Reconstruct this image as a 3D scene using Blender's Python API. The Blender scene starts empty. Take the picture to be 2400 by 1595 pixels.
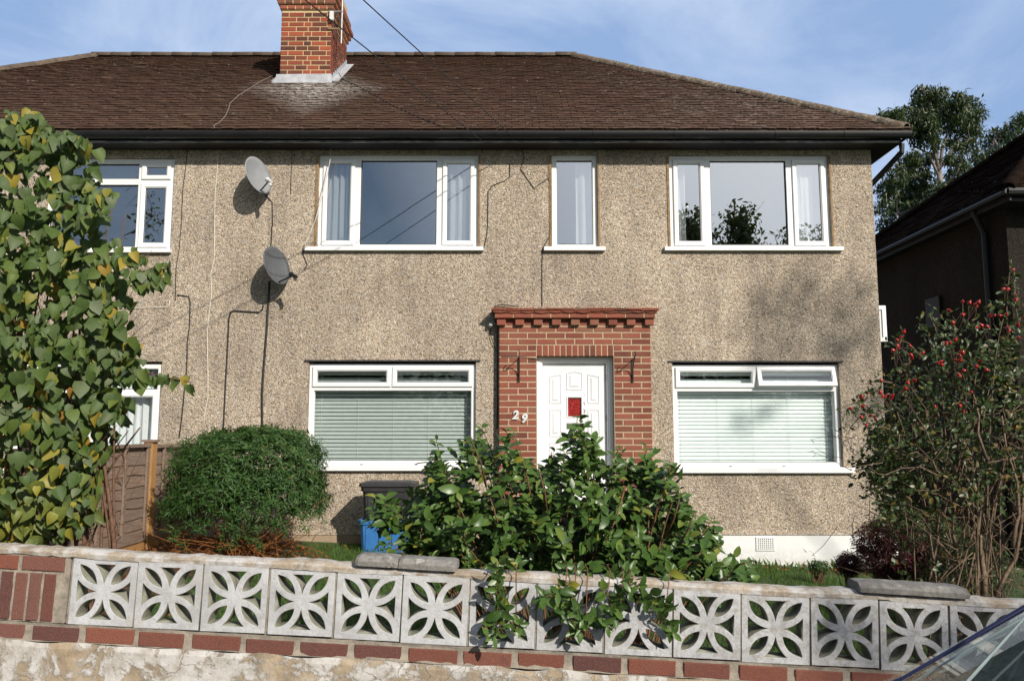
import bpy, bmesh, math, random
import numpy as np
from mathutils import Vector, Matrix

random.seed(7)
RNG = np.random.default_rng(11)
SC = bpy.context.scene
COL = SC.collection
R = math.radians

# ---------------------------------------------------------------- camera
EZ = 1.6                       # eye height
FPX = 1830.0                   # focal length in pixels of a 2400 px wide frame
PITCH = R(6.5)
cam_d = bpy.data.cameras.new('camera')
cam = bpy.data.objects.new('camera', cam_d)
COL.objects.link(cam)
cam_d.sensor_width = 36.0
cam_d.lens = FPX / 2400 * 36
cam_d.clip_start = 0.05
cam_d.clip_end = 2000
cam.location = (0, 0, EZ)
cam.rotation_euler = (R(90) + PITCH, 0, 0)
SC.camera = cam

# ---------------------------------------------------------------- light
SUN_AZ = R(34)                 # to the right of straight behind the camera
SUN_EL = R(30)
SUN = Vector((math.sin(SUN_AZ) * math.cos(SUN_EL), -math.cos(SUN_AZ) * math.cos(SUN_EL), math.sin(SUN_EL)))
sd = bpy.data.lights.new('sun', 'SUN')
sd.energy = 4.9
sd.angle = R(0.53)
sd.color = (1.0, 0.93, 0.82)
so = bpy.data.objects.new('sun', sd)
COL.objects.link(so)
so.rotation_euler = (-SUN).to_track_quat('-Z', 'Y').to_euler()
so.location = (20, -30, 20)

world = bpy.data.worlds.new('World')
SC.world = world
world.use_nodes = True
wt = world.node_tree
wt.nodes.clear()
w_out = wt.nodes.new('ShaderNodeOutputWorld')
w_bg = wt.nodes.new('ShaderNodeBackground')
w_sky = wt.nodes.new('ShaderNodeTexSky')
w_sky.sky_type = 'NISHITA'
w_sky.sun_disc = False
w_sky.sun_elevation = SUN_EL
w_sky.sun_rotation = math.atan2(SUN.x, SUN.y)
w_sky.air_density = 1.0
w_sky.dust_density = 0.6
w_sky.ozone_density = 2.2
w_tc = wt.nodes.new('ShaderNodeTexCoord')
w_map = wt.nodes.new('ShaderNodeMapping')
w_map.inputs['Scale'].default_value = (1.0, 1.0, 2.2)
w_map.inputs['Location'].default_value = (0.62, 0.1, 0.0)
w_n = wt.nodes.new('ShaderNodeTexNoise')
w_n.inputs['Scale'].default_value = 2.3
w_n.inputs['Detail'].default_value = 7
w_n.inputs['Roughness'].default_value = 0.58
w_n.inputs['Distortion'].default_value = 0.6
w_r = wt.nodes.new('ShaderNodeValToRGB')
w_r.color_ramp.elements[0].position = 0.42
w_r.color_ramp.elements[0].color = (0.06, 0.06, 0.06, 1)
w_r.color_ramp.elements[1].position = 0.64
w_r.color_ramp.elements[1].color = (0.8, 0.8, 0.8, 1)
w_mix = wt.nodes.new('ShaderNodeMixRGB')
w_mix.inputs[2].default_value = (12.6, 14.8, 18.6, 1)
wt.links.new(w_tc.outputs['Generated'], w_map.inputs['Vector'])
wt.links.new(w_map.outputs[0], w_n.inputs['Vector'])
wt.links.new(w_n.outputs['Fac'], w_r.inputs['Fac'])
# the cloud is thick to the north and thins out overhead and to the south
w_cl = wt.nodes.new('ShaderNodeMapRange')
w_cl.inputs['From Min'].default_value = -0.1
w_cl.inputs['From Max'].default_value = 0.6
w_cl.inputs['To Min'].default_value = 0.22
w_cl.inputs['To Max'].default_value = 1.0
w_cm = wt.nodes.new('ShaderNodeMath')
w_cm.operation = 'MULTIPLY'
wt.links.new(w_r.outputs['Color'], w_cm.inputs[0])
wt.links.new(w_cl.outputs[0], w_cm.inputs[1])
wt.links.new(w_cm.outputs[0], w_mix.inputs['Fac'])
# thin bright veil of haze over the northern half of the sky
w_sep = wt.nodes.new('ShaderNodeSeparateXYZ')
wt.links.new(w_tc.outputs['Generated'], w_sep.inputs[0])
w_rng = wt.nodes.new('ShaderNodeMapRange')
w_rng.inputs['From Min'].default_value = 0.1
w_rng.inputs['From Max'].default_value = 0.75
w_rng.inputs['To Max'].default_value = 0.78
wt.links.new(w_sep.outputs['Y'], w_rng.inputs['Value'])
wt.links.new(w_sep.outputs['Y'], w_cl.inputs['Value'])
# bright thin cloud round the sun
w_dot = wt.nodes.new('ShaderNodeVectorMath')
w_dot.operation = 'DOT_PRODUCT'
w_dot.inputs[1].default_value = SUN
wt.links.new(w_tc.outputs['Generated'], w_dot.inputs[0])
w_glow = wt.nodes.new('ShaderNodeMapRange')
w_glow.inputs['From Min'].default_value = 0.74
w_glow.inputs['From Max'].default_value = 0.98
w_glow.inputs['To Max'].default_value = 0.95
wt.links.new(w_dot.outputs['Value'], w_glow.inputs['Value'])
w_gmix = wt.nodes.new('ShaderNodeMixRGB')
w_gmix.inputs[2].default_value = (24.0, 25.2, 26.8, 1)
wt.links.new(w_glow.outputs[0], w_gmix.inputs['Fac'])
wt.links.new(w_sky.outputs['Color'], w_gmix.inputs[1])
w_veil = wt.nodes.new('ShaderNodeMixRGB')
w_veil.inputs[2].default_value = (6.5, 10.0, 16.8, 1)
wt.links.new(w_rng.outputs[0], w_veil.inputs['Fac'])
wt.links.new(w_gmix.outputs['Color'], w_veil.inputs[1])
wt.links.new(w_veil.outputs['Color'], w_mix.inputs[1])
wt.links.new(w_mix.outputs['Color'], w_bg.inputs['Color'])
w_bg.inputs['Strength'].default_value = 0.052
wt.links.new(w_bg.outputs[0], w_out.inputs[0])

SC.view_settings.view_transform = 'Standard'
SC.view_settings.look = 'None'
SC.view_settings.exposure = 0.0
SC.view_settings.gamma = 1.0
SC.view_settings.use_curve_mapping = False


# ---------------------------------------------------------------- photo-to-plane helpers
def P(px, py, Y):
    """pixel of the 2400 x 1595 photo -> point on the plane at distance Y"""
    xc = (px - 1200) / FPX
    yc = (797.5 - py) / FPX
    t = Y / (math.cos(PITCH) - yc * math.sin(PITCH))
    return Vector((xc * t, Y, EZ + (math.sin(PITCH) + yc * math.cos(PITCH)) * t))


KD = 2400 / 2359.0


def D(x, y, Y):
    return P(x * KD, y * KD, Y)


def ground(x):
    return 0.19 - 0.05 * max(-14.0, min(14.0, x))


# ---------------------------------------------------------------- node helpers
def new_mat(name):
    m = bpy.data.materials.new(name)
    m.use_nodes = True
    nt = m.node_tree
    nt.nodes.clear()
    out = nt.nodes.new('ShaderNodeOutputMaterial')
    b = nt.nodes.new('ShaderNodeBsdfPrincipled')
    nt.links.new(b.outputs[0], out.inputs[0])
    return m, nt, b, out


def nd(nt, typ, ins=None, **props):
    n = nt.nodes.new(typ)
    for k, v in props.items():
        setattr(n, k, v)
    if ins:
        for k, v in ins.items():
            if isinstance(v, bpy.types.NodeSocket):
                nt.links.new(v, n.inputs[k])
            else:
                n.inputs[k].default_value = v
    return n


def ramp(nt, fac, stops, interp='LINEAR'):
    n = nt.nodes.new('ShaderNodeValToRGB')
    cr = n.color_ramp
    cr.interpolation = interp
    while len(cr.elements) < len(stops):
        cr.elements.new(0.5)
    for e, (p, c) in zip(cr.elements, stops):
        e.position = p
        if not hasattr(c, '__len__'):
            c = (c, c, c)
        e.color = (c[0], c[1], c[2], 1)
    nt.links.new(fac, n.inputs['Fac'])
    return n.outputs['Color']


def pos(nt):
    return nd(nt, 'ShaderNodeNewGeometry').outputs['Position']


def scaled(nt, vec, sx, sy, sz):
    return nd(nt, 'ShaderNodeMapping', {'Vector': vec, 'Scale': (sx, sy, sz)}).outputs[0]


def noise(nt, vec, scale, detail=4, rough=0.55, dist=0.0):
    return nd(nt, 'ShaderNodeTexNoise', {'Vector': vec, 'Scale': scale, 'Detail': detail, 'Roughness': rough, 'Distortion': dist}).outputs['Fac']


def mixc(nt, fac, a, b, mode='MIX'):
    n = nt.nodes.new('ShaderNodeMixRGB')
    n.blend_type = mode
    for i, v in ((0, fac), (1, a), (2, b)):
        if isinstance(v, bpy.types.NodeSocket):
            nt.links.new(v, n.inputs[i])
        elif hasattr(v, '__len__'):
            n.inputs[i].default_value = (v[0], v[1], v[2], 1)
        else:
            n.inputs[i].default_value = v
    return n.outputs[0]


def mth(nt, op, a, b=0.0, clamp=False):
    n = nt.nodes.new('ShaderNodeMath')
    n.operation = op
    n.use_clamp = clamp
    for i, v in ((0, a), (1, b)):
        if isinstance(v, bpy.types.NodeSocket):
            nt.links.new(v, n.inputs[i])
        else:
            n.inputs[i].default_value = v
    return n.outputs[0]


def bump(nt, b, height, strength=0.5, dist=0.01):
    n = nd(nt, 'ShaderNodeBump', {'Strength': strength, 'Distance': dist, 'Height': height})
    nt.links.new(n.outputs[0], b.inputs['Normal'])
    return n


def rnd_island(nt):
    return nd(nt, 'ShaderNodeNewGeometry').outputs['Random Per Island']


def plain(name, c, rough=0.5, metallic=0.0, var=0.15, vs=14.0, bmp=0.0, spec=0.5):
    m, nt, b, o = new_mat(name)
    p = pos(nt)
    n = noise(nt, p, vs, 5)
    lo = tuple(x * (1 - var) for x in c)
    hi = tuple(min(1, x * (1 + var)) for x in c)
    nt.links.new(ramp(nt, n, [(0.3, lo), (0.7, hi)]), b.inputs['Base Color'])
    b.inputs['Roughness'].default_value = rough
    b.inputs['Metallic'].default_value = metallic
    b.inputs['Specular IOR Level'].default_value = spec
    if bmp:
        bump(nt, b, noise(nt, p, vs * 6, 4), bmp, 0.004)
    return m


M = {}


def pebbledash(key, gain):
    m, nt, b, o = new_mat(key + 'dash')
    p = pos(nt)
    pd = mixc(nt, 0.045, p, nd(nt, 'ShaderNodeTexNoise', {'Vector': p, 'Scale': 22.0, 'Detail': 2.0}).outputs['Color'], 'ADD')
    v = nd(nt, 'ShaderNodeTexVoronoi', {'Vector': pd, 'Scale': 74.0, 'Randomness': 1.0})
    v2 = nd(nt, 'ShaderNodeTexVoronoi', {'Vector': pd, 'Scale': 130.0, 'Randomness': 1.0})
    rn = nd(nt, 'ShaderNodeSeparateColor', {'Color': v.outputs['Color']}).outputs[0]
    stones = ramp(nt, rn, [(0.0, (0.26, 0.215, 0.17)), (0.25, (0.45, 0.38, 0.30)), (0.5, (0.58, 0.50, 0.41)),
                           (0.72, (0.53, 0.41, 0.28)), (0.86, (0.70, 0.64, 0.56)), (1.0, (0.46, 0.43, 0.40))])
    tone = noise(nt, scaled(nt, p, 1.0, 1.0, 0.7), 1.1, 5)
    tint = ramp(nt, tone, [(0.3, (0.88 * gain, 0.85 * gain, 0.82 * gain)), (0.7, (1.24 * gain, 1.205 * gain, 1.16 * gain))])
    c = mixc(nt, 1.0, stones, tint, 'MULTIPLY')
    # rain streaks and blotchy weathering
    streak = noise(nt, scaled(nt, p, 3.2, 3.2, 0.35), 2.2, 5, 0.6)
    blot = noise(nt, p, 2.6, 5, 0.65)
    wea = mth(nt, 'MULTIPLY', ramp(nt, streak, [(0.42, 0.0), (0.68, 1.0)]), ramp(nt, blot, [(0.38, 0.15), (0.62, 1.0)]))
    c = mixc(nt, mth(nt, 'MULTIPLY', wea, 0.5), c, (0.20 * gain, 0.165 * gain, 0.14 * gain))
    d = v.outputs['Distance']
    gap = ramp(nt, d, [(0.0, 1.0), (0.55, 0.96), (0.78, 0.55), (1.0, 0.36)])  # gaps between pebbles darkened in colour, standing in for crevice shadow
    c = mixc(nt, 1.0, c, gap, 'MULTIPLY')
    nt.links.new(c, b.inputs['Base Color'])
    b.inputs['Roughness'].default_value = 0.92
    b.inputs['Specular IOR Level'].default_value = 0.2
    h = mth(nt, 'ADD', mth(nt, 'MULTIPLY', d, -1.0), mth(nt, 'MULTIPLY', v2.outputs['Distance'], -0.4))
    h = mth(nt, 'ADD', h, mth(nt, 'MULTIPLY', noise(nt, p, 26, 3), 1.2))
    bump(nt, b, h, 1.0, 0.011)
    M[key] = m



def roof_tile(key, gain):
    m, nt, b, o = new_mat(key)
    p = pos(nt)
    ri = rnd_island(nt)
    c = ramp(nt, ri, [(0.0, (0.095 * gain, 0.056 * gain, 0.043 * gain)), (0.35, (0.125 * gain, 0.072 * gain, 0.053 * gain)), (0.7, (0.142 * gain, 0.080 * gain, 0.058 * gain)), (1.0, (0.165 * gain, 0.095 * gain, 0.069 * gain))])
    n1 = noise(nt, p, 1.3, 5)
    c = mixc(nt, ramp(nt, n1, [(0.35, 0.0), (0.7, 0.45)]), c, (0.115 * gain, 0.085 * gain, 0.058 * gain))
    # lichen specks
    n2 = noise(nt, scaled(nt, p, 1.0, 2.0, 2.0), 15, 4, 0.7)
    spk = ramp(nt, n2, [(0.635, 0.0), (0.69, 0.8)])
    sx = nd(nt, 'ShaderNodeSeparateXYZ', {'Vector': p})
    X, Z = sx.outputs[0], sx.outputs[2]
    right = nd(nt, 'ShaderNodeMapRange', {'Value': X, 'From Min': 0.2, 'From Max': 3.0}, clamp=True).outputs[0]
    n3 = noise(nt, scaled(nt, p, 0.45, 2.6, 2.6), 24, 4, 0.7)
    band = mth(nt, 'MULTIPLY', right, ramp(nt, noise(nt, p, 0.75, 3), [(0.34, 0.0), (0.55, 1.0)]))
    spk2 = mth(nt, 'MULTIPLY', band, ramp(nt, n3, [(0.53, 0.0), (0.66, 0.62)]))
    # lime wash under the chimney
    dx = mth(nt, 'SUBTRACT', X, mth(nt, 'ADD', -2.92, mth(nt, 'MULTIPLY', mth(nt, 'SUBTRACT', 6.8, Z), 0.22)))
    gx = mth(nt, 'MULTIPLY', mth(nt, 'ABSOLUTE', dx), 0.85)
    gz = mth(nt, 'MULTIPLY', mth(nt, 'ABSOLUTE', mth(nt, 'SUBTRACT', Z, 6.47)), 0.95)
    fall = mth(nt, 'SUBTRACT', 1.0, mth(nt, 'ADD', gx, gz), True)
    n4 = noise(nt, scaled(nt, p, 0.6, 2.4, 2.4), 22.0, 5, 0.75)
    wash = mth(nt, 'MULTIPLY', ramp(nt, fall, [(0.0, 0.0), (0.75, 1.0)]), ramp(nt, n4, [(0.44, 0.0), (0.54, 1.0)]))
    allw = mth(nt, 'MAXIMUM', mth(nt, 'MAXIMUM', spk, spk2), wash)
    c = mixc(nt, allw, c, (0.66 * gain, 0.62 * gain, 0.57 * gain))
    nt.links.new(c, b.inputs['Base Color'])
    b.inputs['Roughness'].default_value = 0.9
    b.inputs['Specular IOR Level'].default_value = 0.12 * gain
    bump(nt, b, noise(nt, p, 70, 4), 0.35, 0.004)
    M[key] = m



def build_materials():
    # pebbledash
    for key, gain in (('pebble', 1.0), ('pebble_shade', 0.065)):  # second copy is darkened to paint in the alley shade
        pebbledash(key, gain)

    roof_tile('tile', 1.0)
    roof_tile('tile_shade', 0.12)  # darkened copy, paints shade onto the neighbour's roof

    m, nt, b, o = new_mat('ridge_tile')
    p = pos(nt)
    c = ramp(nt, rnd_island(nt), [(0, (0.095, 0.062, 0.042)), (1, (0.12, 0.082, 0.055))])
    X = nd(nt, 'ShaderNodeSeparateXYZ', {'Vector': p}).outputs[0]
    lich = mth(nt, 'MULTIPLY', nd(nt, 'ShaderNodeMapRange', {'Value': X, 'From Min': 0.5, 'From Max': 2.2, 'To Min': 0.25}, clamp=True).outputs[0],
               ramp(nt, noise(nt, p, 22, 5, 0.7), [(0.47, 0.0), (0.6, 0.8)]))
    c = mixc(nt, lich, c, (0.27, 0.25, 0.205))
    c = mixc(nt, ramp(nt, noise(nt, p, 9, 5, 0.7), [(0.5, 0.0), (0.7, 0.6)]), c, (0.055, 0.055, 0.04))
    nt.links.new(c, b.inputs['Base Color'])
    b.inputs['Roughness'].default_value = 0.9
    bump(nt, b, noise(nt, p, 60, 4), 0.5, 0.006)
    M['ridge'] = m

    # bricks
    def brick(name, stops, dark, bs=120):
        m, nt, b, o = new_mat(name)
        p = pos(nt)
        c = ramp(nt, rnd_island(nt), stops)
        c = mixc(nt, ramp(nt, noise(nt, p, 18, 5, 0.7), [(0.52, 0.0), (0.75, 0.55)]), c, dark)
        c = mixc(nt, ramp(nt, noise(nt, p, 3.2, 3), [(0.4, 0.0), (0.8, 0.3)]), c, tuple(x * 1.4 for x in stops[-1][1]))
        nt.links.new(c, b.inputs['Base Color'])
        b.inputs['Roughness'].default_value = 0.85
        b.inputs['Specular IOR Level'].default_value = 0.25
        bump(nt, b, noise(nt, p, bs, 4), 0.5, 0.004)
        return m
    M['brick_red'] = brick('porch_brick', [(0, (0.14, 0.048, 0.034)), (0.3, (0.215, 0.066, 0.044)), (0.7, (0.275, 0.085, 0.055)), (0.9, (0.25, 0.078, 0.05)), (1, (0.22, 0.12, 0.075))], (0.16, 0.07, 0.05))
    M['brick_chim'] = brick('chimney_brick', [(0, (0.070, 0.034, 0.028)), (0.35, (0.105, 0.042, 0.031)), (0.55, (0.19, 0.054, 0.034)), (0.8, (0.27, 0.068, 0.038)), (1, (0.34, 0.085, 0.042))], (0.11, 0.055, 0.04))
    M['brick_cap'] = brick('corbel_brick', [(0, (0.14, 0.075, 0.05)), (0.5, (0.26, 0.085, 0.055)), (1, (0.32, 0.10, 0.06))], (0.08, 0.055, 0.04))

    # rustic wall brick with combed drag marks
    m, nt, b, o = new_mat('rustic_brick')
    tc = nd(nt, 'ShaderNodeTexCoord').outputs['Object']
    c = ramp(nt, rnd_island(nt), [(0, (0.085, 0.036, 0.036)), (0.3, (0.135, 0.048, 0.038)), (0.55, (0.185, 0.060, 0.040)), (0.8, (0.24, 0.075, 0.046)), (1, (0.16, 0.075, 0.062))])
    wv = nd(nt, 'ShaderNodeTexWave', {'Vector': scaled(nt, tc, 1, 1, 0.55), 'Scale': 95.0, 'Distortion': 3.0, 'Detail': 2.0, 'Detail Scale': 2.2}, wave_type='BANDS', bands_direction='DIAGONAL')
    wv2 = noise(nt, tc, 150, 3)
    g = mth(nt, 'MULTIPLY', wv.outputs['Fac'], wv2)
    c = mixc(nt, ramp(nt, g, [(0.2, 0.0), (0.55, 0.30)]), c, (0.40, 0.24, 0.19))
    c = mixc(nt, ramp(nt, noise(nt, tc, 30, 5, 0.7), [(0.70, 0.0), (0.78, 0.7)]), c, (0.46, 0.40, 0.34))
    c = mixc(nt, ramp(nt, noise(nt, tc, 12, 5, 0.7), [(0.55, 0.0), (0.75, 0.6)]), c, (0.09, 0.055, 0.06))
    nt.links.new(c, b.inputs['Base Color'])
    b.inputs['Roughness'].default_value = 0.85
    b.inputs['Specular IOR Level'].default_value = 0.25
    bump(nt, b, mth(nt, 'ADD', wv.outputs['Fac'], noise(nt, tc, 90, 4)), 0.6, 0.004)
    M['brick_wall'] = m

    def mortar(name, c0, c1, s=30):
        m, nt, b, o = new_mat(name)
        p = pos(nt)
        nt.links.new(ramp(nt, noise(nt, p, s, 6, 0.7), [(0.3, c0), (0.7, c1)]), b.inputs['Base Color'])
        b.inputs['Roughness'].default_value = 0.95
        b.inputs['Specular IOR Level'].default_value = 0.15
        bump(nt, b, noise(nt, p, s * 5, 5, 0.7), 0.7, 0.006)
        return m
    M['mortar'] = mortar('porch_mortar', (0.40, 0.30, 0.195), (0.54, 0.43, 0.295))
    M['mortar_chim'] = mortar('chimney_mortar', (0.46, 0.33, 0.18), (0.64, 0.48, 0.28))
    M['mortar_wall'] = mortar('wall_mortar', (0.19, 0.165, 0.135), (0.42, 0.365, 0.295), 18)
    M['plinth_grey'] = mortar('bare_plinth', (0.30, 0.22, 0.15), (0.44, 0.34, 0.24), 12)

    # white painted concrete blocks, worn
    m, nt, b, o = new_mat('painted_concrete')
    p = pos(nt)
    n = noise(nt, p, 6, 6, 0.65)
    c = ramp(nt, n, [(0.3, (0.38, 0.38, 0.39)), (0.5, (0.50, 0.505, 0.52)), (0.75, (0.60, 0.605, 0.625))])
    X = nd(nt, 'ShaderNodeSeparateXYZ', {'Vector': p}).outputs[0]
    old = nd(nt, 'ShaderNodeMapRange', {'Value': X, 'From Min': -0.4, 'From Max': 1.2}, clamp=True).outputs[0]
    wear = mth(nt, 'MULTIPLY', ramp(nt, noise(nt, p, 38, 6, 0.75), [(0.45, 0.0), (0.62, 1.0)]), mth(nt, 'ADD', 0.34, mth(nt, 'MULTIPLY', old, 0.4)))
    c = mixc(nt, wear, c, (0.30, 0.27, 0.24))
    c = mixc(nt, ramp(nt, noise(nt, p, 4.0, 4, 0.6), [(0.55, 0.0), (0.75, 0.5)]), c, (0.44, 0.40, 0.35))
    c = mixc(nt, ramp(nt, noise(nt, p, 90, 3, 0.7), [(0.64, 0.0), (0.70, 0.7)]), c, (0.12, 0.11, 0.10))
    nt.links.new(c, b.inputs['Base Color'])
    b.inputs['Roughness'].default_value = 0.9
    b.inputs['Specular IOR Level'].default_value = 0.2
    bump(nt, b, mth(nt, 'ADD', noise(nt, p, 120, 5, 0.75), noise(nt, p, 30, 3)), 0.55, 0.004)
    M['block'] = m

    M['block_raw'] = mortar('bare_block', (0.17, 0.17, 0.13), (0.34, 0.34, 0.28), 14)
    # peeling paint over sandy render
    m, nt, b, o = new_mat('peeling_render')
    p = pos(nt)
    n = noise(nt, p, 5.2, 12, 0.74, 0.5)
    n2 = noise(nt, p, 13, 6, 0.7)
    k = mth(nt, 'ADD', mth(nt, 'MULTIPLY', n, 0.75), mth(nt, 'MULTIPLY', n2, 0.25))
    paint = ramp(nt, k, [(0.465, 0.0), (0.51, 0.95)])
    sand = ramp(nt, noise(nt, p, 9, 6, 0.7), [(0.3, (0.20, 0.155, 0.11)), (0.5, (0.37, 0.29, 0.20)), (0.72, (0.49, 0.42, 0.33))])
    white = ramp(nt, noise(nt, p, 14, 6, 0.7), [(0.3, (0.38, 0.345, 0.30)), (0.55, (0.56, 0.54, 0.515)), (0.8, (0.66, 0.65, 0.64))])
    c = mixc(nt, paint, sand, white)
    crack = nd(nt, 'ShaderNodeTexVoronoi', {'Vector': mixc(nt, 0.12, p, nd(nt, 'ShaderNodeTexNoise', {'Vector': p, 'Scale': 9.0, 'Detail': 4.0}).outputs['Color'], 'ADD'), 'Scale': 6.0}, feature='DISTANCE_TO_EDGE')
    cr = mth(nt, 'MULTIPLY', ramp(nt, crack.outputs['Distance'], [(0.0, 1.0), (0.012, 0.0)]), ramp(nt, noise(nt, p, 2.5, 2), [(0.5, 0.0), (0.6, 0.8)]))
    c = mixc(nt, cr, c, (0.17, 0.12, 0.08))
    c = mixc(nt, ramp(nt, noise(nt, p, 75, 4, 0.7), [(0.60, 0.0), (0.70, 0.6)]), c, (0.20, 0.17, 0.14))
    c = mixc(nt, ramp(nt, noise(nt, p, 3.1, 5, 0.7), [(0.55, 0.0), (0.75, 0.5)]), c, (0.30, 0.27, 0.24))
    nt.links.new(c, b.inputs['Base Color'])
    b.inputs['Roughness'].default_value = 0.9
    b.inputs['Specular IOR Level'].default_value = 0.2
    h = mth(nt, 'ADD', mth(nt, 'MULTIPLY', paint, 0.5), mth(nt, 'ADD', noise(nt, p, 40, 6, 0.7), mth(nt, 'MULTIPLY', cr, -0.6)))
    bump(nt, b, h, 0.8, 0.008)
    M['render'] = m

    # capping: sandy mortar with traces of white paint
    m, nt, b, o = new_mat('capping_mortar')
    p = pos(nt)
    sand = ramp(nt, noise(nt, p, 7, 6, 0.7), [(0.3, (0.22, 0.175, 0.13)), (0.5, (0.37, 0.295, 0.215)), (0.72, (0.50, 0.42, 0.325))])
    c = mixc(nt, ramp(nt, noise(nt, p, 9, 8, 0.75), [(0.44, 0.0), (0.58, 0.9)]), sand, (0.60, 0.585, 0.57))
    nt.links.new(c, b.inputs['Base Color'])
    b.inputs['Roughness'].default_value = 0.95
    bump(nt, b, noise(nt, p, 60, 6, 0.75), 0.8, 0.006)
    M['capping'] = m

    m, nt, b, o = new_mat('coping_stone')
    p = pos(nt)
    c = ramp(nt, noise(nt, p, 24, 6, 0.75), [(0.3, (0.13, 0.12, 0.11)), (0.55, (0.26, 0.245, 0.225)), (0.75, (0.36, 0.34, 0.31))])
    c = mixc(nt, ramp(nt, noise(nt, p, 16, 5, 0.7), [(0.58, 0.0), (0.66, 0.7)]), c, (0.50, 0.48, 0.43))
    c = mixc(nt, ramp(nt, noise(nt, p, 8, 5, 0.7), [(0.66, 0.0), (0.74, 0.7)]), c, (0.22, 0.21, 0.06))
    nt.links.new(c, b.inputs['Base Color'])
    b.inputs['Roughness'].default_value = 0.95
    bump(nt, b, noise(nt, p, 80, 6, 0.75), 0.9, 0.006)
    M['coping'] = m

    # white uPVC, white paint, wood etc.
    M['upvc'] = plain('white_upvc', (0.80, 0.80, 0.80), 0.32, var=0.02)
    M['plinth_white'] = plain('white_masonry_paint', (0.78, 0.78, 0.775), 0.7, var=0.06, vs=3, bmp=0.25)
    m, nt, b, o = new_mat('white_masonry_paint_splashed')
    p = pos(nt)
    c = ramp(nt, noise(nt, p, 3, 5), [(0.3, (0.70, 0.70, 0.70)), (0.7, (0.79, 0.79, 0.785))])
    z = nd(nt, 'ShaderNodeSeparateXYZ', {'Vector': p})
    gz_ = mth(nt, 'ADD', z.outputs[2], mth(nt, 'MULTIPLY', z.outputs[0], 0.05))
    low_ = nd(nt, 'ShaderNodeMapRange', {'Value': gz_, 'From Min': 0.17, 'From Max': 0.42, 'To Min': 0.62, 'To Max': 0.0}, clamp=True).outputs[0]
    sp = mth(nt, 'MULTIPLY', low_, ramp(nt, noise(nt, p, 17, 7, 0.75), [(0.36, 0.0), (0.66, 1.0)]))
    c = mixc(nt, sp, c, (0.30, 0.24, 0.17))
    nt.links.new(c, b.inputs['Base Color'])
    b.inputs['Roughness'].default_value = 0.75
    bump(nt, b, noise(nt, p, 30, 5), 0.3, 0.006)
    M['plinth_white'] = m
    M['door_white'] = plain('white_door_paint', (0.80, 0.80, 0.81), 0.4, var=0.03, vs=5)
    M['timber_trim'] = plain('ochre_timber', (0.25, 0.155, 0.07), 0.75, var=0.35, vs=18)
    M['black'] = plain('black_gutter', (0.010, 0.0105, 0.012), 0.42, var=0.3, vs=8)
    M['blackboard'] = plain('black_fascia', (0.008, 0.008, 0.009), 0.55, var=0.3, vs=8)
    M['seal'] = plain('dark_seal', (0.02, 0.02, 0.02), 0.6)
    m, nt, b, o = new_mat('peeling_fascia_edge')
    p = pos(nt)
    k = ramp(nt, noise(nt, scaled(nt, p, 1.2, 6, 6), 5, 6, 0.75), [(0.42, 0.0), (0.66, 1.0)])
    nt.links.new(mixc(nt, k, (0.10, 0.11, 0.14), (0.46, 0.45, 0.45)), b.inputs['Base Color'])
    M['fascia_edge'] = m
    M['lead'] = plain('lead_flashing', (0.40, 0.41, 0.43), 0.5, var=0.25, vs=9, bmp=0.3)
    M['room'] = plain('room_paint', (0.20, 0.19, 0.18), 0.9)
    M['room_floor'] = plain('room_carpet', (0.12, 0.10, 0.09), 0.95)
    M['dish_grey'] = plain('grey_dish', (0.25, 0.26, 0.275), 0.45, var=0.1, vs=9)
    M['dish_dark'] = plain('dark_dish', (0.085, 0.09, 0.10), 0.5, var=0.15, vs=30)
    M['black_plastic'] = plain('black_plastic', (0.018, 0.018, 0.02), 0.45, var=0.2)
    M['white_plastic'] = plain('white_plastic', (0.66, 0.66, 0.66), 0.4, var=0.05)
    M['cable_black'] = plain('black_cable', (0.02, 0.018, 0.017), 0.6)
    M['cable_white'] = plain('white_cable', (0.62, 0.56, 0.48), 0.6)
    M['cable_old'] = plain('grey_cable', (0.25, 0.21, 0.18), 0.7)
    M['iron'] = plain('dark_iron', (0.035, 0.022, 0.018), 0.6, 0.3)
    M['galv'] = plain('weathered_metal', (0.22, 0.21, 0.20), 0.5, 0.6)
    M['red_glass'] = plain('red_backing', (0.27, 0.020, 0.018), 0.15, var=0.75, vs=45)
    M['chip'] = plain('bare_paint_chip', (0.22, 0.19, 0.17), 0.8)
    M['slat_white'] = plain('white_slat', (0.80, 0.87, 0.85), 0.5, var=0.03)
    M['slat_green'] = plain('sage_slat', (0.43, 0.48, 0.455), 0.5, var=0.05)
    M['terracotta'] = plain('terracotta', (0.36, 0.14, 0.08), 0.8)
    M['blue_box'] = plain('blue_plastic', (0.035, 0.16, 0.42), 0.5, var=0.12, vs=10)
    M['black_box'] = plain('dark_box_plastic', (0.032, 0.030, 0.034), 0.5, var=0.25, vs=10)

    # cloth that lets light through
    m, nt, b, o = new_mat('curtain_cloth')
    b.inputs['Base Color'].default_value = (0.88, 0.90, 0.92, 1)
    b.inputs['Roughness'].default_value = 0.9
    tr = nd(nt, 'ShaderNodeBsdfTranslucent', {'Color': (0.7, 0.72, 0.75, 1)})
    mx = nd(nt, 'ShaderNodeMixShader', {0: 0.25, 1: b.outputs[0], 2: tr.outputs[0]})
    nt.links.new(mx.outputs[0], o.inputs[0])
    M['curtain'] = m

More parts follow.
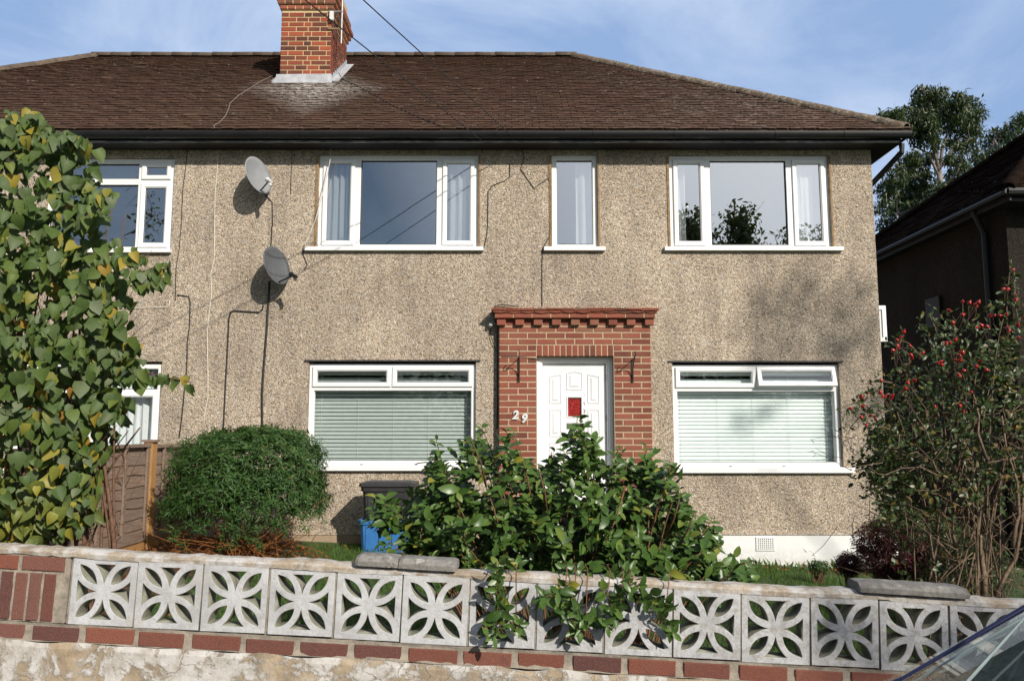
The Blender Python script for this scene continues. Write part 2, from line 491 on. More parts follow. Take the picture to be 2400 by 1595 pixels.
    def glass(name, base, tint=(0.95, 0.98, 0.975)):
        m, nt, b, o = new_mat(name)
        nt.nodes.remove(b)
        t = nd(nt, 'ShaderNodeBsdfTransparent', {'Color': (*tint, 1)})
        g = nd(nt, 'ShaderNodeBsdfGlossy', {'Color': (1, 1, 1, 1), 'Roughness': 0.004})
        gm = nd(nt, 'ShaderNodeNewGeometry')
        dt = nd(nt, 'ShaderNodeVectorMath', {0: gm.outputs['Normal'], 1: gm.outputs['Incoming']}, operation='DOT_PRODUCT').outputs['Value']
        fr = mth(nt, 'POWER', mth(nt, 'SUBTRACT', 1.0, mth(nt, 'ABSOLUTE', dt), True), 5.0)
        f = mth(nt, 'ADD', mth(nt, 'MULTIPLY', fr, 0.9), base, True)
        p = pos(nt)
        bp = nd(nt, 'ShaderNodeBump', {'Strength': 0.02, 'Distance': 0.02, 'Height': noise(nt, p, 1.6, 2)})
        nt.links.new(bp.outputs[0], g.inputs['Normal'])
        mx = nd(nt, 'ShaderNodeMixShader', {0: f, 1: t.outputs[0], 2: g.outputs[0]})
        nt.links.new(mx.outputs[0], o.inputs[0])
        return m
    M['glass_up'] = glass('upper_window_glass', 0.52)
    M['glass_low'] = glass('lower_window_glass', 0.12)
    M['glass_car'] = glass('windscreen_glass', 0.10, (0.66, 0.74, 0.74))

    # fence timber
    m, nt, b, o = new_mat('weathered_board')
    p = pos(nt)
    g = noise(nt, scaled(nt, p, 6, 1.6, 34), 4, 6, 0.7)
    c = ramp(nt, g, [(0.3, (0.12, 0.078, 0.055)), (0.5, (0.23, 0.155, 0.112)), (0.7, (0.36, 0.27, 0.21))])
    c = mixc(nt, ramp(nt, rnd_island(nt), [(0, 0.0), (1, 0.4)]), c, (0.17, 0.135, 0.115))
    nt.links.new(c, b.inputs['Base Color'])
    b.inputs['Roughness'].default_value = 0.85
    bump(nt, b, g, 0.5, 0.004)
    M['board'] = m
    m, nt, b, o = new_mat('newer_timber')
    p = pos(nt)
    g = noise(nt, scaled(nt, p, 30, 30, 3), 3, 6, 0.7)
    nt.links.new(ramp(nt, g, [(0.3, (0.30, 0.15, 0.05)), (0.7, (0.46, 0.26, 0.10))]), b.inputs['Base Color'])
    b.inputs['Roughness'].default_value = 0.8
    M['timber'] = m

    def leaf(name, stops, rough=0.45, spec=0.4, trans=0.22, tcol=(0.14, 0.24, 0.03), zmix=None, scale=1.0):
        m, nt, b, o = new_mat(name)
        p = pos(nt)
        ri = rnd_island(nt)
        if zmix:
            z = nd(nt, 'ShaderNodeSeparateXYZ', {'Vector': p}).outputs[2]
            k = nd(nt, 'ShaderNodeMapRange', {'Value': z, 'From Min': zmix[0], 'From Max': zmix[1], 'To Min': zmix[2], 'To Max': zmix[3]}, clamp=True).outputs[0]
            ri = mth(nt, 'ADD', mth(nt, 'MULTIPLY', ri, k), mth(nt, 'SUBTRACT', 1.0, k))
        c = ramp(nt, ri, stops)
        c = mixc(nt, ramp(nt, noise(nt, p, 55 * scale, 4, 0.7), [(0.35, 0.0), (0.75, 0.35)]), c, tuple(min(1, x * 1.5 + 0.01) for x in stops[len(stops) // 2][1]))
        nt.links.new(c, b.inputs['Base Color'])
        b.inputs['Roughness'].default_value = rough
        b.inputs['Specular IOR Level'].default_value = spec
        tr = nd(nt, 'ShaderNodeBsdfTranslucent', {'Color': mixc(nt, 0.5, c, tcol)})
        mx = nd(nt, 'ShaderNodeMixShader', {0: trans, 1: b.outputs[0], 2: tr.outputs[0]})
        nt.links.new(mx.outputs[0], o.inputs[0])
        return m
    M['leaf_heart'] = leaf('heart_leaf', [(0, (0.26, 0.085, 0.015)), (0.015, (0.34, 0.24, 0.03)), (0.05, (0.24, 0.21, 0.035)), (0.11, (0.10, 0.14, 0.028)),
                                          (0.5, (0.046, 0.086, 0.022)), (0.8, (0.070, 0.105, 0.036)), (1, (0.12, 0.145, 0.085))], 0.55, 0.3, 0.2, zmix=(0.9, 2.2, 0.0, 0.0) if False else None)
    M['leaf_heart_low'] = leaf('yellowing_leaf', [(0, (0.38, 0.20, 0.02)), (0.06, (0.38, 0.28, 0.03)), (0.20, (0.24, 0.23, 0.035)), (0.42, (0.13, 0.16, 0.03)),
                                                  (1, (0.07, 0.11, 0.04))], 0.5, 0.35, 0.22)
    M['leaf_bush'] = leaf('narrow_leaf', [(0, (0.014, 0.042, 0.008)), (0.5, (0.030, 0.078, 0.015)), (0.95, (0.055, 0.118, 0.024)), (1, (0.13, 0.09, 0.03))], 0.5, 0.35, 0.18, scale=2)
    M['leaf_gloss'] = leaf('glossy_leaf', [(0, (0.024, 0.056, 0.011)), (0.45, (0.048, 0.102, 0.019)), (0.9, (0.090, 0.155, 0.030)), (0.96, (0.15, 0.19, 0.035)), (1, (0.30, 0.26, 0.03))], 0.36, 0.42, 0.15)
    M['leaf_rose'] = leaf('rose_leaf', [(0, (0.020, 0.036, 0.011)), (0.55, (0.038, 0.068, 0.018)), (0.82, (0.070, 0.100, 0.028)), (0.9, (0.12, 0.055, 0.02)), (1, (0.20, 0.15, 0.03))], 0.4, 0.45, 0.15)
    M['leaf_red'] = leaf('dark_red_leaf', [(0, (0.040, 0.008, 0.010)), (0.6, (0.070, 0.014, 0.014)), (1, (0.10, 0.03, 0.02))], 0.5, 0.3, 0.1, (0.1, 0.02, 0.02), scale=2)
    M['leaf_box'] = leaf('mixed_leaf', [(0, (0.065, 0.02, 0.012)), (0.3, (0.08, 0.03, 0.014)), (0.42, (0.04, 0.07, 0.016)), (1, (0.075, 0.115, 0.025))], 0.5, 0.3, 0.1, scale=2)
    M['leaf_tree'] = leaf('eucalypt_leaf', [(0, (0.020, 0.038, 0.014)), (0.6, (0.036, 0.060, 0.018)), (1, (0.075, 0.095, 0.026))], 0.4, 0.4, 0.15, scale=.3)
    M['leaf_far'] = leaf('street_leaf', [(0, (0.045, 0.075, 0.02)), (1, (0.10, 0.10, 0.03))], 0.5, 0.3, 0.2, scale=.3)
    M['leaf_dead'] = leaf('dead_leaf', [(0, (0.10, 0.035, 0.012)), (0.5, (0.20, 0.075, 0.025)), (1, (0.30, 0.14, 0.05))], 0.8, 0.1, 0.1, (0.2, 0.08, 0.02))
    M['grass'] = leaf('grass_blade', [(0, (0.035, 0.085, 0.012)), (0.6, (0.060, 0.13, 0.020)), (1, (0.12, 0.17, 0.04))], 0.5, 0.3, 0.25, scale=3)
    M['hip'] = plain('rose_hip', (0.33, 0.014, 0.009), 0.3, var=0.3, vs=60)
    M['twig'] = plain('brown_twig', (0.13, 0.065, 0.035), 0.8, var=0.4, vs=40)
    M['twig_red'] = plain('red_brown_stem', (0.15, 0.070, 0.036), 0.7, var=0.4, vs=40)
    M['twig_grey'] = plain('pale_grey_twig', (0.17, 0.115, 0.075), 0.85, var=0.4, vs=40, bmp=0.3)
    M['bark_pale'] = plain('pale_bark', (0.24, 0.20, 0.18), 0.85, var=0.35, vs=6)
    M['bark'] = plain('dark_bark', (0.09, 0.07, 0.055), 0.9, var=0.4, vs=6)
    M['soil'] = plain('garden_soil', (0.085, 0.050, 0.030), 0.95, var=0.5, vs=16, bmp=0.6)
    M['pole'] = plain('pole_timber', (0.12, 0.09, 0.065), 0.9)
    M['asphalt'] = plain('asphalt', (0.05, 0.05, 0.052), 0.9, var=0.3, vs=60, bmp=0.5)
    M['paving'] = plain('concrete_paving', (0.26, 0.25, 0.235), 0.9, var=0.2, vs=8, bmp=0.4)
    M['kerb'] = plain('kerb_stone', (0.30, 0.29, 0.27), 0.9, var=0.2)
    m, nt, b, o = new_mat('lawn_ground')
    p = pos(nt)
    nt.links.new(ramp(nt, noise(nt, p, 6, 6, 0.7), [(0.3, (0.030, 0.055, 0.012)), (0.6, (0.055, 0.095, 0.02)), (0.8, (0.09, 0.07, 0.035))]), b.inputs['Base Color'])
    b.inputs['Roughness'].default_value = 0.95
    bump(nt, b, noise(nt, p, 60, 5), 0.8, 0.02)
    M['lawn'] = m
    # car
    m, nt, b, o = new_mat('dark_car_paint')
    b.inputs['Base Color'].default_value = (0.02, 0.045, 0.10, 1)
    b.inputs['Metallic'].default_value = 0.5
    b.inputs['Roughness'].default_value = 0.3
    b.inputs['Coat Weight'].default_value = 1.0
    b.inputs['Coat Roughness'].default_value = 0.03
    M['car'] = m
    M['car_trim'] = plain('navy_trim', (0.015, 0.018, 0.06), 0.3)
    M['car_grey'] = plain('grey_reflection_sheet', (0.15, 0.155, 0.15), 0.9, vs=60, var=0.3)
    M['car_pale'] = plain('pale_glass_strip', (0.20, 0.25, 0.25), 0.6)  # colour of the pale strips added on the windscreen
    M['tyre'] = plain('tyre_rubber', (0.02, 0.02, 0.02), 0.85)
    M['alloy'] = plain('alloy', (0.5, 0.5, 0.52), 0.3, 0.9)
    M['headlamp'] = plain('lamp_lens', (0.6, 0.62, 0.65), 0.1)


build_materials()


# ---------------------------------------------------------------- mesh builder
class MB:
    def __init__(self):
        self.v, self.f = [], []

    def add(self, verts, faces):
        o = len(self.v)
        self.v.extend([tuple(p) for p in verts])
        self.f.extend([tuple(i + o for i in f) for f in faces])

    def box(self, x0, x1, y0, y1, z0, z1):
        self.add([(x0, y0, z0), (x1, y0, z0), (x1, y1, z0), (x0, y1, z0), (x0, y0, z1), (x1, y0, z1), (x1, y1, z1), (x0, y1, z1)],
                 [(0, 3, 2, 1), (4, 5, 6, 7), (0, 1, 5, 4), (1, 2, 6, 5), (2, 3, 7, 6), (3, 0, 4, 7)])

    def cbox(self, x0, x1, y0, y1, z0, z1, c=0.004):
        """box whose front (low-y) edges are chamfered"""
        v = [(x0, y0 + c, z0), (x1, y0 + c, z0), (x1, y0 + c, z1), (x0, y0 + c, z1),
             (x0 + c, y0, z0 + c), (x1 - c, y0, z0 + c), (x1 - c, y0, z1 - c), (x0 + c, y0, z1 - c),
             (x0, y1, z0), (x1, y1, z0), (x1, y1, z1), (x0, y1, z1)]
        f = [(4, 5, 6, 7), (0, 1, 5, 4), (1, 2, 6, 5), (2, 3, 7, 6), (3, 0, 4, 7),
             (8, 9, 1, 0), (9, 10, 2, 1), (10, 11, 3, 2), (11, 8, 0, 3), (11, 10, 9, 8)]
        self.add(v, f)

    def quad(self, a, b, c, d):
        self.add([a, b, c, d], [(0, 1, 2, 3)])

    def poly(self, pts):
        self.add(pts, [tuple(range(len(pts)))])

    def tube(self, pts, r, sides=6, cap=True):
        pts = [Vector(p) for p in pts]
        n = len(pts)
        rr = r if hasattr(r, '__len__') else [r] * n
        base = len(self.v)
        up = None
        for i, p in enumerate(pts):
            t = (pts[min(i + 1, n - 1)] - pts[max(i - 1, 0)])
            if t.length < 1e-9:
                t = Vector((0, 0, 1))
            t.normalize()
            if up is None:
                up = t.orthogonal().normalized()
            else:
                up = (up - t * up.dot(t))
                up = up.normalized() if up.length > 1e-6 else t.orthogonal().normalized()
            w = t.cross(up)
            for k in range(sides):
                a = 2 * math.pi * k / sides
                self.v.append(tuple(p + (up * math.cos(a) + w * math.sin(a)) * rr[i]))
        for i in range(n - 1):
            for k in range(sides):
                a = base + i * sides + k
                b2 = base + i * sides + (k + 1) % sides
                self.f.append((a, b2, b2 + sides, a + sides))
        if cap and sides > 2:
            self.f.append(tuple(base + k for k in reversed(range(sides))))
            self.f.append(tuple(base + (n - 1) * sides + k for k in range(sides)))

    def ring(self, x0, x1, z0, z1, prof):
        """closed moulding swept round a rectangle; prof = list of (inset, y), closed"""
        base = len(self.v)
        n = len(prof)
        for (o, y) in prof:
            for (x, z) in ((x0 + o, z0 + o), (x1 - o, z0 + o), (x1 - o, z1 - o), (x0 + o, z1 - o)):
                self.v.append((x, y, z))
        for i in range(n):
            j = (i + 1) % n
            for k in range(4):
                l = (k + 1) % 4
                self.f.append((base + i * 4 + k, base + i * 4 + l, base + j * 4 + l, base + j * 4 + k))

    def prism(self, poly, y0, y1):
        """polygon in xz extruded along y"""
        n = len(poly)
        self.add([(x, y0, z) for x, z in poly] + [(x, y1, z) for x, z in poly],
                 [tuple(range(n)), tuple(reversed(range(n, 2 * n)))] + [(i, i + n, (i + 1) % n + n, (i + 1) % n) for i in range(n)])

    def build(self, name, mat, parent=None, smooth=False, fix=True):
        return link_mesh(name, self.v, self.f, mat, parent, smooth, fix)


def world_loc(o):
    l = Vector((0, 0, 0))
    while o is not None:
        l += o.location
        o = o.parent
    return l


def link_mesh(name, v, f, mat, parent=None, smooth=False, fix=True):
    me = bpy.data.meshes.new(name)
    if parent is not None:
        off = world_loc(parent)
        v = [(p[0] - off.x, p[1] - off.y, p[2] - off.z) for p in v]
    me.from_pydata(v, [], f)
    if fix:
        bm = bmesh.new()
        bm.from_mesh(me)
        bmesh.ops.recalc_face_normals(bm, faces=bm.faces)
        bm.to_mesh(me)
        bm.free()
    if smooth:
        me.polygons.foreach_set('use_smooth', [True] * len(me.polygons))
    me.materials.append(mat)
    me.update()
    o = bpy.data.objects.new(name, me)
    COL.objects.link(o)
    if parent is not None:
        o.parent = parent
    return o


def tag(o, label=None, cat=None, group=None, kind=None):
    if label:
        o['label'] = label
    if cat:
        o['category'] = cat
    if group:
        o['group'] = group
    if kind:
        o['kind'] = kind
    return o


def thing(name, label, cat, loc=(0, 0, 0), group=None):
    o = bpy.data.objects.new(name, None)
    o.empty_display_size = 0.2
    COL.objects.link(o)
    o.location = loc
    return tag(o, label, cat, group)


def rgb_text(txt, size, depth, shear=0.0):
    cu = bpy.data.curves.new('digit', 'FONT')
    cu.body = txt
    cu.size = size
    cu.extrude = depth
    cu.bevel_depth = depth * 0.4
    cu.shear = shear
    cu.align_x = 'CENTER'
    cu.offset = 0.0035
    o = bpy.data.objects.new('digit', cu)
    COL.objects.link(o)
    dg = bpy.context.evaluated_depsgraph_get()
    me = bpy.data.meshes.new_from_object(o.evaluated_get(dg))
    bpy.data.objects.remove(o)
    return me


# ---------------------------------------------------------------- leaves (vectorised)
def leaf_template(kind):
    if kind == 'heart':
        t = [0.0, 0.10, 0.30, 0.58, 0.84, 1.0]
        w = [0.0, 0.34, 0.43, 0.33, 0.13, 0.0]
        yb = [0.06, 0.0, 0.26, 0.56, 0.83, 1.0]
        off = [0.0, -0.07, 0.0, 0.0, 0.0, 0.0]
    elif kind == 'oval':
        t = [0, .22, .5, .8, 1.0]
        w = [0, .19, .27, .18, 0]
        off = [0] * 5
    elif kind == 'narrow':
        t = [0, .45, 1.0]
        w = [0, .13, 0]
        off = [0] * 3
    else:                     # small round leaflet
        t = [0, .4, .75, 1.0]
        w = [0, .28, .22, 0]
        off = [0] * 4
    v, f, mid, lf, rt = [], [], [], [], []
    for a, b, o in zip(t, w, off):
        droop = -0.16 * a * a
        mid.append(len(v))
        v.append((0, a, droop))
        if b > 0:
            lf.append(len(v))
            v.append((-b, a + o, droop + b * 0.42))
            rt.append(len(v))
            v.append((b, a + o, droop + b * 0.42))
        else:
            lf.append(None)
            rt.append(None)
    for i in range(len(t) - 1):
        for side, sgn in ((lf, 1), (rt, -1)):
            q = [mid[i], mid[i + 1]]
            if side[i + 1] is not None:
                q.append(side[i + 1])
            if side[i] is not None:
                q.append(side[i])
            if len(q) >= 3:
                f.append(tuple(q) if sgn < 0 else tuple(reversed(q)))
    return np.array(v, float), f


LRNG = np.random.default_rng(17)


def unit(a):
    return a / np.maximum(np.linalg.norm(a, axis=1, keepdims=True), 1e-9)


def leaves_arrays(pts, dirs, nrm, size, kind):
    tv, tf = leaf_template(kind)
    pts = np.asarray(pts, float)
    yv = unit(np.asarray(dirs, float))
    zv = np.asarray(nrm, float)
    zv = unit(zv - yv * (zv * yv).sum(1, keepdims=True))
    xv = np.cross(yv, zv)
    s = np.asarray(size, float)[:, None, None]
    n, k = len(pts), len(tv)
    # every leaf gets its own width, fold along the midrib, droop of the tip and sideways twist
    wid = LRNG.uniform(.82, 1.12, (n, 1, 1))
    fold = LRNG.uniform(.05, .75, (n, 1, 1)) * .9
    droop = LRNG.uniform(-.05, .55, (n, 1, 1))
    twist = LRNG.normal(0, .28, (n, 1, 1))
    bend = LRNG.normal(0, .12, (n, 1, 1))
    X, Yl = tv[None, :, 0:1] * wid, tv[None, :, 1:2]
    Zl = np.abs(tv[None, :, 0:1]) * fold - droop * Yl * Yl + twist * X * Yl
    X = X + bend * Yl * Yl
    V = pts[:, None, :] + s * (X * xv[:, None, :] + Yl * yv[:, None, :] + Zl * zv[:, None, :])
    F = []
    for i in range(n):
        o = i * k
        F.extend([tuple(j + o for j in f) for f in tf])
    return V.reshape(-1, 3), F


class Foliage:
    def __init__(self, kind):
        self.kind = kind
        self.p, self.d, self.n, self.s = [], [], [], []

    def leaf(self, p, d, n, s):
        self.p.append(tuple(p))
        self.d.append(tuple(d))
        self.n.append(tuple(n))
        self.s.append(s)

    def rosette(self, p, axis, count, size, spread=0.9, face=None, jitter=0.35):
        """leaves round a shoot tip"""
        axis = Vector(axis).normalized()
        u = axis.orthogonal().normalized()
        w = axis.cross(u)
        ph = random.random() * 6.28
        for k in range(count):
            a = ph + k * 2.4
            out = u * math.cos(a) + w * math.sin(a)
            d = axis * (1 - spread) + out * spread + Vector((random.uniform(-1, 1), random.uniform(-1, 1), random.uniform(-1, 1))) * jitter
            n = axis * 0.9 - out * 0.2 + (Vector(face) * 0.6 if face is not None else Vector((0, 0, 0)))
            n += Vector((random.gauss(0, 1), random.gauss(0, 1), random.gauss(0, 1))) * 0.25
            self.leaf(Vector(p) - axis * (k / count) * size * 1.1, d, n, size * random.uniform(0.65, 1.15))

    def build(self, name, mat, parent, smooth=True):
        V, F = leaves_arrays(self.p, self.d, self.n, self.s, self.kind)
        return link_mesh(name, V.tolist(), F, mat, parent, smooth, fix=False)


def in_poly(x, y, poly):
    c = False
    n = len(poly)
    j = n - 1
    for i in range(n):
        xi, yi = poly[i]
        xj, yj = poly[j]
        if (yi > y) != (yj > y) and x < (xj - xi) * (y - yi) / (yj - yi) + xi:
            c = not c
        j = i
    return c


def edge_dist(x, y, poly):
    best = 1e9
    n = len(poly)
    for i in range(n):
        x0, y0 = poly[i]
        x1, y1 = poly[(i + 1) % n]
        dx, dy = x1 - x0, y1 - y0
        t = max(0, min(1, ((x - x0) * dx + (y - y0) * dy) / (dx * dx + dy * dy + 1e-12)))
        best = min(best, math.hypot(x - x0 - t * dx, y - y0 - t * dy))
    return best


def bez(a, b, c, n=8):
    a, b, c = Vector(a), Vector(b), Vector(c)
    return [a * (1 - t) ** 2 + b * 2 * t * (1 - t) + c * t * t for t in [i / (n - 1) for i in range(n)]]


# ================================================================ SETTING
def slab_sheet(name, x0, x1, y0, y1, dz, mat, nx=30):
    mb = MB()
    xs = [x0 + (x1 - x0) * i / nx for i in range(nx + 1)]
    for a, b2 in zip(xs[:-1], xs[1:]):
        mb.quad((a, y0, ground(a) + dz), (b2, y0, ground(b2) + dz), (b2, y1, ground(b2) + dz), (a, y1, ground(a) + dz))
    o = mb.build(name, mat, fix=False)
    return tag(o, kind='structure')


mb = MB()
xs = [-900, -60, -14, -10, -6, -2, 2, 6, 10, 14, 60, 900]
for a, b2 in zip(xs[:-1], xs[1:]):
    mb.quad((a, -900, ground(a) - 0.32), (b2, -900, ground(b2) - 0.32), (b2, 900, ground(b2) - 0.32), (a, 900, ground(a) - 0.32))
tag(mb.build('ground', M['lawn'], fix=False), kind='structure')
slab_sheet('garden_ground', -14, 14, 3.62, 30, 0.0, M['lawn'])
slab_sheet('pavement', -14, 14, 2.30, 3.62, -0.14, M['paving'])
slab_sheet('road', -14, 14, -6.0, 2.18, -0.26, M['asphalt'])
mb = MB()
for i in range(28):
    a = -14 + i
    za, zb = ground(a) - 0.135, ground(a + 1) - 0.135
    mb.add([(a + .005, 2.18, za - .2), (a + .995, 2.18, zb - .2), (a + .995, 2.30, zb - .2), (a + .005, 2.30, za - .2),
            (a + .005, 2.18, za), (a + .995, 2.18, zb), (a + .995, 2.30, zb), (a + .005, 2.30, za)],
           [(4, 5, 6, 7), (0, 1, 5, 4), (1, 2, 6, 5), (2, 3, 7, 6), (3, 0, 4, 7)])
tag(mb.build('kerb', M['kerb']), kind='structure')
slab_sheet('opposite_pavement', -14, 14, -8.0, -6.0, -0.15, M['paving'])

# ================================================================ HOUSES
YF = 9.3
XR = 4.42
XP = -3.03
XL = -10.48
Z_SOF = EZ + 3.42
EAVE_Y, EAVE_Z = 8.96, EZ + 3.54
RIDGE_Y, RIDGE_Z = 12.76, EZ + 6.33
RIDGE_XR, RIDGE_XL = 1.05, -7.12
EAVE_XR, EAVE_XL = 4.75, -10.82
BACK_Y = 2 * RIDGE_Y - EAVE_Y
SL = math.hypot(RIDGE_Y - EAVE_Y, RIDGE_Z - EAVE_Z)


def wx(xd, yd):
    return D(xd, yd, YF).x


def wz(yd):
    return D(1180, yd, YF).z


house = thing('semi_detached_house', 'pebbledashed house with brick door surround, white upstairs and downstairs windows and the brick chimney', 'house', (0.7, YF, ground(0.7)), 'pair of semi-detached houses')
nbr = thing('semi_detached_house', 'left half of the pebbledashed pair, partly hidden behind the large heart-leaved shrub', 'house', (-6.7, YF, ground(-6.7)), 'pair of semi-detached houses')

# ---- openings (x0, x1, z0, z1)
OP_UC = (wx(732, 465), wx(1102, 465), wz(573), wz(356))
OP_US = (wx(1271, 465), wx(1377, 465), wz(573), wz(356))
OP_UR = (wx(1543, 465), wx(1913, 465), wz(574), wz(357))
OP_LC = (wx(708, 950), wx(1096, 950), wz(1080), wz(830))
OP_LR = (wx(1551, 950), wx(1938, 950), wz(1084), wz(832))
OP_UL = (wx(398, 470) - 1.55, wx(398, 470), wz(578), wz(364))
OP_LL = (wx(369, 920) - 1.75, wx(369, 920), wz(1084), wz(832))
DX0 = P(1258, 900, YF - .1).x
DX1 = P(1439, 900, YF - .1).x
DZ1 = P(1348, 834, YF - .1).z
OP_DOOR = (DX0 - 0.002, DX1 + 0.002, -0.4, DZ1 + 0.06)
BAY_X0, BAY_X1 = P(1170, 900, YF - .1).x, P(1526, 900, YF - .1).x


def facade(name, x0, x1, z0, z1, ops, parent, depth=0.20):
    mb = MB()
    xs = sorted(set([x0, x1] + [v for o in ops for v in o[:2]]))
    zs = sorted(set([z0, z1] + [max(z0, min(z1, v)) for o in ops for v in o[2:]]))
    for a, b2 in zip(xs[:-1], xs[1:]):
        for c, d in zip(zs[:-1], zs[1:]):
            mx, mz = (a + b2) / 2, (c + d) / 2
            if any(o[0] < mx < o[1] and o[2] < mz < o[3] for o in ops):
                continue
            mb.quad((a, YF, c), (b2, YF, c), (b2, YF, d), (a, YF, d))
    for (a, b2, c, d) in ops:
        c = max(c, z0)
        mb.quad((a, YF, c), (a, YF, d), (a, YF + depth, d), (a, YF + depth, c))
        mb.quad((b2, YF, d), (b2, YF, c), (b2, YF + depth, c), (b2, YF + depth, d))
        mb.quad((a, YF, d), (b2, YF, d), (b2, YF + depth, d), (a, YF + depth, d))
        if c > z0:
            mb.quad((a, YF, c), (a, YF + depth, c), (b2, YF + depth, c), (b2, YF, c))
    return mb


ZB = EZ - 1.213           # underside of the pebbledash
mb = facade('wall', XP, XR, ZB, Z_SOF, [OP_UC, OP_US, OP_UR, OP_LC, OP_LR, OP_DOOR], house)
mb.quad((XR, YF, ZB), (XR, BACK_Y - .35, ZB), (XR, BACK_Y - .35, Z_SOF), (XR, YF, Z_SOF))
mb.quad((XP, BACK_Y - .35, ZB - 1), (XR, BACK_Y - .35, ZB - 1), (XR, BACK_Y - .35, Z_SOF), (XP, BACK_Y - .35, Z_SOF))
# bell-cast drip along the bottom edge
for xa_, xb_ in ((XP, BAY_X0), (BAY_X1, XR)):
    mb.add([(xa_, YF, ZB + .05), (xb_, YF, ZB + .05), (xb_, YF - .018, ZB - .002), (xa_, YF - .018, ZB - .002)], [(0, 1, 2, 3)])
mb.build('wall', M['pebble'], house, fix=False)
mb = facade('wall', XL, XP, ZB, Z_SOF, [OP_UL, OP_LL], nbr)
mb.quad((XL, YF, ZB), (XL, BACK_Y - .35, ZB), (XL, BACK_Y - .35, Z_SOF), (XL, YF, Z_SOF))
mb.quad((XL, BACK_Y - .35, ZB - 1), (XP, BACK_Y - .35, ZB - 1), (XP, BACK_Y - .35, Z_SOF), (XL, BACK_Y - .35, Z_SOF))
mb.build('wall', M['pebble'], nbr, fix=False)

# plinths
mb = MB()
mb.box(1.35, XR + 0.004, YF - .004, YF + .2, -0.7, ZB + .02)
mb.box(XR + .004, XR + .09, YF + .004, BACK_Y - .4, -0.7, EZ - 1.03)
mb.add([(XR + .09, YF + .004, EZ - 1.03), (XR + .002, YF + .004, EZ - .86), (XR + .002, BACK_Y - .4, EZ - .86), (XR + .09, BACK_Y - .4, EZ - 1.03), (XR + .002, YF + .004, EZ - 1.03)],
       [(0, 3, 2, 1), (0, 1, 4)])
mb.build('plinth', M['plinth_white'], house)
mb = MB()
mb.box(XP + .001, BAY_X0 - .01, YF - .008, YF + .2, -0.6, ZB + .01)
mb.build('plinth', M['plinth_grey'], house)
mb = MB()
mb.box(XL, XP - .001, YF - .008, YF + .2, -0.6, ZB + .01)
mb.build('plinth', M['plinth_grey'], nbr)

# air brick: frame with a grid of holes
vx0, vz1 = P(1774, 1260, YF).x, P(1774, 1260, YF).z
vx1, vz0 = P(1813, 1286, YF).x, P(1813, 1287, YF).z
mb = MB()
nx, nz = 8, 6
cw, ch = (vx1 - vx0) / nx, (vz1 - vz0) / nz
for i in range(nx + 1):
    mb.box(vx0 + i * cw - cw * .24, vx0 + i * cw + cw * .24, YF - .014, YF - .006, vz0 - ch * .25, vz1 + ch * .25)
for j in range(nz + 1):
    mb.box(vx0 - cw * .24, vx1 + cw * .24, YF - .0125, YF - .007, vz0 + j * ch - ch * .24, vz0 + j * ch + ch * .24)
mb.ring(vx0 - .016, vx1 + .016, vz0 - .014, vz1 + .014, [(0, YF - .013), (.012, YF - .016), (.012, YF - .005), (0, YF - .005)])
vent = mb.build('air_brick', M['plinth_white'], house)
mb = MB()
mb.box(vx0 - .01, vx1 + .01, YF - .006, YF - .0045, vz0 - .008, vz1 + .008)
mb.build('backing', M['seal'], vent)


# rooms (dark insides)
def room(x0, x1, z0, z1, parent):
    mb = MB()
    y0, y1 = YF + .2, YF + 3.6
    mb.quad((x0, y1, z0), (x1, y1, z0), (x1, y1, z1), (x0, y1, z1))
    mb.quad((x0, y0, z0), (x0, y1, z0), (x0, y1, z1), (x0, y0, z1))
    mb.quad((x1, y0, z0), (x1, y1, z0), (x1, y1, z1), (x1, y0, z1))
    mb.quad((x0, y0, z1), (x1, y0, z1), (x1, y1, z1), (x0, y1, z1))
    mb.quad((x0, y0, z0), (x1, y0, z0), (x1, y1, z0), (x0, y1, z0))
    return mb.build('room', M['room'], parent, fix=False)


zfu = EZ + 1.25
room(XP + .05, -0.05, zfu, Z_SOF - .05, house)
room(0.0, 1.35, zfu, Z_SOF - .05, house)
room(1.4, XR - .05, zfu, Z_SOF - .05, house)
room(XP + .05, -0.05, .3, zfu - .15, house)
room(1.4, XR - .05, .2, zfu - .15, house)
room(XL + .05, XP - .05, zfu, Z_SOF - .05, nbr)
room(XL + .05, XP - .05, .3, zfu - .15, nbr)


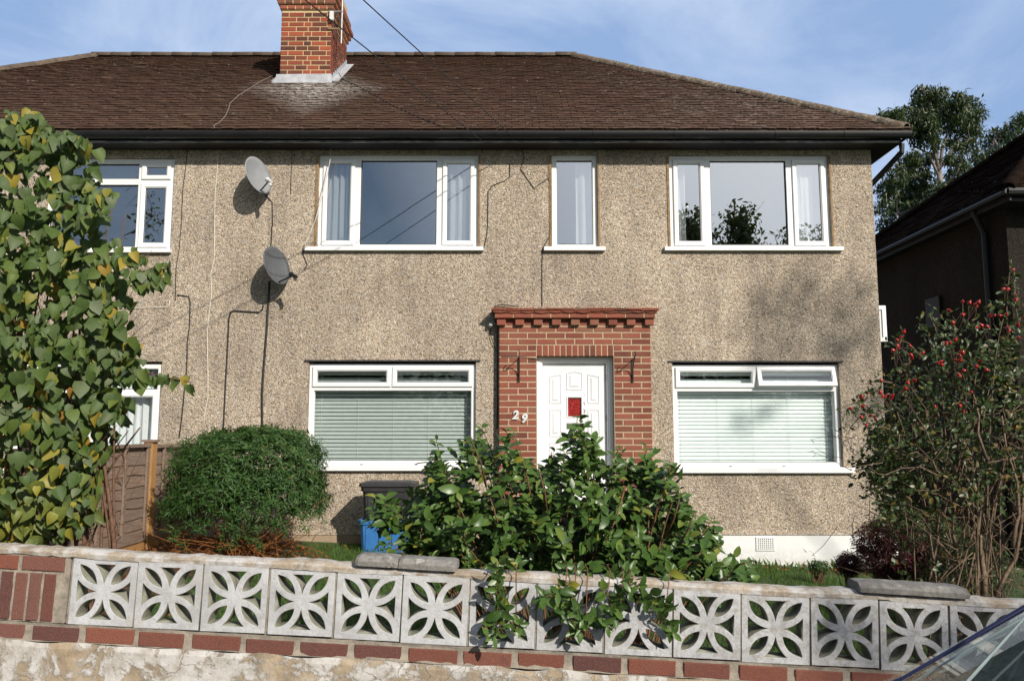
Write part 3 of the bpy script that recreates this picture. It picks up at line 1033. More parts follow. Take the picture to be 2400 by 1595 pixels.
# ---- windows
def window(parent, rect, muls, trans, lights, sill, y0=YF + .035, glass='glass_up', timber=False):
    x0, x1, z0, z1 = rect
    mb = MB()
    mb.ring(x0 + .004, x1 - .004, z0 + .004, z1 - .004, [(0, y0), (.050, y0), (.060, y0 + .014), (.060, y0 + .07), (0, y0 + .07)])
    for (a, b2) in muls:
        mb.cbox(a, b2, y0 - .003, y0 + .06, z0 + .03, z1 - .03, .004)
    for (a, b2, c, d) in trans:
        mb.cbox(a, b2, y0 - .0015, y0 + .058, c, d, .004)
    w = mb.build('window', M['upvc'], parent)
    seal = MB()
    for (a, b2, c, d, typ) in lights:
        gi = 0.0
        if typ in ('sash', 'open'):
            s = MB()
            s.ring(a - .012, b2 + .012, c - .012, d + .012, [(0, y0 - .016), (.006, y0 - .022), (.040, y0 - .022), (.056, y0 - .008), (.056, y0 + .03), (0, y0 + .03)])
            pane = MB()
            pane.quad((a + .036, y0 + .006, c + .036), (b2 - .036, y0 + .006, c + .036), (b2 - .036, y0 + .006, d - .036), (a + .036, y0 + .006, d - .036))
            sl = MB()
            sl.ring(a + .038, b2 - .038, c + .038, d - .038, [(0, y0 - .006), (.007, y0 - .006), (.007, y0 + .004), (0, y0 + .004)])
            if typ == 'open':
                ang = R(17)
                piv = (y0 + .02, d + .012)
                for m_ in (s, pane, sl):
                    m_.v = [(x, piv[0] + (y - piv[0]) * math.cos(ang) + (z - piv[1]) * math.sin(ang),
                             piv[1] - (y - piv[0]) * math.sin(ang) + (z - piv[1]) * math.cos(ang)) for x, y, z in m_.v]
            so_ = s.build('sash', M['upvc'], w)
            pane.build('pane', M[glass], w, fix=False)
            sl.build('gasket', M['seal'], w)
        else:
            pane = MB()
            pane.quad((a - .004, y0 + .03, c - .004), (b2 + .004, y0 + .03, c - .004), (b2 + .004, y0 + .03, d + .004), (a - .004, y0 + .03, d + .004))
            pane.build('pane', M[glass], w, fix=False)
            sl = MB()
            sl.ring(a - .001, b2 + .001, c - .001, d + .001, [(0, y0 + .012), (.008, y0 + .012), (.008, y0 + .028), (0, y0 + .028)])
            sl.build('gasket', M['seal'], w)
    sx0, sx1, sz0, sz1 = sill
    s = MB()
    s.add([(sx0, YF - .055, sz0), (sx1, YF - .055, sz0), (sx1, YF - .055, sz1 - .018), (sx0, YF - .055, sz1 - .018),
           (sx0, YF - .046, sz1 - .010), (sx1, YF - .046, sz1 - .010), (sx1, y0 + .02, sz1), (sx0, y0 + .02, sz1),
           (sx0, y0 + .02, sz0), (sx1, y0 + .02, sz0)],
          [(0, 1, 2, 3), (3, 2, 5, 4), (4, 5, 6, 7), (0, 8, 9, 1), (8, 7, 6, 9), (0, 3, 4, 7, 8), (1, 9, 6, 5, 2)])
    # sills run past the reveal: notch is hidden, ends stand on the wall face
    s.build('sill', M['upvc'], w)
    if timber:
        t = MB()
        t.box(x0 - .030, x0 - .001, YF - .010, YF + .03, z0 - .002, z1 - .02)
        t.build('timber_trim', M['timber_trim'], w)
        t = MB()
        t.box(x1 + .001, x1 + .022, YF - .010, YF + .03, z0 - .002, z1 - .02)
        t.build('timber_trim', M['timber_trim'], w)
    return w


def upper(rect, m1, m2, sill_d, parent, timber):
    x0, x1, z0, z1 = rect
    a0, a1 = wx(m1[0], 465), wx(m1[1], 465)
    b0, b1 = wx(m2[0], 465), wx(m2[1], 465)
    i = .064
    L = [(x0 + i, a0, z0 + i, z1 - i, 'sash'), (a1, b0, z0 + i, z1 - i, 'fixed'), (b1, x1 - i, z0 + i, z1 - i, 'sash')]
    return window(parent, rect, [(a0, a1), (b0, b1)], [], L, (wx(sill_d[0], 575), wx(sill_d[1], 575), wz(578.5), wz(568)), timber=timber)


upper(OP_UC, (813, 829), (1005, 1021), (702, 1114), house, True)
upper(OP_UR, (1622, 1639), (1815, 1831), (1530, 1940), house, True)
i = .064
window(house, OP_US, [], [], [(OP_US[0] + i - .02, OP_US[1] - i + .02, OP_US[2] + i, OP_US[3] - i, 'fixed')],
       (wx(1253, 575), wx(1394, 575), wz(578.5), wz(568)), timber=True)


def lower(rect, mid, tr, opened, sill_d, parent):
    x0, x1, z0, z1 = rect
    m0, m1 = wx(mid[0], 865), wx(mid[1], 865)
    t0, t1 = wz(tr[1]), wz(tr[0])
    top = z1 - .035
    rect2 = (x0, x1, z0, top)
    L = [(x0 + i - .01, m0, t1, top - i + .015, 'sash'), (m1, x1 - i + .01, t1, top - i + .015, 'open' if opened else 'sash'),
         (x0 + i - .02, x1 - i + .02, z0 + i + .035, t0, 'fixed')]
    w = window(parent, rect2, [], [(x0 + .03, x1 - .03, t0, t1), (m0, m1, t1 + .001, top - .03), (x0 + .03, x1 - .03, z0 + .03, z0 + i + .035)], L,
               (wx(sill_d[0], 1080), wx(sill_d[1], 1080), wz(sill_d[3]), wz(sill_d[2])), y0=YF + .045, glass='glass_low')
    # black strip added as the shadow line over the window head
    s = MB()
    s.box(x0 - .05, x1 + .05, YF - .016, YF + .05, z1 - .012, z1 + .006)
    s.build('lintel_shadow_strip', M['seal'], w)
    return w


lower(OP_LC, (897, 905), (888, 899), False, (704, 1098), house) if False else None
w_lc = lower(OP_LC, (897, 905), (888, 899), False, (704, 1100, 1070, 1083), house)
w_lr = lower(OP_LR, (1741, 1747), (890, 901), True, (1548, 1966, 1074, 1088), house)
# drain hole covers on the lower frames
for rect, px in ((OP_LC, (832, 958)), (OP_LR, (1686, 1810))):
    for xd in px:
        x = wx(xd, 1072)
        mb = MB()
        mb.cbox(x - .018, x + .018, YF + .030, YF + .043, rect[2] + .052, rect[2] + .064, .003)
        mb.build('drain_cover', M['lead'], w_lc if rect is OP_LC else w_lr)

# left half windows
x0, x1, z0, z1 = OP_UL
a0, a1 = wx(313, 470), wx(323, 470)
t0, t1 = wz(424), wz(410)
window(nbr, OP_UL, [(a0, a1)], [(x0 + .03, x1 - .03, t0, t1)],
       [(x0 + i, a0, t1, z1 - i, 'fixed'), (a1, x1 - i, t1, z1 - i, 'sash'), (x0 + i, a0, z0 + i, t0, 'fixed'), (a1, x1 - i, z0 + i, t0, 'sash')],
       (x0 - .05, x1 + .02, wz(583), wz(574)))
x0, x1, z0, z1 = OP_LL
a0, a1 = x1 - .86, x1 - .80
t0, t1 = wz(906), wz(896)
window(nbr, (x0, x1, z0, z1 - .03), [(a0, a1)], [(x0 + .03, x1 - .03, t0, t1)],
       [(x0 + i, a0, t1, z1 - i - .03, 'fixed'), (a1, x1 - i, t1, z1 - i - .03, 'fixed'), (x0 + i, a0, z0 + i, t0, 'fixed'), (a1, x1 - i, z0 + i, t0, 'sash')],
       (x0 - .05, x1 + .05, wz(1088), wz(1078)), glass='glass_low')
# open casement on the side wall
mb = MB()
p0, p1 = P(2080, 800, 10.0), P(2080, 716, 10.0)
mb.ring(XR + .01, XR + .42, p0.z, p1.z, [(0, 10.0), (.05, 9.995), (.05, 10.03), (0, 10.03)])
sw = mb.build('window', M['upvc'], house)
mb = MB()
mb.quad((XR + .055, 10.012, p0.z + .045), (XR + .375, 10.012, p0.z + .045), (XR + .375, 10.012, p1.z - .045), (XR + .055, 10.012, p1.z - .045))
mb.build('pane', M['white_plastic'], sw)


# ---- eaves: soffit, fascia, gutter
def eaves(parent, xa, xb, right=False):
    mb = MB()
    mb.box(xa, xb, 9.05, 9.065, EZ + 3.445, EZ + 3.535)
    if right:
        mb.box(4.64, 4.655, 9.066, BACK_Y - .1, EZ + 3.445, EZ + 3.535)
    mb.build('fascia', M['blackboard'], parent)
    mb = MB()
    mb.box(xa, xb, 9.046, 9.07, EZ + 3.423, EZ + 3.444)
    mb.build('fascia_edge', M['fascia_edge'], parent)
    mb = MB()
    mb.box(xa, (4.655 if right else xb), 9.072, BACK_Y - .1, Z_SOF, Z_SOF + .012)
    mb.build('soffit', M['blackboard'], parent)
    # half round gutter
    mb = MB()
    cy, cz, r, th = 8.993, EZ + 3.525, .055, .004
    n = 10
    prof = [(cy + r * math.cos(math.pi + math.pi * k / n), cz + 1.35 * r * math.sin(math.pi + math.pi * k / n)) for k in range(n + 1)]
    prof += [(cy + (r - th) * math.cos(math.pi + math.pi * k / n), cz + 1.35 * (r - th) * math.sin(math.pi + math.pi * k / n)) for k in reversed(range(n + 1))]
    k = len(prof)
    xe = xb + (.11 if right else 0)
    mb.add([(xa, y, z) for y, z in prof] + [(xe, y, z) for y, z in prof],
           [(j, (j + 1) % k, (j + 1) % k + k, j + k) for j in range(k)] + [tuple(range(k)), tuple(reversed(range(k, 2 * k)))])
    if right:
        cx = 4.712
        prof2 = [(cx + (y - cy), z) for y, z in prof]
        mb.add([(x, 9.06, z) for x, z in prof2] + [(x, BACK_Y, z) for x, z in prof2],
               [(j, (j + 1) % k, (j + 1) % k + k, j + k) for j in range(k)] + [tuple(range(k)), tuple(reversed(range(k, 2 * k)))])
    g = mb.build('gutter', M['black'], parent, smooth=False)
    # joints
    x = xa + .5
    while x < xb:
        wdt = random.choice([.008, .008, .06])
        m2 = MB()
        pr = [(cy + (r + .006) * math.cos(math.pi + math.pi * q / n), cz + 1.38 * (r + .004) * math.sin(math.pi + math.pi * q / n)) for q in range(n + 1)]
        m2.add([(x, y, z) for y, z in pr] + [(x + wdt, y, z) for y, z in pr],
               [(j, j + 1, j + 1 + n + 1, j + n + 1) for j in range(n)] + [tuple(range(n + 1)), tuple(reversed(range(n + 1, 2 * n + 2)))])
        m2.build('gutter_joint', M['black'], g)
        x += random.uniform(.8, 1.25)
    return g


eaves(house, XP + .001, EAVE_XR - .1, True)
eaves(nbr, XL - .3, XP - .001)
mb = MB()
pA, pB = P(2119, 345, 9.2), P(2060, 424, 9.35)
mb.tube([(pA.x - .03, 9.2, EZ + 3.46), (pA.x - .03, 9.2, pA.z - .06), (XR + .09, 9.55, pB.z), (XR + .07, 9.6, pB.z - .3), (XR + .07, 9.6, .2)], .034, 10)
mb.build('downpipe', M['black'], house)


# ---- roof
def roof(parent, xa, xb, hip_right):
    tiles = MB()
    gauge = 0.1
    ncourse = int(SL / gauge)
    dy, dz = (RIDGE_Y - EAVE_Y) / SL, (RIDGE_Z - EAVE_Z) / SL
    ny, nz = -dz, dy                     # outward normal (y, z)

    def pt(x, s, h):
        return (x, EAVE_Y + dy * s + ny * h, EAVE_Z + dz * s + nz * h)
    tw = .166
    for c in range(ncourse):
        s0 = c * gauge
        s1 = s0 + gauge * 1.25
        f = s0 / SL
        lo = (EAVE_XL + (RIDGE_XL - EAVE_XL) * f) if not hip_right else xa
        hi = (EAVE_XR + (RIDGE_XR - EAVE_XR) * f) if hip_right else xb
        n0 = math.floor(lo / tw) - 1
        off = tw / 2 if c % 2 else 0.0
        drift = .003 * math.sin(c * .9)
        for k in range(n0, int(hi / tw) + 2):
            x0 = k * tw + off + drift + random.uniform(-.0015, .0015)
            x1 = x0 + tw - random.uniform(.004, .008)
            x0, x1 = max(x0, lo), min(x1, hi)
            if x1 - x0 < .02:
                continue
            h = .031 + random.uniform(-.002, .003)
            t = random.uniform(-.0025, .0025)
            js = random.uniform(-.004, .004)
            if random.random() < .006:
                js -= .02
                h += .006
            a, b2 = pt(x0, s0 + js, h + t), pt(x1, s0 + js, h - t)
            c2, d = pt(x1, s1, h - .022 - t), pt(x0, s1, h - .022 + t)
            e, g = pt(x0, s0 + js, h + t - .0095), pt(x1, s0 + js, h - t - .0095)
            i2, j2 = pt(x1, s1, h - .030), pt(x0, s1, h - .030)
            tiles.add([a, b2, c2, d, e, g, i2, j2], [(0, 1, 2, 3), (4, 5, 1, 0), (5, 6, 2, 1), (7, 4, 0, 3)])
    # the unseen slopes are laid as whole courses
    def course_strip(p0, p1, q0, q1, n):
        p0, p1, q0, q1 = map(Vector, (p0, p1, q0, q1))
        nrm = (p1 - p0).cross(q0 - p0).normalized()
        if nrm.z < 0:
            nrm = -nrm
        for c in range(n):
            f0, f1 = c / n, (c + 1) / n
            a, b2 = p0.lerp(q0, f0) + nrm * .024, p1.lerp(q1, f0) + nrm * .024
            d, e = p0.lerp(q0, f1) + nrm * .012, p1.lerp(q1, f1) + nrm * .012
            tiles.add([a, b2, e, d, a - nrm * .013, b2 - nrm * .013], [(0, 1, 2, 3), (4, 5, 1, 0)])
    if hip_right:
        course_strip((EAVE_XR, EAVE_Y, EAVE_Z), (EAVE_XR, BACK_Y, EAVE_Z), (RIDGE_XR, RIDGE_Y, RIDGE_Z), (RIDGE_XR, RIDGE_Y, RIDGE_Z), ncourse)
        course_strip((EAVE_XR, BACK_Y, EAVE_Z), (xa, BACK_Y, EAVE_Z), (RIDGE_XR, RIDGE_Y, RIDGE_Z), (xa, RIDGE_Y, RIDGE_Z), ncourse)
    else:
        course_strip((EAVE_XL, BACK_Y, EAVE_Z), (EAVE_XL, EAVE_Y, EAVE_Z), (RIDGE_XL, RIDGE_Y, RIDGE_Z), (RIDGE_XL, RIDGE_Y, RIDGE_Z), ncourse)
        course_strip((xb, BACK_Y, EAVE_Z), (EAVE_XL, BACK_Y, EAVE_Z), (xb, RIDGE_Y, RIDGE_Z), (RIDGE_XL, RIDGE_Y, RIDGE_Z), ncourse)
    # felt under the tiles
    if hip_right:
        tiles.quad((xa, EAVE_Y, EAVE_Z - .004), (EAVE_XR, EAVE_Y, EAVE_Z - .004), (RIDGE_XR, RIDGE_Y, RIDGE_Z - .004), (xa, RIDGE_Y, RIDGE_Z - .004))
    else:
        tiles.quad((EAVE_XL, EAVE_Y, EAVE_Z - .004), (xb, EAVE_Y, EAVE_Z - .004), (xb, RIDGE_Y, RIDGE_Z - .004), (RIDGE_XL, RIDGE_Y, RIDGE_Z - .004))
    return tiles.build('roof', M['tile'], parent, fix=False)


def ridge_run(a, b2, mb, seg=.33, r=.088):
    a, b2 = Vector(a), Vector(b2)
    L = (b2 - a).length
    n = int(L / seg)
    d = (b2 - a) / n
    t = d.normalized()
    side = t.cross(Vector((0, 0, 1))).normalized()
    up = side.cross(t).normalized()
    if up.z < 0:
        up = -up
    for k in range(n):
        p0 = a + d * k - t * .012 + up * random.uniform(-.004, .006)
        p1 = a + d * (k + 1) + t * .004 + up * random.uniform(-.004, .006)
        rr = r * random.uniform(.98, 1.03)
        m = 9
        ring = []
        for j in range(m):
            ang = math.pi * (-.10 + 1.2 * j / (m - 1))
            ring.append(side * math.cos(ang) * rr * 1.15 + up * (math.sin(ang) * rr * .8 - .0))
        mb.add([p0 + q for q in ring] + [p1 + q * .96 for q in ring] + [p0 + q * .86 for q in ring],
               [(j, j + 1, m + j + 1, m + j) for j in range(m - 1)] + [(j, 2 * m + j, 2 * m + j + 1, j + 1) for j in range(m - 1)])
    return mb


rf_r = roof(house, XP, None, True)
rf_l = roof(nbr, None, XP, False)
mb = MB()
ridge_run((XP, RIDGE_Y, RIDGE_Z + .02), (RIDGE_XR + .05, RIDGE_Y, RIDGE_Z + .02), mb)
ridge_run((EAVE_XR - .04, EAVE_Y + .04, EAVE_Z + .04), (RIDGE_XR, RIDGE_Y, RIDGE_Z + .02), mb)
ridge_run((EAVE_XR - .04, BACK_Y - .04, EAVE_Z + .04), (RIDGE_XR, RIDGE_Y, RIDGE_Z + .02), mb)
mb.build('ridge_tiles', M['ridge'], rf_r, smooth=True, fix=False)
mb = MB()
ridge_run((RIDGE_XL - .05, RIDGE_Y, RIDGE_Z + .02), (XP, RIDGE_Y, RIDGE_Z + .02), mb)
ridge_run((RIDGE_XL, RIDGE_Y, RIDGE_Z + .02), (EAVE_XL + .04, EAVE_Y + .04, EAVE_Z + .04), mb)
mb.build('ridge_tiles', M['ridge'], rf_l, smooth=True, fix=False)


# ---- brickwork
def brick_box(mb, o, u, v, n, a0, a1, b0, b1, d, back=.02):
    """brick spanning a0..a1 along u, b0..b1 along v, face standing d out along n; slightly rounded"""
    c = .004
    j = [random.uniform(-.0015, .0015) for _ in range(3)]
    d += j[0]

    def q(a, b_, h):
        return o + u * a + v * b_ + n * h
    F = [q(a0 + c, b0 + c, d), q(a1 - c, b0 + c, d), q(a1 - c, b1 - c, d), q(a0 + c, b1 - c, d)]
    E = [q(a0, b0, d - c), q(a1, b0, d - c), q(a1, b1, d - c), q(a0, b1, d - c)]
    B = [q(a0, b0, -back), q(a1, b0, -back), q(a1, b1, -back), q(a0, b1, -back)]
    mb.add(F + E + B, [(0, 1, 2, 3), (4, 5, 1, 0), (5, 6, 2, 1), (6, 7, 3, 2), (7, 4, 0, 3), (8, 9, 5, 4), (9, 10, 6, 5), (10, 11, 7, 6), (11, 8, 4, 7)])


ZV = Vector((0, 0, 1))


def chimney():
    rng = random.Random(5)
    cx0, cx1, cy0, cy1 = -3.445, -2.70, 11.07, 12.12
    zb, zt = EZ + 4.7, EZ + 6.24
    br, mo = MB(), MB()
    CH = .0752
    faces = [(Vector((cx0, cy0, 0)), Vector((1, 0, 0)), Vector((0, -1, 0)), cx1 - cx0),
             (Vector((cx1, cy0, 0)), Vector((0, 1, 0)), Vector((1, 0, 0)), cy1 - cy0),
             (Vector((cx1, cy1, 0)), Vector((-1, 0, 0)), Vector((0, 1, 0)), cx1 - cx0),
             (Vector((cx0, cy1, 0)), Vector((0, -1, 0)), Vector((-1, 0, 0)), cy1 - cy0)]

    def rows(z0, z1, grow, mbb, flem=True):
        nrow = max(1, round((z1 - z0) / CH))
        for r_ in range(nrow):
            za = z0 + r_ * CH
            for fi, (o, u, n, w) in enumerate(faces):
                o2 = o - u * grow + n * grow
                W = w + 2 * grow
                odd = (r_ + (fi % 2)) % 2
                x = 0.0
                seq = ([.1025, .215, .1025, .215] if odd else [.215, .165, .165, .215])
                k = 0
                if not flem:
                    seq = [.105]
                while x < W - .02:
                    L = seq[k % len(seq)]
                    e = min(x + L, W)
                    if W - e < .06:
                        e = W
                    brick_box(mbb, o2 + Vector((0, 0, za)), u, ZV, n, x + (.0005 if x == 0 else .0), e - (.0005 if e == W else 0), .006, CH - .007, .005)
                    x = e + .013
                    k += 1
    rows(zb, zt, 0.0, br)
    mo.box(cx0 + .001, cx1 - .001, cy0 + .001, cy1 - .001, zb, zt + .6)
    ch = br.build('chimney', M['brick_chim'], house, fix=False)
    cap = MB()
    rows(zt, zt + CH, .024, cap, False)
    rows(zt + CH, zt + 2 * CH, .055, cap, False)
    rows(zt + 2 * CH, zt + 3 * CH, .085, cap, False)
    rows(zt + 3 * CH, zt + 5 * CH, .05, cap, True)
    for g_, z_ in ((.022, zt), (.053, zt + CH), (.083, zt + 2 * CH), (.048, zt + 3 * CH)):
        mo.box(cx0 - g_, cx1 + g_, cy0 - g_, cy1 + g_, z_ + .003, z_ + CH - .003)
    cap.build('corbel', M['brick_cap'], ch, fix=False)
    mo.box(cx0 - .03, cx1 + .03, cy0 - .03, cy1 + .03, zt + 5 * CH, zt + 5 * CH + .05)
    mo.build('mortar', M['mortar_chim'], ch)
    for k in range(2):
        t = MB()
        y = cy0 + .3 + .45 * k
        t.tube([(-3.07, y, zt + .40), (-3.07, y, zt + .5), (-3.07, y, zt + .75), (-3.07, y, zt + .8)], [.13, .12, .10, .125], 16)
        t.build('chimney_pot', M['terracotta'], ch, smooth=True)
    # lead flashings
    ld = MB()
    slope = (RIDGE_Z - EAVE_Z) / (RIDGE_Y - EAVE_Y)

    def rz(y):
        return EAVE_Z + (y - EAVE_Y) * slope + .03
    zf = rz(cy0)
    ld.add([(cx0 - .05, cy0 - .012, zf + .11), (cx1 + .02, cy0 - .012, zf + .12), (cx1 + .03, cy0 - .02, zf + .03), (cx0 - .06, cy0 - .02, zf + .02),
            (cx1 + .05, cy0 - .09, rz(cy0 - .09) + .008), (cx0 - .10, cy0 - .09, rz(cy0 - .09) + .008), (cx0 - .05, cy0 + .02, zf + .11), (cx1 + .02, cy0 + .02, zf + .12)],
           [(0, 1, 2, 3), (3, 2, 4, 5), (0, 6, 7, 1)])
    steps = 9
    for k in range(steps):
        ya, yb = cy0 + (cy1 - cy0) * k / steps, cy0 + (cy1 - cy0) * (k + 1) / steps
        zt_ = rz(ya) + .09
        for sx, s in ((cx1, 1), (cx0, -1)):
            ld.add([(sx + s * .012, ya, rz(ya) - .02), (sx + s * .012, yb, rz(yb) - .02), (sx + s * .012, yb, zt_ + .07), (sx + s * .012, ya, zt_ + .03)], [(0, 1, 2, 3)])
            ld.add([(sx + s * .012, ya, rz(ya) + .01), (sx + s * .012, yb, rz(yb) + .01), (sx + s * .13, yb, rz(yb) + .012), (sx + s * .13, ya, rz(ya) + .012)], [(0, 1, 2, 3)])
    ld.build('flashing', M['lead'], ch, fix=False)
    # aerial pole with its brackets
    return cx1, cy0, zt


chx, chy, chz = chimney()


# ---- brick door surround
def zz(y):
    return P(1348, 680 + y / 3.734, YF - .1).z


def surround():
    yF = YF - .105
    o = Vector((BAY_X0, yF, 0))
    u = Vector((1, 0, 0))
    n = Vector((0, -1, 0))
    W = BAY_X1 - BAY_X0
    bl = W / 8
    br, mo = MB(), MB()
    ztop = zz(316)
    pit = (zz(316) - zz(316 + 54.2 * 14)) / 14
    zarch1, zarch0 = ztop - 3 * pit, DZ1
    row = 0
    z = ztop
    g = ground(.7) - .1
    while z > g:
        odd = row % 2
        edges = [0.0] + ([bl / 2 + bl * k for k in range(8)] if odd else [bl * k for k in range(1, 8)]) + [W]
        for a, b2 in zip(edges[:-1], edges[1:]):
            parts = [(a, b2)]
            if z - pit / 2 < zarch1:
                parts = []
                ox0, ox1 = DX0 - BAY_X0, DX1 - BAY_X0
                if a < ox0 - .01:
                    parts.append((a, min(b2, ox0)))
                if b2 > ox1 + .01:
                    parts.append((max(a, ox1), b2))
            for (p, q) in parts:
                if q - p < .03:
                    continue
                brick_box(br, Vector((BAY_X0, yF, z - pit)), u, ZV, n, p + (.0 if p == 0 else .0065), q - (.0 if q == W else .0065), .0065, pit - .0065, .003 + random.uniform(0, .003), .012)
        z -= pit
        row += 1
    # bricks on edge over the door
    N = 13
    wv = (DX1 - DX0) / N
    for k in range(N):
        brick_box(br, Vector((DX0, yF, zarch0)), u, ZV, n, k * wv + .0065, (k + 1) * wv - .0065, .0, zarch1 - zarch0 - .005, .005, .06)
    # mortar body
    for (a, b2, c, d) in ((BAY_X0 + .002, DX0 - .0, g, zarch0), (DX1, BAY_X1 - .002, g, zarch0), (BAY_X0 + .002, BAY_X1 - .002, zarch0, zz(205))):
        mo.box(a, b2, yF, YF + .001, c + .001, d)
    sr = br.build('door_surround', M['brick_red'], house, fix=False)
    # dentils, header course, creasing tiles
    cn = MB()
    d0, d1 = zz(310), zz(256)
    for xc in (280, 440, 600, 760, 925, 1090, 1252, 1410, 1570):
        xm = P(1100 + xc / 3.734, 760, yF).x
        brick_box(cn, Vector((xm, yF, d0)), u, ZV, n, -.052, .052, 0, d1 - d0, .055, .01)
    for xc in (360, 520, 680, 842, 1007, 1171, 1331, 1490):
        xm = P(1100 + xc / 3.734, 760, yF).x
        brick_box(cn, Vector((xm, yF, d0)), u, ZV, n, -.050, .050, 0, d1 - d0, .004, .01)
    c0, c1 = zz(250), zz(204)
    xa, xb = BAY_X0 - .052, BAY_X1 + .052
    k8 = (xb - xa) / 8.6
    x = xa
    while x < xb - .02:
        e = min(x + k8, xb)
        brick_box(cn, Vector((0, yF - .0, c0)), u, ZV, n, x + .004, e - .004, .0, c1 - c0, .082, .1)
        x = e
    cn.build('dentil_course', M['brick_red'], sr, fix=False)
    mo.box(xa + .002, xb - .002, yF - .078, YF - .001, c0 + .002, c1 + .004)
    mo.build('mortar', M['mortar'], sr)
    tl = MB()
    t0 = zz(202)
    for layer in range(3):
        ex = .07 + .012 * layer
        x = BAY_X0 - ex
        zl = t0 + layer * .0165
        while x < BAY_X1 + ex - .02:
            e = min(x + random.uniform(.15, .17), BAY_X1 + ex)
            jz = random.uniform(-.003, .003)
            dip = .008 if layer == 0 else 0
            pts = [(x + .002, zl + jz), ((x + e) / 2, zl + jz - dip), (e - .002, zl + jz), (e - .002, zl + .013 + jz), (x + .002, zl + .013 + jz)]
            tl.prism(pts, yF - .10 - .012 * layer + random.uniform(-.004, .004), YF - .0015)
            x = e
    tl.build('creasing_tiles', M['brick_cap'], sr)
    return sr


surround()


# ---- door
def door():
    x0, x1 = DX0 + .004, DX1 - .004
    ztop = DZ1 - .004
    zb = ground(.75) + .06
    yf = YF - .02
    mb = MB()
    mb.ring(x0, x1, zb - .1, ztop, [(0, yf), (.042, yf), (.05, yf + .012), (.062, yf + .014), (.07, yf + .03), (.07, yf + .10), (0, yf + .10)])
    fr = mb.build('door_frame', M['door_white'], house)
    dx0, dx1 = x0 + .0745, x1 - .0745
    zt = ztop - .0745
    yd = YF + .045

    def dz(y):
        return P(1348, 680 + y / 3.734, yd).z

    def dx(x):
        return P(1100 + x / 3.734, 930, yd).x
    # scale photo columns into the slab
    sl = MB()
    gx0, gx1, gz0, gz1 = dx(862), dx(980), dz(1103), dz(938)
    for (a, b2, c, d) in ((dx0, gx0, zb, zt), (gx1, dx1, zb, zt), (gx0, gx1, gz1, zt), (gx0, gx1, zb, gz0)):
        sl.box(a, b2, yd, yd + .04, c, d)
    pl = MB()

    def panel(poly):
        n = len(poly)
        cx = sum(p[0] for p in poly) / n
        cz = sum(p[1] for p in poly) / n
        w = max(p[0] for p in poly) - min(p[0] for p in poly)
        h = max(p[1] for p in poly) - min(p[1] for p in poly)

        def ins(t):
            return [(cx + (x - cx) * (1 - 2 * t / w), cz + (z - cz) * (1 - 2 * t / h)) for x, z in poly]
        loops = [(ins(0), yd - .0005), (ins(.006), yd - .011), (ins(.012), yd - .004), (ins(.020), yd - .0015), (ins(.034), yd - .0015), (ins(.05), yd - .010)]
        v, f = [], []
        for lp, y in loops:
            v += [(x, y, z) for x, z in lp]
        for k in range(len(loops) - 1):
            for q in range(n):
                f.append((k * n + q, k * n + (q + 1) % n, (k + 1) * n + (q + 1) % n, (k + 1) * n + q))
        f.append(tuple(range((len(loops) - 1) * n, len(loops) * n)))
        pl.add(v, f)
    L0, L1, C0, C1, R0, R1 = dx(700), dx(805), dx(850), dx(992), dx(1035), dx(1139)
    panel([(L0, dz(990)), (L1, dz(990)), (L1, dz(733)), (L0, dz(752))])
    panel([(R0, dz(990)), (R1, dz(990)), (R1, dz(752)), (R0, dz(733))])
    panel([(C0, dz(876)), (C1, dz(876)), (C1, dz(724)), ((C0 + C1) / 2, dz(708)), (C0, dz(724))])
    for (ya, yb) in ((1042, 1280), (1330, 1568), (1618, 1760)):
        for (a, b2) in ((L0, L1), (R0, R1)):
            panel([(a, dz(yb)), (b2, dz(yb)), (b2, dz(ya)), (a, dz(ya))])
    panel([(C0, dz(1480)), (C1, dz(1480)), (C1, dz(1330)), (C0, dz(1330))])
    panel([(C0, dz(1760)), (C1, dz(1760)), (C1, dz(1530)), (C0, dz(1530))])
    s = sl.build('door', M['door_white'], house)
    pl.build('panel_moulding', M['door_white'], s, fix=True)
    g = MB()
    g.box(gx0, gx1, yd + .014, yd + .02, gz0, gz1)
    g.build('red_pane', M['red_glass'], s)
    b = MB()
    b.ring(gx0 - .010, gx1 + .010, gz0 - .010, gz1 + .010, [(0, yd - .010), (.010, yd - .006), (.010, yd + .013), (0, yd + .003)])
    b.build('glazing_bead', M['door_white'], s)
    lb = MB()
    lb.ring(dx(852), dx(990), dz(1210), dz(1160), [(0, yd - .008), (.012, yd - .010), (.012, yd - .001), (0, yd - .001)])
    lb.cbox(dx(860), dx(982), yd - .006, yd - .0005, dz(1203), dz(1167), .003)
    lb.build('letter_flap', M['galv'], s)
    ch = MB()
    rn = random.Random(3)
    for (x, y, r_) in ((1009, 915, 5), (1002, 985, 7), (1008, 998, 6), (1001, 1040, 5), (1008, 1052, 8), (1004, 1066, 7), (1010, 1110, 6)):
        X, Z = dx(x), dz(y)
        r2 = r_ / 3.734 / 200
        ch = MB()
        ch.poly([(X + math.cos(a) * r2 * rn.uniform(.5, 1.3), yd - .0012, Z + math.sin(a) * r2 * rn.uniform(.6, 1.5)) for a in [k * .9 for k in range(7)]])
        ch.build('paint_chip', M['chip'], s, fix=False)
    for y in (760, 1115):
        hg = MB()
        hg.box(x1 - .078, x1 - .0705, yf + .04, yf + .05, dz(y) - .035, dz(y) + .035)
        hg.build('hinge', M['galv'], fr)
    st = MB()
    st.box(x0 - .1, x1 + .1, YF - .35, YF + .06, ground(.75) - .05, zb - .012)
    st.build('doorstep', M['kerb'], house)


door()

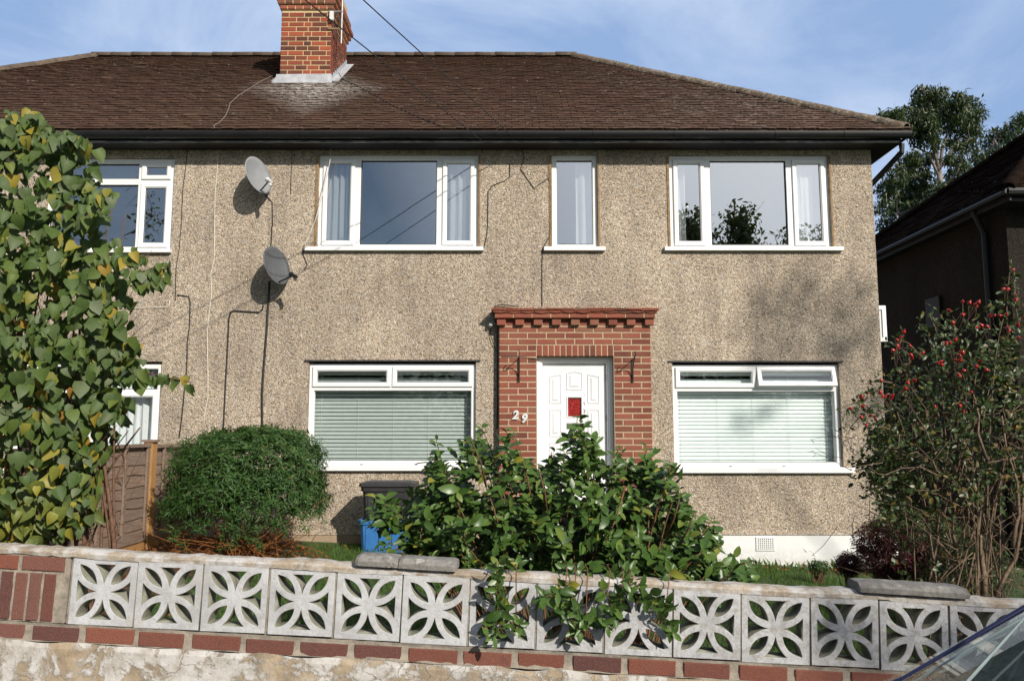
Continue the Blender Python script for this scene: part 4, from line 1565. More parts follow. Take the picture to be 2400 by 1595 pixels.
# ---- house number
hn = thing('house_number', 'white metal house number 29 on the bricks beside the door', 'house number', P(1216, 982, YF - .11))
for ch_, px, py in (('2', 1207, 981), ('9', 1227.5, 989)):
    me = rgb_text(ch_, .135, .006, .28)
    dgt = bpy.data.objects.new('digit', me)
    COL.objects.link(dgt)
    me.materials.clear()
    me.materials.append(M['white_plastic'])
    dgt.parent = hn
    l = P(px, py, YF - .121)
    dgt.location = l - hn.location
    dgt.rotation_euler = (R(90), R(-4), 0)


# ---- hanging-basket brackets
def bracket(px, py0, py1, label):
    yF = YF - .112
    top, bot = P(px, py0, yF), P(px, py1, yF)
    t = thing('hanging_basket_bracket', label, 'bracket', (top.x, yF, bot.z), 'basket brackets beside the door')
    mb = MB()
    mb.cbox(top.x - .013, top.x + .013, yF - .007, yF, bot.z, top.z, .002)
    mb.build('back_plate', M['iron'], t)
    mb = MB()
    zt = top.z - .01
    mb.tube([(top.x, yF - .006, zt), (top.x, yF - .10, zt + .012), (top.x, yF - .24, zt + .03)] + [(top.x, yF - .24 - .028 * math.sin(a), zt + .055 - .026 * math.cos(a)) for a in (.6, 1.5, 2.5, 3.4, 4.2)], .006, 6)
    mb.build('arm', M['iron'], t)
    mb = MB()
    mb.tube(bez((top.x, yF - .006, bot.z + .03), (top.x, yF - .05, zt - .03), (top.x, yF - .225, zt + .024), 9), .0055, 6)
    mb.tube([(top.x, yF - .02 - .022 * math.cos(a), bot.z + .045 + .022 * math.sin(a)) for a in [k * .7 for k in range(9)]], .004, 5)
    mb.build('strut', M['iron'], t)
    return t


bracket(1216, 838, 895, 'dark iron hanging basket bracket above the white house number')
bracket(1481.5, 842, 896, 'dark iron hanging basket bracket on the door surround next to the open-topped window side')


# ---- blinds and curtains
def blind(x0, x1, z0, z1, y, mat, label, tilt, pitch=.046):
    t = thing('venetian_blind', label, 'blind', ((x0 + x1) / 2, y, z0))
    mb = MB()
    z = z0 + .02
    while z < z1 - .02:
        w = .050
        a = R(tilt + random.uniform(-1.5, 1.5))
        prev = None
        pts = []
        for k in range(4):
            s = (k / 3 - .5) * w
            bow = .004 * (1 - (2 * k / 3 - 1) ** 2)
            pts.append((y + s * math.cos(a) - bow * math.sin(a), z + s * math.sin(a) + bow * math.cos(a)))
        sag = random.uniform(-.001, .001)
        for p, q in zip(pts[:-1], pts[1:]):
            mb.quad((x0, p[0], p[1] + sag), (x1, p[0], p[1] - sag), (x1, q[0], q[1] - sag), (x0, q[0], q[1] + sag))
        z += pitch
    mb.build('slats', mat, t, fix=False)
    mb = MB()
    for f in (.05, .28, .5, .72, .95):
        x = x0 + (x1 - x0) * f
        mb.tube([(x, y - .026, z0), (x, y - .026, z1)], .0016, 4)
    mb.build('ladder_cords', M['white_plastic'], t)
    mb = MB()
    mb.cbox(x0, x1, y - .025, y + .025, z1, z1 + .04, .003)
    mb.build('head_rail', mat, t)


blind(OP_LC[0] + .03, OP_LC[1] - .03, OP_LC[2] + .08, OP_LC[3] - .16, YF + .19, M['slat_green'], 'sage grey slatted blind behind the closed window left of the door', 62)
blind(OP_LR[0] + .03, OP_LR[1] - .03, OP_LR[2] + .08, OP_LR[3] - .16, YF + .17, M['slat_white'], 'bright white slatted blind in the window with one opener propped open', 72)


def curtain(x0, x1, z0, z1, y, label, folds, depth=.03, mat='curtain', name='curtain', cat='curtain', wedge=0.0):
    mb = MB()
    n = folds * 8
    rn = random.Random(int(x0 * 1000))
    ph = [rn.uniform(-.6, .6) for _ in range(folds + 1)]
    prev = None
    nz = 6
    grid = []
    for k in range(n + 1):
        f = k / n
        fo = f * folds
        yy = y + depth * math.sin(2 * math.pi * fo + ph[min(folds, int(fo))])
        colm = []
        for j in range(nz + 1):
            h = j / nz
            xx = x0 + (x1 - x0) * f
            xx = x0 + (xx - x0) * (1 - wedge * h)
            colm.append((xx + .006 * math.sin(h * 3 + k), yy * 1.0 + .008 * math.sin(3 * h + k * .5), z0 + (z1 - z0) * h))
        grid.append(colm)
    for k in range(n):
        for j in range(nz):
            mb.quad(grid[k][j], grid[k + 1][j], grid[k + 1][j + 1], grid[k][j + 1])
    o = mb.build(name, M[mat], smooth=True, fix=False)
    return tag(o, label, cat)


yc_ = YF + .15
z0c, z1c = OP_UC[2] + .02, OP_UC[3] - .01
curtain(OP_UC[0] + .02, wx(800, 465), z0c, z1c, yc_, 'pleated white curtain behind the upstairs pane crossed by the loose white cable', 4)
curtain(wx(1022, 465), OP_UC[1] - .02, z0c, z1c, yc_, 'white curtain in the pane of the wide upstairs window nearest the narrow window', 4)
curtain(wx(1328, 465), OP_US[1] - .02, z0c, z1c, yc_, 'white curtain drawn to one side of the narrow single-pane upstairs window', 2, .018)
curtain(OP_UR[0] + .05, wx(1586, 465), z0c, z1c, yc_, 'narrow white curtain at the side of the tree-reflecting upstairs window', 2)
curtain(wx(1834, 465), OP_UR[1] - .02, z0c, z1c, yc_, 'white vertical blind filling the upstairs pane nearest the house corner', 6, .008, name='vertical_blind', cat='blind')
curtain(OP_LL[1] - .76, OP_LL[1] - .05, OP_LL[2] + .03, OP_LL[3] - .1, yc_, 'white net curtain in the downstairs window behind the fence top', 8, .02, name='net_curtain')
mb = MB()
mb.cbox(OP_UL[0] + .05, OP_UL[1] - .06, YF + .22, YF + .25, wz(402), wz(366), .003)
tag(mb.build('roller_blind', M['slat_green']), 'grey blind pulled part way down in the upstairs window behind the shrub', 'blind')


# ================================================================ DISHES, CABLES AND SMALL FITTINGS ON THE FACADE
def sat_dish(label, cx, cy, w, h, mat, lnb_mat, arm_px, holes, out):
    c = D(cx, cy, YF - out)
    t = thing('satellite_dish', label, 'satellite dish', (c.x, YF, c.z), 'satellite dishes')
    N = Vector((math.sin(R(64)) * .96, -math.cos(R(64)) * .96, .24)).normalized()
    U = Vector((0, 0, 1)).cross(N).normalized()     # across
    V = N.cross(U).normalized()                      # up in the dish plane
    mb = MB()
    rings, seg = 7, 36

    def q(r_, a, back):
        return c + U * (math.cos(a) * r_ * w / 2) + V * (math.sin(a) * r_ * h / 2) + N * ((r_ * r_ - 1) * .055 - back)
    for back in (0, .006):
        base = len(mb.v)
        mb.v.append(tuple(q(0, 0, back)))
        for i_ in range(1, rings + 1):
            for k in range(seg):
                mb.v.append(tuple(q(i_ / rings, 2 * math.pi * k / seg, back)))
        for k in range(seg):
            mb.f.append((base, base + 1 + k, base + 1 + (k + 1) % seg))
        for i_ in range(rings - 1):
            for k in range(seg):
                a = base + 1 + i_ * seg
                mb.f.append((a + k, a + seg + k, a + seg + (k + 1) % seg, a + (k + 1) % seg))
        if back == 0:
            e0 = base + 1 + (rings - 1) * seg
        else:
            e1 = base + 1 + (rings - 1) * seg
    mb.f += [(e0 + k, e1 + k, e1 + (k + 1) % seg, e0 + (k + 1) % seg) for k in range(seg)]
    dsh = mb.build('reflector', mat, t, smooth=True)
    # arm and LNB
    tip = D(arm_px[0], arm_px[1], YF - out - .16)
    root = c - V * (h / 2 * .86) + N * -.01
    mb = MB()
    mb.tube([root - N * .05, root + (tip - root) * .1, tip], .010, 6)
    mb.build('lnb_arm', M['black_plastic'], t)
    mb = MB()
    ax = (c - tip).normalized()
    mb.tube([tip - ax * .06, tip - ax * .02, tip - ax * .0, tip + ax * .035, tip + ax * .05], [.018, .022, .022, .028, .030], 10)
    mb.tube([tip - ax * .03, tip - ax * .03 - Vector((0, 0, .05))], .018, 8)
    mb.build('lnb', lnb_mat, t, smooth=False)
    mb = MB()
    b0 = c - N * .07
    wall = Vector((c.x - .05, YF, c.z - .06))
    mb.tube([b0, Vector((wall.x, YF - .12, wall.z)), wall], .017, 8)
    mb.cbox(wall.x - .05, wall.x + .05, YF - .008, YF - .001, wall.z - .08, wall.z + .08, .002)
    mb.build('wall_mount', M['galv'] if mat is M['dish_grey'] else M['black_plastic'], t)
    return t


sat_dish('light grey satellite dish, the upper one, just under the eaves', 596, 403, .43, .47, M['dish_grey'], M['white_plastic'], (620, 416), True, .22)
sat_dish('dark charcoal satellite dish, the lower one, level with the upstairs sills', 638, 611, .43, .48, M['dish_dark'], M['black_plastic'], (676, 634), False, .22)


def cable(label, pts, r=.006, mat='cable_black', Y=YF - .006, name='cable', jit=.004):
    w = []
    for p in pts:
        v = P(p[0], p[1], Y)
        w.append(v)
    out = [w[0]]
    for a, b2 in zip(w[:-1], w[1:]):
        n = max(1, int((b2 - a).length / .16))
        for k in range(1, n + 1):
            q = a.lerp(b2, k / n)
            if k < n:
                q = q + Vector((random.uniform(-jit, jit), 0, random.uniform(-jit, jit)))
            out.append(q)
    mb = MB()
    mb.tube(out, r, 5)
    o = mb.build(name, M[mat], smooth=True)
    return tag(o, label, 'cable', 'cables on the front wall')


def z1(x, y):
    return (x / 2.95, y / 2.95)


def z4(x, y):
    return (x / 2.95, 530 + y / 2.95)


def z2(x, y):
    return (800 + x / 2.95, y / 2.95)


def z5(x, y):
    return (800 + x / 2.95, 530 + y / 2.95)


cable('thin black cable dropping beside the upstairs window of the left half', [z1(1297, 985), z1(1290, 1100), z1(1265, 1300), z4(1253, 0), z4(1240, 150), z4(1218, 280), z4(1212, 515)], .0045)
cable('long pale wavy cable running from the eaves down to the clipped bush', [z1(1512, 1020), z1(1500, 1200), z1(1487, 1330), z4(1483, 0), z4(1480, 230), z4(1457, 330), z4(1462, 470), z4(1440, 640), z4(1432, 760), z4(1437, 1080), z4(1437, 1180), z4(1415, 1290), z4(1400, 1460)], .006, 'cable_white')
cable('black cable with a short sideways jog, nearest the fence', [z4(1225, 476), z4(1305, 485), z4(1315, 520), z4(1312, 680), z4(1295, 800), z4(1290, 1000), z4(1265, 1250), z4(1238, 1460)], .007)
cable('thick black cable bending twice below the lower satellite dish', [z4(1820, 545), z4(1812, 580), z4(1790, 595), z4(1620, 585), z4(1595, 595), z4(1582, 640), z4(1575, 800), z4(1560, 1060), z4(1540, 1440)], .010)
cable('thick straight black cable hanging from the lower satellite dish', [z4(1862, 380), z4(1858, 500), z4(1845, 700), z4(1825, 950), z4(1812, 1150), z4(1815, 1450)], .013)
cable('thin dark cable between the two satellite dishes', [z1(1800, 1290), z1(1820, 1325), z1(1882, 1400), z1(1885, 1560), z4(1880, 0), z4(1868, 200)], .006)
cable('loose white cable drooping across the side pane of the wide upstairs window', [z1(2287, 1030), z1(2282, 1110), z1(2230, 1340), z1(2180, 1520), z4(2110, 120), z4(2104, 165)], .0055, 'cable_white', YF - .07)
cable('short black cable end curling below the sill of the wide upstairs window', [z4(2104, 160), z4(2095, 190), z4(2110, 230), z4(2125, 270), z4(2103, 300)], .005)
cable('short dark cable stub hanging under the eaves near the grey dish', [z1(2018, 1010), z1(2018, 1120), z1(2010, 1340)], .004)
cable('black cable curving down the wall between the wide and narrow upstairs windows', [z2(1165, 1130), z2(1165, 1220), z2(1130, 1250), z2(1050, 1280), z2(1015, 1320), z2(1012, 1560), z5(1005, 60), z5(985, 150)], .006)
cable('black cable beside the narrow upstairs window running down to the door surround', [z2(1240, 1000), z2(1262, 1090), z2(1240, 1170), z2(1330, 1300), z2(1430, 1232), z2(1450, 1300), z2(1445, 1560), z5(1445, 60), z5(1395, 150), z5(1390, 180), z5(1388, 552)], .0055)
cable('white cable with an upturned end near the left half upstairs window', [z4(700, 570), z4(830, 568), z4(1150, 560), z4(1170, 552), z4(1172, 510)], .006, 'cable_white')
cable('wire running from the door frame across the bricks past a basket bracket', [(1100 + 610 / 3.734, 680 + 605 / 3.734), (1100 + 560 / 3.734, 680 + 600 / 3.734), (1100 + 470 / 3.734, 680 + 580 / 3.734), (1100 + 400 / 3.734, 680 + 577 / 3.734), (1100 + 280 / 3.734, 680 + 582 / 3.734)], .0035, Y=YF - .118, jit=.002)
cable('black cable running down the side of the brick door surround from the white sensor', [z5(1230, 556), z5(1110, 542), z5(1062, 552), z5(1050, 600), z5(1078, 690), z5(1078, 1000), z5(1076, 1400)], .007, Y=YF - .03)
t = thing('outdoor_sensor', 'small white sensor on the wall beside the top of the door surround', 'sensor', P(1150, 762, YF))
a = P(1150, 764, YF - .03)
mb = MB()
mb.tube([(a.x, YF - .002, a.z), (a.x, YF - .05, a.z + .008), (a.x + .005, YF - .085, a.z + .02)], [.022, .026, .020], 10)
mb.build('housing', M['white_plastic'], t)
mb = MB()
mb.tube(bez((a.x, YF - .03, a.z - .02), (a.x - .01, YF - .04, a.z - .14), (a.x + .06, YF - .008, a.z - .27), 9), .004, 5)
mb.build('flex', M['cable_black'], t)

# overhead telephone wires from a pole across the road
pole_top = Vector((-8.2, -6.0, EZ + 5.75))


def wire(label, end, mids, sag):
    a, b2 = pole_top + Vector(mids), Vector(end)
    pts = []
    for k in range(41):
        f = k / 40
        q = a.lerp(b2, f)
        q.z -= sag * 4 * f * (1 - f)
        pts.append(q)
    mb = MB()
    mb.tube(pts, .007, 5)
    o = mb.build('telephone_wire', M['cable_black'], smooth=True)
    return tag(o, label, 'wire', 'overhead telephone wires')


def wire_through(end_px, end_Y, mid_px, label, sag=.0, Ym=5.5):
    """hang a wire so that it passes where the photo shows it: from the facade point, through a point at Ym"""
    e = P(end_px[0], end_px[1], end_Y)
    m_ = P(mid_px[0], mid_px[1], Ym)
    # continue to the pole's distance
    f = (end_Y - (-6.0)) / (end_Y - Ym)
    a = e + (m_ - e) * f
    mb = MB()
    pts = [a.lerp(e, k / 40) for k in range(41)]
    for k, q in enumerate(pts):
        q.z -= sag * 4 * (k / 40) * (1 - k / 40)
    mb.tube(pts, .006, 5)
    o = mb.build('telephone_wire', M['cable_black'], smooth=True)
    tag(o, label, 'wire', 'overhead telephone wires')
    return a


a1 = wire_through((1225, 342), YF - .02, (851, 0), 'telephone wire crossing open sky clear of the chimney, landing nearer the narrow window', Ym=6.2)
a2 = wire_through((1154, 349), YF - .02, (715, 0), 'telephone wire passing in front of the chimney stack down to the eaves', Ym=6.2)
t = thing('telephone_pole', 'timber telephone pole across the road carrying the wires to the house', 'pole', (min(a1.x, a2.x) - .1, -6.1, ground(-8) - .2))
mb = MB()
px_ = min(a1.x, a2.x) - .1
mb.tube([(px_, -6.1, -.3), (px_, -6.1, 3), (px_, -6.1, max(a1.z, a2.z) + .5)], [.15, .13, .10], 12)
mb.build('shaft', M['pole'], t)
mb = MB()
mb.box(px_ - .1, max(a1.x, a2.x) + .3, -6.03, -5.93, min(a1.z, a2.z) - .08, min(a1.z, a2.z) + .04)
mb.build('crossarm', M['pole'], t)

# wires lying on the roof, aerial pole on the chimney
slope_ = (RIDGE_Z - EAVE_Z) / (RIDGE_Y - EAVE_Y)


def on_roof(px, py, h=.04):
    xc = (px - 1200) / FPX
    yc = (797.5 - py) / FPX
    d = Vector((xc, math.cos(PITCH) - yc * math.sin(PITCH), math.sin(PITCH) + yc * math.cos(PITCH)))
    # plane: z = EAVE_Z + (y - EAVE_Y) * slope
    tt = (EAVE_Z + h - EZ - EAVE_Y * slope_) / (d.z - d.y * slope_)
    return Vector((0, 0, EZ)) + d * tt


def roof_cable(label, px, r=.005, mat='cable_black'):
    w = [on_roof(*p) for p in px]
    out = []
    for a, b2 in zip(w[:-1], w[1:]):
        for k in range(8):
            out.append(a.lerp(b2, k / 8))
    out.append(w[-1])
    mb = MB()
    mb.tube(out, r, 5)
    tag(mb.build('cable', M[mat], smooth=True), label, 'cable', 'cables lying on the roof')


roof_cable('pale cable snaking over the roof tiles left of the chimney', [z1(1890, 520), z1(1800, 565), z1(1650, 660), z1(1590, 715), z1(1583, 745), z1(1560, 800), z1(1520, 845), z1(1478, 868), z1(1482, 886)], .0045, 'cable_old')
roof_cable('dark cable lying over the roof tiles from the chimney base towards the gutter', [z2(5, 440), z2(-20, 500), z2(0, 540), z2(150, 615), z2(330, 715), z2(520, 805), z2(715, 880)])
t = thing('aerial_pole', 'slim aerial mast strapped to the side of the chimney', 'aerial', (chx + .1, chy + .25, chz - .2))
mb = MB()
mb.tube([(chx + .10, chy + .22, chz - .42), (chx + .11, chy + .22, chz + 1.4)], .017, 8)
mb.build('mast', M['galv'], t)
for k, zz_ in enumerate((chz - .03, chz - .30)):
    mb = MB()
    mb.box(chx - .05, chx + .16, chy - .02, chy - .008, zz_ - .012, zz_ + .012)
    mb.box(chx + .06, chx + .075, chy - .008, chy + .27, zz_ - .014, zz_ + .014)
    mb.build('bracket', M['galv'] if k == 0 else M['timber_trim'], t)
mb = MB()
mb.cbox(chx - .02, chx + .04, chy - .07, chy - .03, chz - .19, chz - .05, .004)
mb.build('junction_box', M['white_plastic'], t)

# ================================================================ NEIGHBOUR TO THE RIGHT (down the slope)
nb2 = thing('detached_house', 'neighbouring house in deep shade with a dark hipped roof, beyond the alley', 'house', (8.5, 10.0, ground(6.5)))
NX0, NX1, NYF, NYB = 6.48, 16.0, 10.0, 16.0
NZ = EZ + 2.90
mb = MB()
mb.quad((NX0, NYF, -.9), (NX0, NYB, -.9), (NX0, NYB, NZ), (NX0, NYF, NZ))
mb.quad((NX0, NYF, -.9), (NX1, NYF, -.9), (NX1, NYF, NZ), (NX0, NYF, NZ))
mb.quad((NX1, NYF, -.9), (NX1, NYB, -.9), (NX1, NYB, NZ), (NX1, NYF, NZ))
mb.quad((NX0, NYB, -.9), (NX1, NYB, -.9), (NX1, NYB, NZ), (NX0, NYB, NZ))
mb.build('wall', M['pebble_shade'], nb2, fix=False)
EX0, EY0, EY1, EX1 = 6.27, 9.6, 16.25, 16.3
RY = (EY0 + EY1) / 2
RZ = EZ + 3.0 + 2.48
tl = MB()


def strip(p0, p1, q0, q1, n):
    p0, p1, q0, q1 = map(Vector, (p0, p1, q0, q1))
    nrm = (p1 - p0).cross(q0 - p0).normalized()
    if nrm.z < 0:
        nrm = -nrm
    for c in range(n):
        f0, f1 = c / n, (c + 1) / n
        a, b2 = p0.lerp(q0, f0), p1.lerp(q1, f0)
        d, e = p0.lerp(q0, f1), p1.lerp(q1, f1)
        m_ = max(1, int((b2 - a).length / .33))
        for k in range(m_):
            g0, g1 = k / m_, (k + 1) / m_
            j = nrm * random.uniform(.022, .03)
            A, B = a.lerp(b2, g0) + j, a.lerp(b2, g1) + j
            C, E = d.lerp(e, g1) + nrm * .012, d.lerp(e, g0) + nrm * .012
            tl.add([A, B, C, E, A - nrm * .014, B - nrm * .014], [(0, 1, 2, 3), (4, 5, 1, 0)])


zE = EZ + 3.0
strip((EX0, EY1, zE), (EX0, EY0, zE), (EX0 + 3.3, RY, RZ), (EX0 + 3.3, RY, RZ), 41)
strip((EX0, EY0, zE), (EX1, EY0, zE), (EX0 + 3.3, RY, RZ), (EX1, RY, RZ), 41)
strip((EX1, EY1, zE), (EX0, EY1, zE), (EX1, RY, RZ), (EX0 + 3.3, RY, RZ), 41)
rf = tl.build('roof', M['tile_shade'], nb2, fix=False)
mb = MB()
ridge_run((EX0 - .02, EY0 - .02, zE + .03), (EX0 + 3.3, RY, RZ + .02), mb)
ridge_run((EX0 - .02, EY1 + .02, zE + .03), (EX0 + 3.3, RY, RZ + .02), mb)
ridge_run((EX0 + 3.3, RY, RZ + .02), (EX1, RY, RZ + .02), mb)
mb.build('ridge_tiles', M['tile_shade'], rf, smooth=True, fix=False)
mb = MB()
mb.box(EX0 + .02, EX0 + .04, EY0, EY1, zE - .12, zE - .0)
mb.box(EX0 + .04, EX1, EY0 + .05, EY0 + .07, zE - .12, zE - .0)
mb.box(EX0 + .041, EX1, EY0 + .071, EY1, zE - .11, zE - .10)
mb.build('fascia', M['blackboard'], nb2)
mb = MB()
mb.tube([(EX0 - .03, EY0 - .05, zE - .02), (EX0 - .03, EY1, zE - .02)], .040, 8)
mb.tube([(EX0 - .03, EY0 - .03, zE - .02), (EX1, EY0 - .03, zE - .02)], .052, 8)
mb.build('gutter', M['blackboard'], nb2)
mb = MB()
mb.tube([(EX0, NYF + .35, zE - .05), (NX0 - .05, NYF + .4, zE - .35), (NX0 - .05, NYF + .4, -.6)], .04, 10)
mb.build('downpipe', M['blackboard'], nb2)
mb = MB()
vb = P(2240, 640, 11.2)
mb.cbox(NX0 - .06, NX0, 11.6, 12.0, EZ + 1.55, EZ + 2.0, .01)
mb.build('flue_box', M['blackboard'], nb2)

# ================================================================ FRONT GARDEN WALL
wall = thing('garden_wall', 'low front wall of white pierced flower-pattern blocks between brick courses on peeling render', 'garden wall', (0, 3.57, EZ - .660))
wall.rotation_euler = (0, math.atan(.048), -math.atan(.023))
WL0, WL1 = -3.6, 5.2
BP = .3
BS0 = -1.985


def lpart(name, mb, mat, smooth=False, fix=True, parent=None):
    """mesh in the wall's own slanted frame"""
    me = bpy.data.meshes.new(name)
    me.from_pydata(mb.v, [], mb.f)
    if fix:
        bm = bmesh.new()
        bm.from_mesh(me)
        bmesh.ops.recalc_face_normals(bm, faces=bm.faces)
        bm.to_mesh(me)
        bm.free()
    if smooth:
        me.polygons.foreach_set('use_smooth', [True] * len(me.polygons))
    me.materials.append(M[mat])
    o = bpy.data.objects.new(name, me)
    COL.objects.link(o)
    o.parent = parent or wall
    return o


def block_mesh():
    cu = bpy.data.curves.new('screen_block', 'CURVE')
    cu.dimensions = '2D'
    cu.fill_mode = 'BOTH'
    cu.extrude = .043
    cu.bevel_depth = .0028
    cu.bevel_resolution = 1
    S = .2955

    def spl(pts):
        s = cu.splines.new('POLY')
        s.points.add(len(pts) - 1)
        for p, (x, y) in zip(s.points, pts):
            p.co = (x * S, y * S, 0, 1)
        s.use_cyclic_u = True
    h = .4905
    spl([(-h, -h), (h, -h), (h, h), (-h, h)])
    a = .415

    def qb(p, c, e, n=10):
        return [((1 - t) ** 2 * p[0] + 2 * t * (1 - t) * c[0] + t * t * e[0], (1 - t) ** 2 * p[1] + 2 * t * (1 - t) * c[1] + t * t * e[1]) for t in [k / n for k in range(n + 1)]]
    side = qb((.186, a), (.034, .285), (.006, .096)) + qb((-.006, .096), (-.034, .285), (-.186, a))
    w = .172
    i0, i1 = .098, .402
    m_ = (i0 + i1) / 2
    k_ = w / math.sqrt(2)
    leafp = qb((i0, i0), (m_ - k_, m_ + k_), (i1, i1), 12)[:-1] + qb((i1, i1), (m_ + k_, m_ - k_), (i0, i0), 12)[:-1]
    for q in range(4):
        c, s = [(1, 0), (0, 1), (-1, 0), (0, -1)][q]
        spl([(x * c - y * s, x * s + y * c) for x, y in side])
        spl([(x * c - y * s, x * s + y * c) for x, y in leafp])
    o = bpy.data.objects.new('screen_block', cu)
    COL.objects.link(o)
    dg = bpy.context.evaluated_depsgraph_get()
    me = bpy.data.meshes.new_from_object(o.evaluated_get(dg))
    bpy.data.objects.remove(o)
    me.transform(Matrix.Rotation(R(90), 4, 'X'))       # stand it up: curve z -> -y
    me.transform(Matrix.Translation((0, .045, 0)))
    me.materials.clear()
    me.materials.append(M['block'])
    me.materials.append(M['block_raw'])
    for p in me.polygons:                      # paint was rolled on the face only; the piercings stay bare
        if p.normal.y > -.6:
            p.material_index = 1
    return me


bm_ = block_mesh()
first = bpy.data.objects.new('screen_block', bm_)
COL.objects.link(first)
first.parent = wall
NB = 17
for k in range(NB):
    o = first if k == 0 else first.copy()
    if k:
        COL.objects.link(o)
        o.parent = wall
    o.location = (BS0 + BP * (k + .5) + random.uniform(-.002, .002), random.uniform(-.003, .003), -.150 + random.uniform(-.002, .002))
    o.rotation_euler = (random.uniform(-.004, .004), random.uniform(-.006, .006) - .012, random.uniform(-.004, .004))
    sc = random.uniform(.985, 1.0)
    o.scale = (sc, 1, sc)
# mortar between and around the blocks
mb = MB()
for k in range(NB + 1):
    x = BS0 + BP * k
    mb.box(x - .004, x + .004, .004 + random.uniform(0, .004), .084, -.298, -.002)
lpart('joint_mortar', mb, 'mortar_wall')
# mortar capping with an uneven face
mb = MB()
n = 260
prev = None
cols = []
for k in range(n + 1):
    x = WL0 + (WL1 - WL0) * k / n
    w1, w2 = random.uniform(-1, 1), random.uniform(-1, 1)
    zt = .017 + .003 * math.sin(x * 5.1) + .002 * math.sin(x * 13 + 1) + .0015 * w1
    zb_ = -.004 - .007 * abs(math.sin(x * 3.3 + 1)) + .004 * w2
    cols.append([(x, -.004 - .003 * w2, zb_), (x, -.007 + .003 * w1, zt * .55), (x, .004, zt), (x, .03, zt + .008 + .002 * w2), (x, .09, zt + .006 + .002 * w1), (x, .10, -.01)])
for a, b2 in zip(cols[:-1], cols[1:]):
    for j in range(5):
        mb.quad(a[j], b2[j], b2[j + 1], a[j + 1])
lpart('mortar_capping', mb, 'capping', smooth=True)
# brick course below the blocks, with its bed
XV, NV = Vector((1, 0, 0)), Vector((0, -1, 0))
rows_ = MB()
x = WL0 + .02
brick_starts = [-2.70, -2.465, -2.245, -2.01, -1.755, -1.53, -1.27, -1.04, -.79, -.555, -.325, -.085, .16, .40, .645, .875, 1.12, 1.355, 1.60, 1.84, 2.08, 2.33, 2.57, 2.81, 3.05, 3.29]
for k in range(40):
    x = WL0 + k * .2415 + .02
    if x > WL1 - .22:
        break
    L = .212 + random.uniform(-.012, .006)
    dz_ = random.uniform(-.004, .004)
    brick_box(rows_, Vector((x, 0.0, -.377 + dz_)), XV, ZV, NV, 0, L, 0, .063 + random.uniform(-.004, .003), .004 + random.uniform(-.002, .002), .08)
lpart('brick_course', rows_, 'brick_wall', fix=False)
mb = MB()
n = 200
cols = []
for k in range(n + 1):
    x = WL0 + (WL1 - WL0) * k / n
    cols.append([(x, .003 - random.uniform(0, .005), -.298 - .003 * random.random()), (x, .005 - random.uniform(0, .003), -.312), (x, .005 - random.uniform(0, .003), -.345), (x, -.001 - random.uniform(0, .006), -.376 - .004 * random.random()), (x, .10, -.38), (x, .10, -.30)])
for a, b2 in zip(cols[:-1], cols[1:]):
    for j in range(5):
        mb.quad(a[j], b2[j], b2[j + 1], a[j + 1])
lpart('mortar_bed', mb, 'mortar_wall', smooth=True)
# rendered base with flaking paint
mb = MB()
nx_, nz_ = 220, 24
from mathutils import noise as mnoise
grid = []
for k in range(nx_ + 1):
    x = WL0 + (WL1 - WL0) * k / nx_
    colm = []
    for j in range(nz_ + 1):
        z = -.379 - .56 * j / nz_
        h = mnoise.noise(Vector((x * 3.0, z * 3.0, 1.3))) * .008 + mnoise.noise(Vector((x * 11, z * 11, 4.0))) * .004
        if j == 0:
            z += mnoise.noise(Vector((x * 6, 0, 9))) * .012
        colm.append((x, -.009 - h - (.004 if j else -.006), z))
    grid.append(colm)
for a, b2 in zip(grid[:-1], grid[1:]):
    for j in range(nz_):
        mb.quad(a[j], b2[j], b2[j + 1], a[j + 1])
mb.box(WL0, WL1, .02, .11, -.95, -.382)
lpart('rendered_base', mb, 'render', smooth=True, fix=False)
# brick pier at the street end
mb, mo = MB(), MB()
xp1 = BS0 - .012
for (a, b2) in ((-2.70, -2.475), (-2.455, -2.235), (-2.215, -2.02)):
    brick_box(mb, Vector((0, 0, -.075)), XV, ZV, NV, a, b2, 0, .062, .004, .08)
for k in range(9):
    x = xp1 - .05 - .0655 * (k + 1)
    brick_box(mb, Vector((0, 0, -.293)), XV, ZV, NV, x + .006, x + .0595, 0, .205 + random.uniform(-.004, .004), .004, .08)
x = -2.72
while x > WL0 + .2:
    for j, zr in enumerate((-.075, -.148, -.221, -.294)):
        brick_box(mb, Vector((0, 0, zr)), XV, ZV, NV, x - .215, x - .01, 0, .062, .004, .08)
    x -= .225
pier = lpart('brick_pier', mb, 'brick_wall', fix=False)
cols = []
for k in range(90):
    x = WL0 + (xp1 - WL0) * k / 89
    cols.append([(x, random.uniform(.001, .006), -.298 + .298 * j / 12) for j in range(13)])
for a, b2 in zip(cols[:-1], cols[1:]):
    for j in range(12):
        mo.quad(a[j], b2[j], b2[j + 1], a[j + 1])
mo.box(WL0, xp1, .012, .10, -.298, -.002)
lpart('mortar', mo, 'mortar_wall', smooth=False, fix=False, parent=pier)


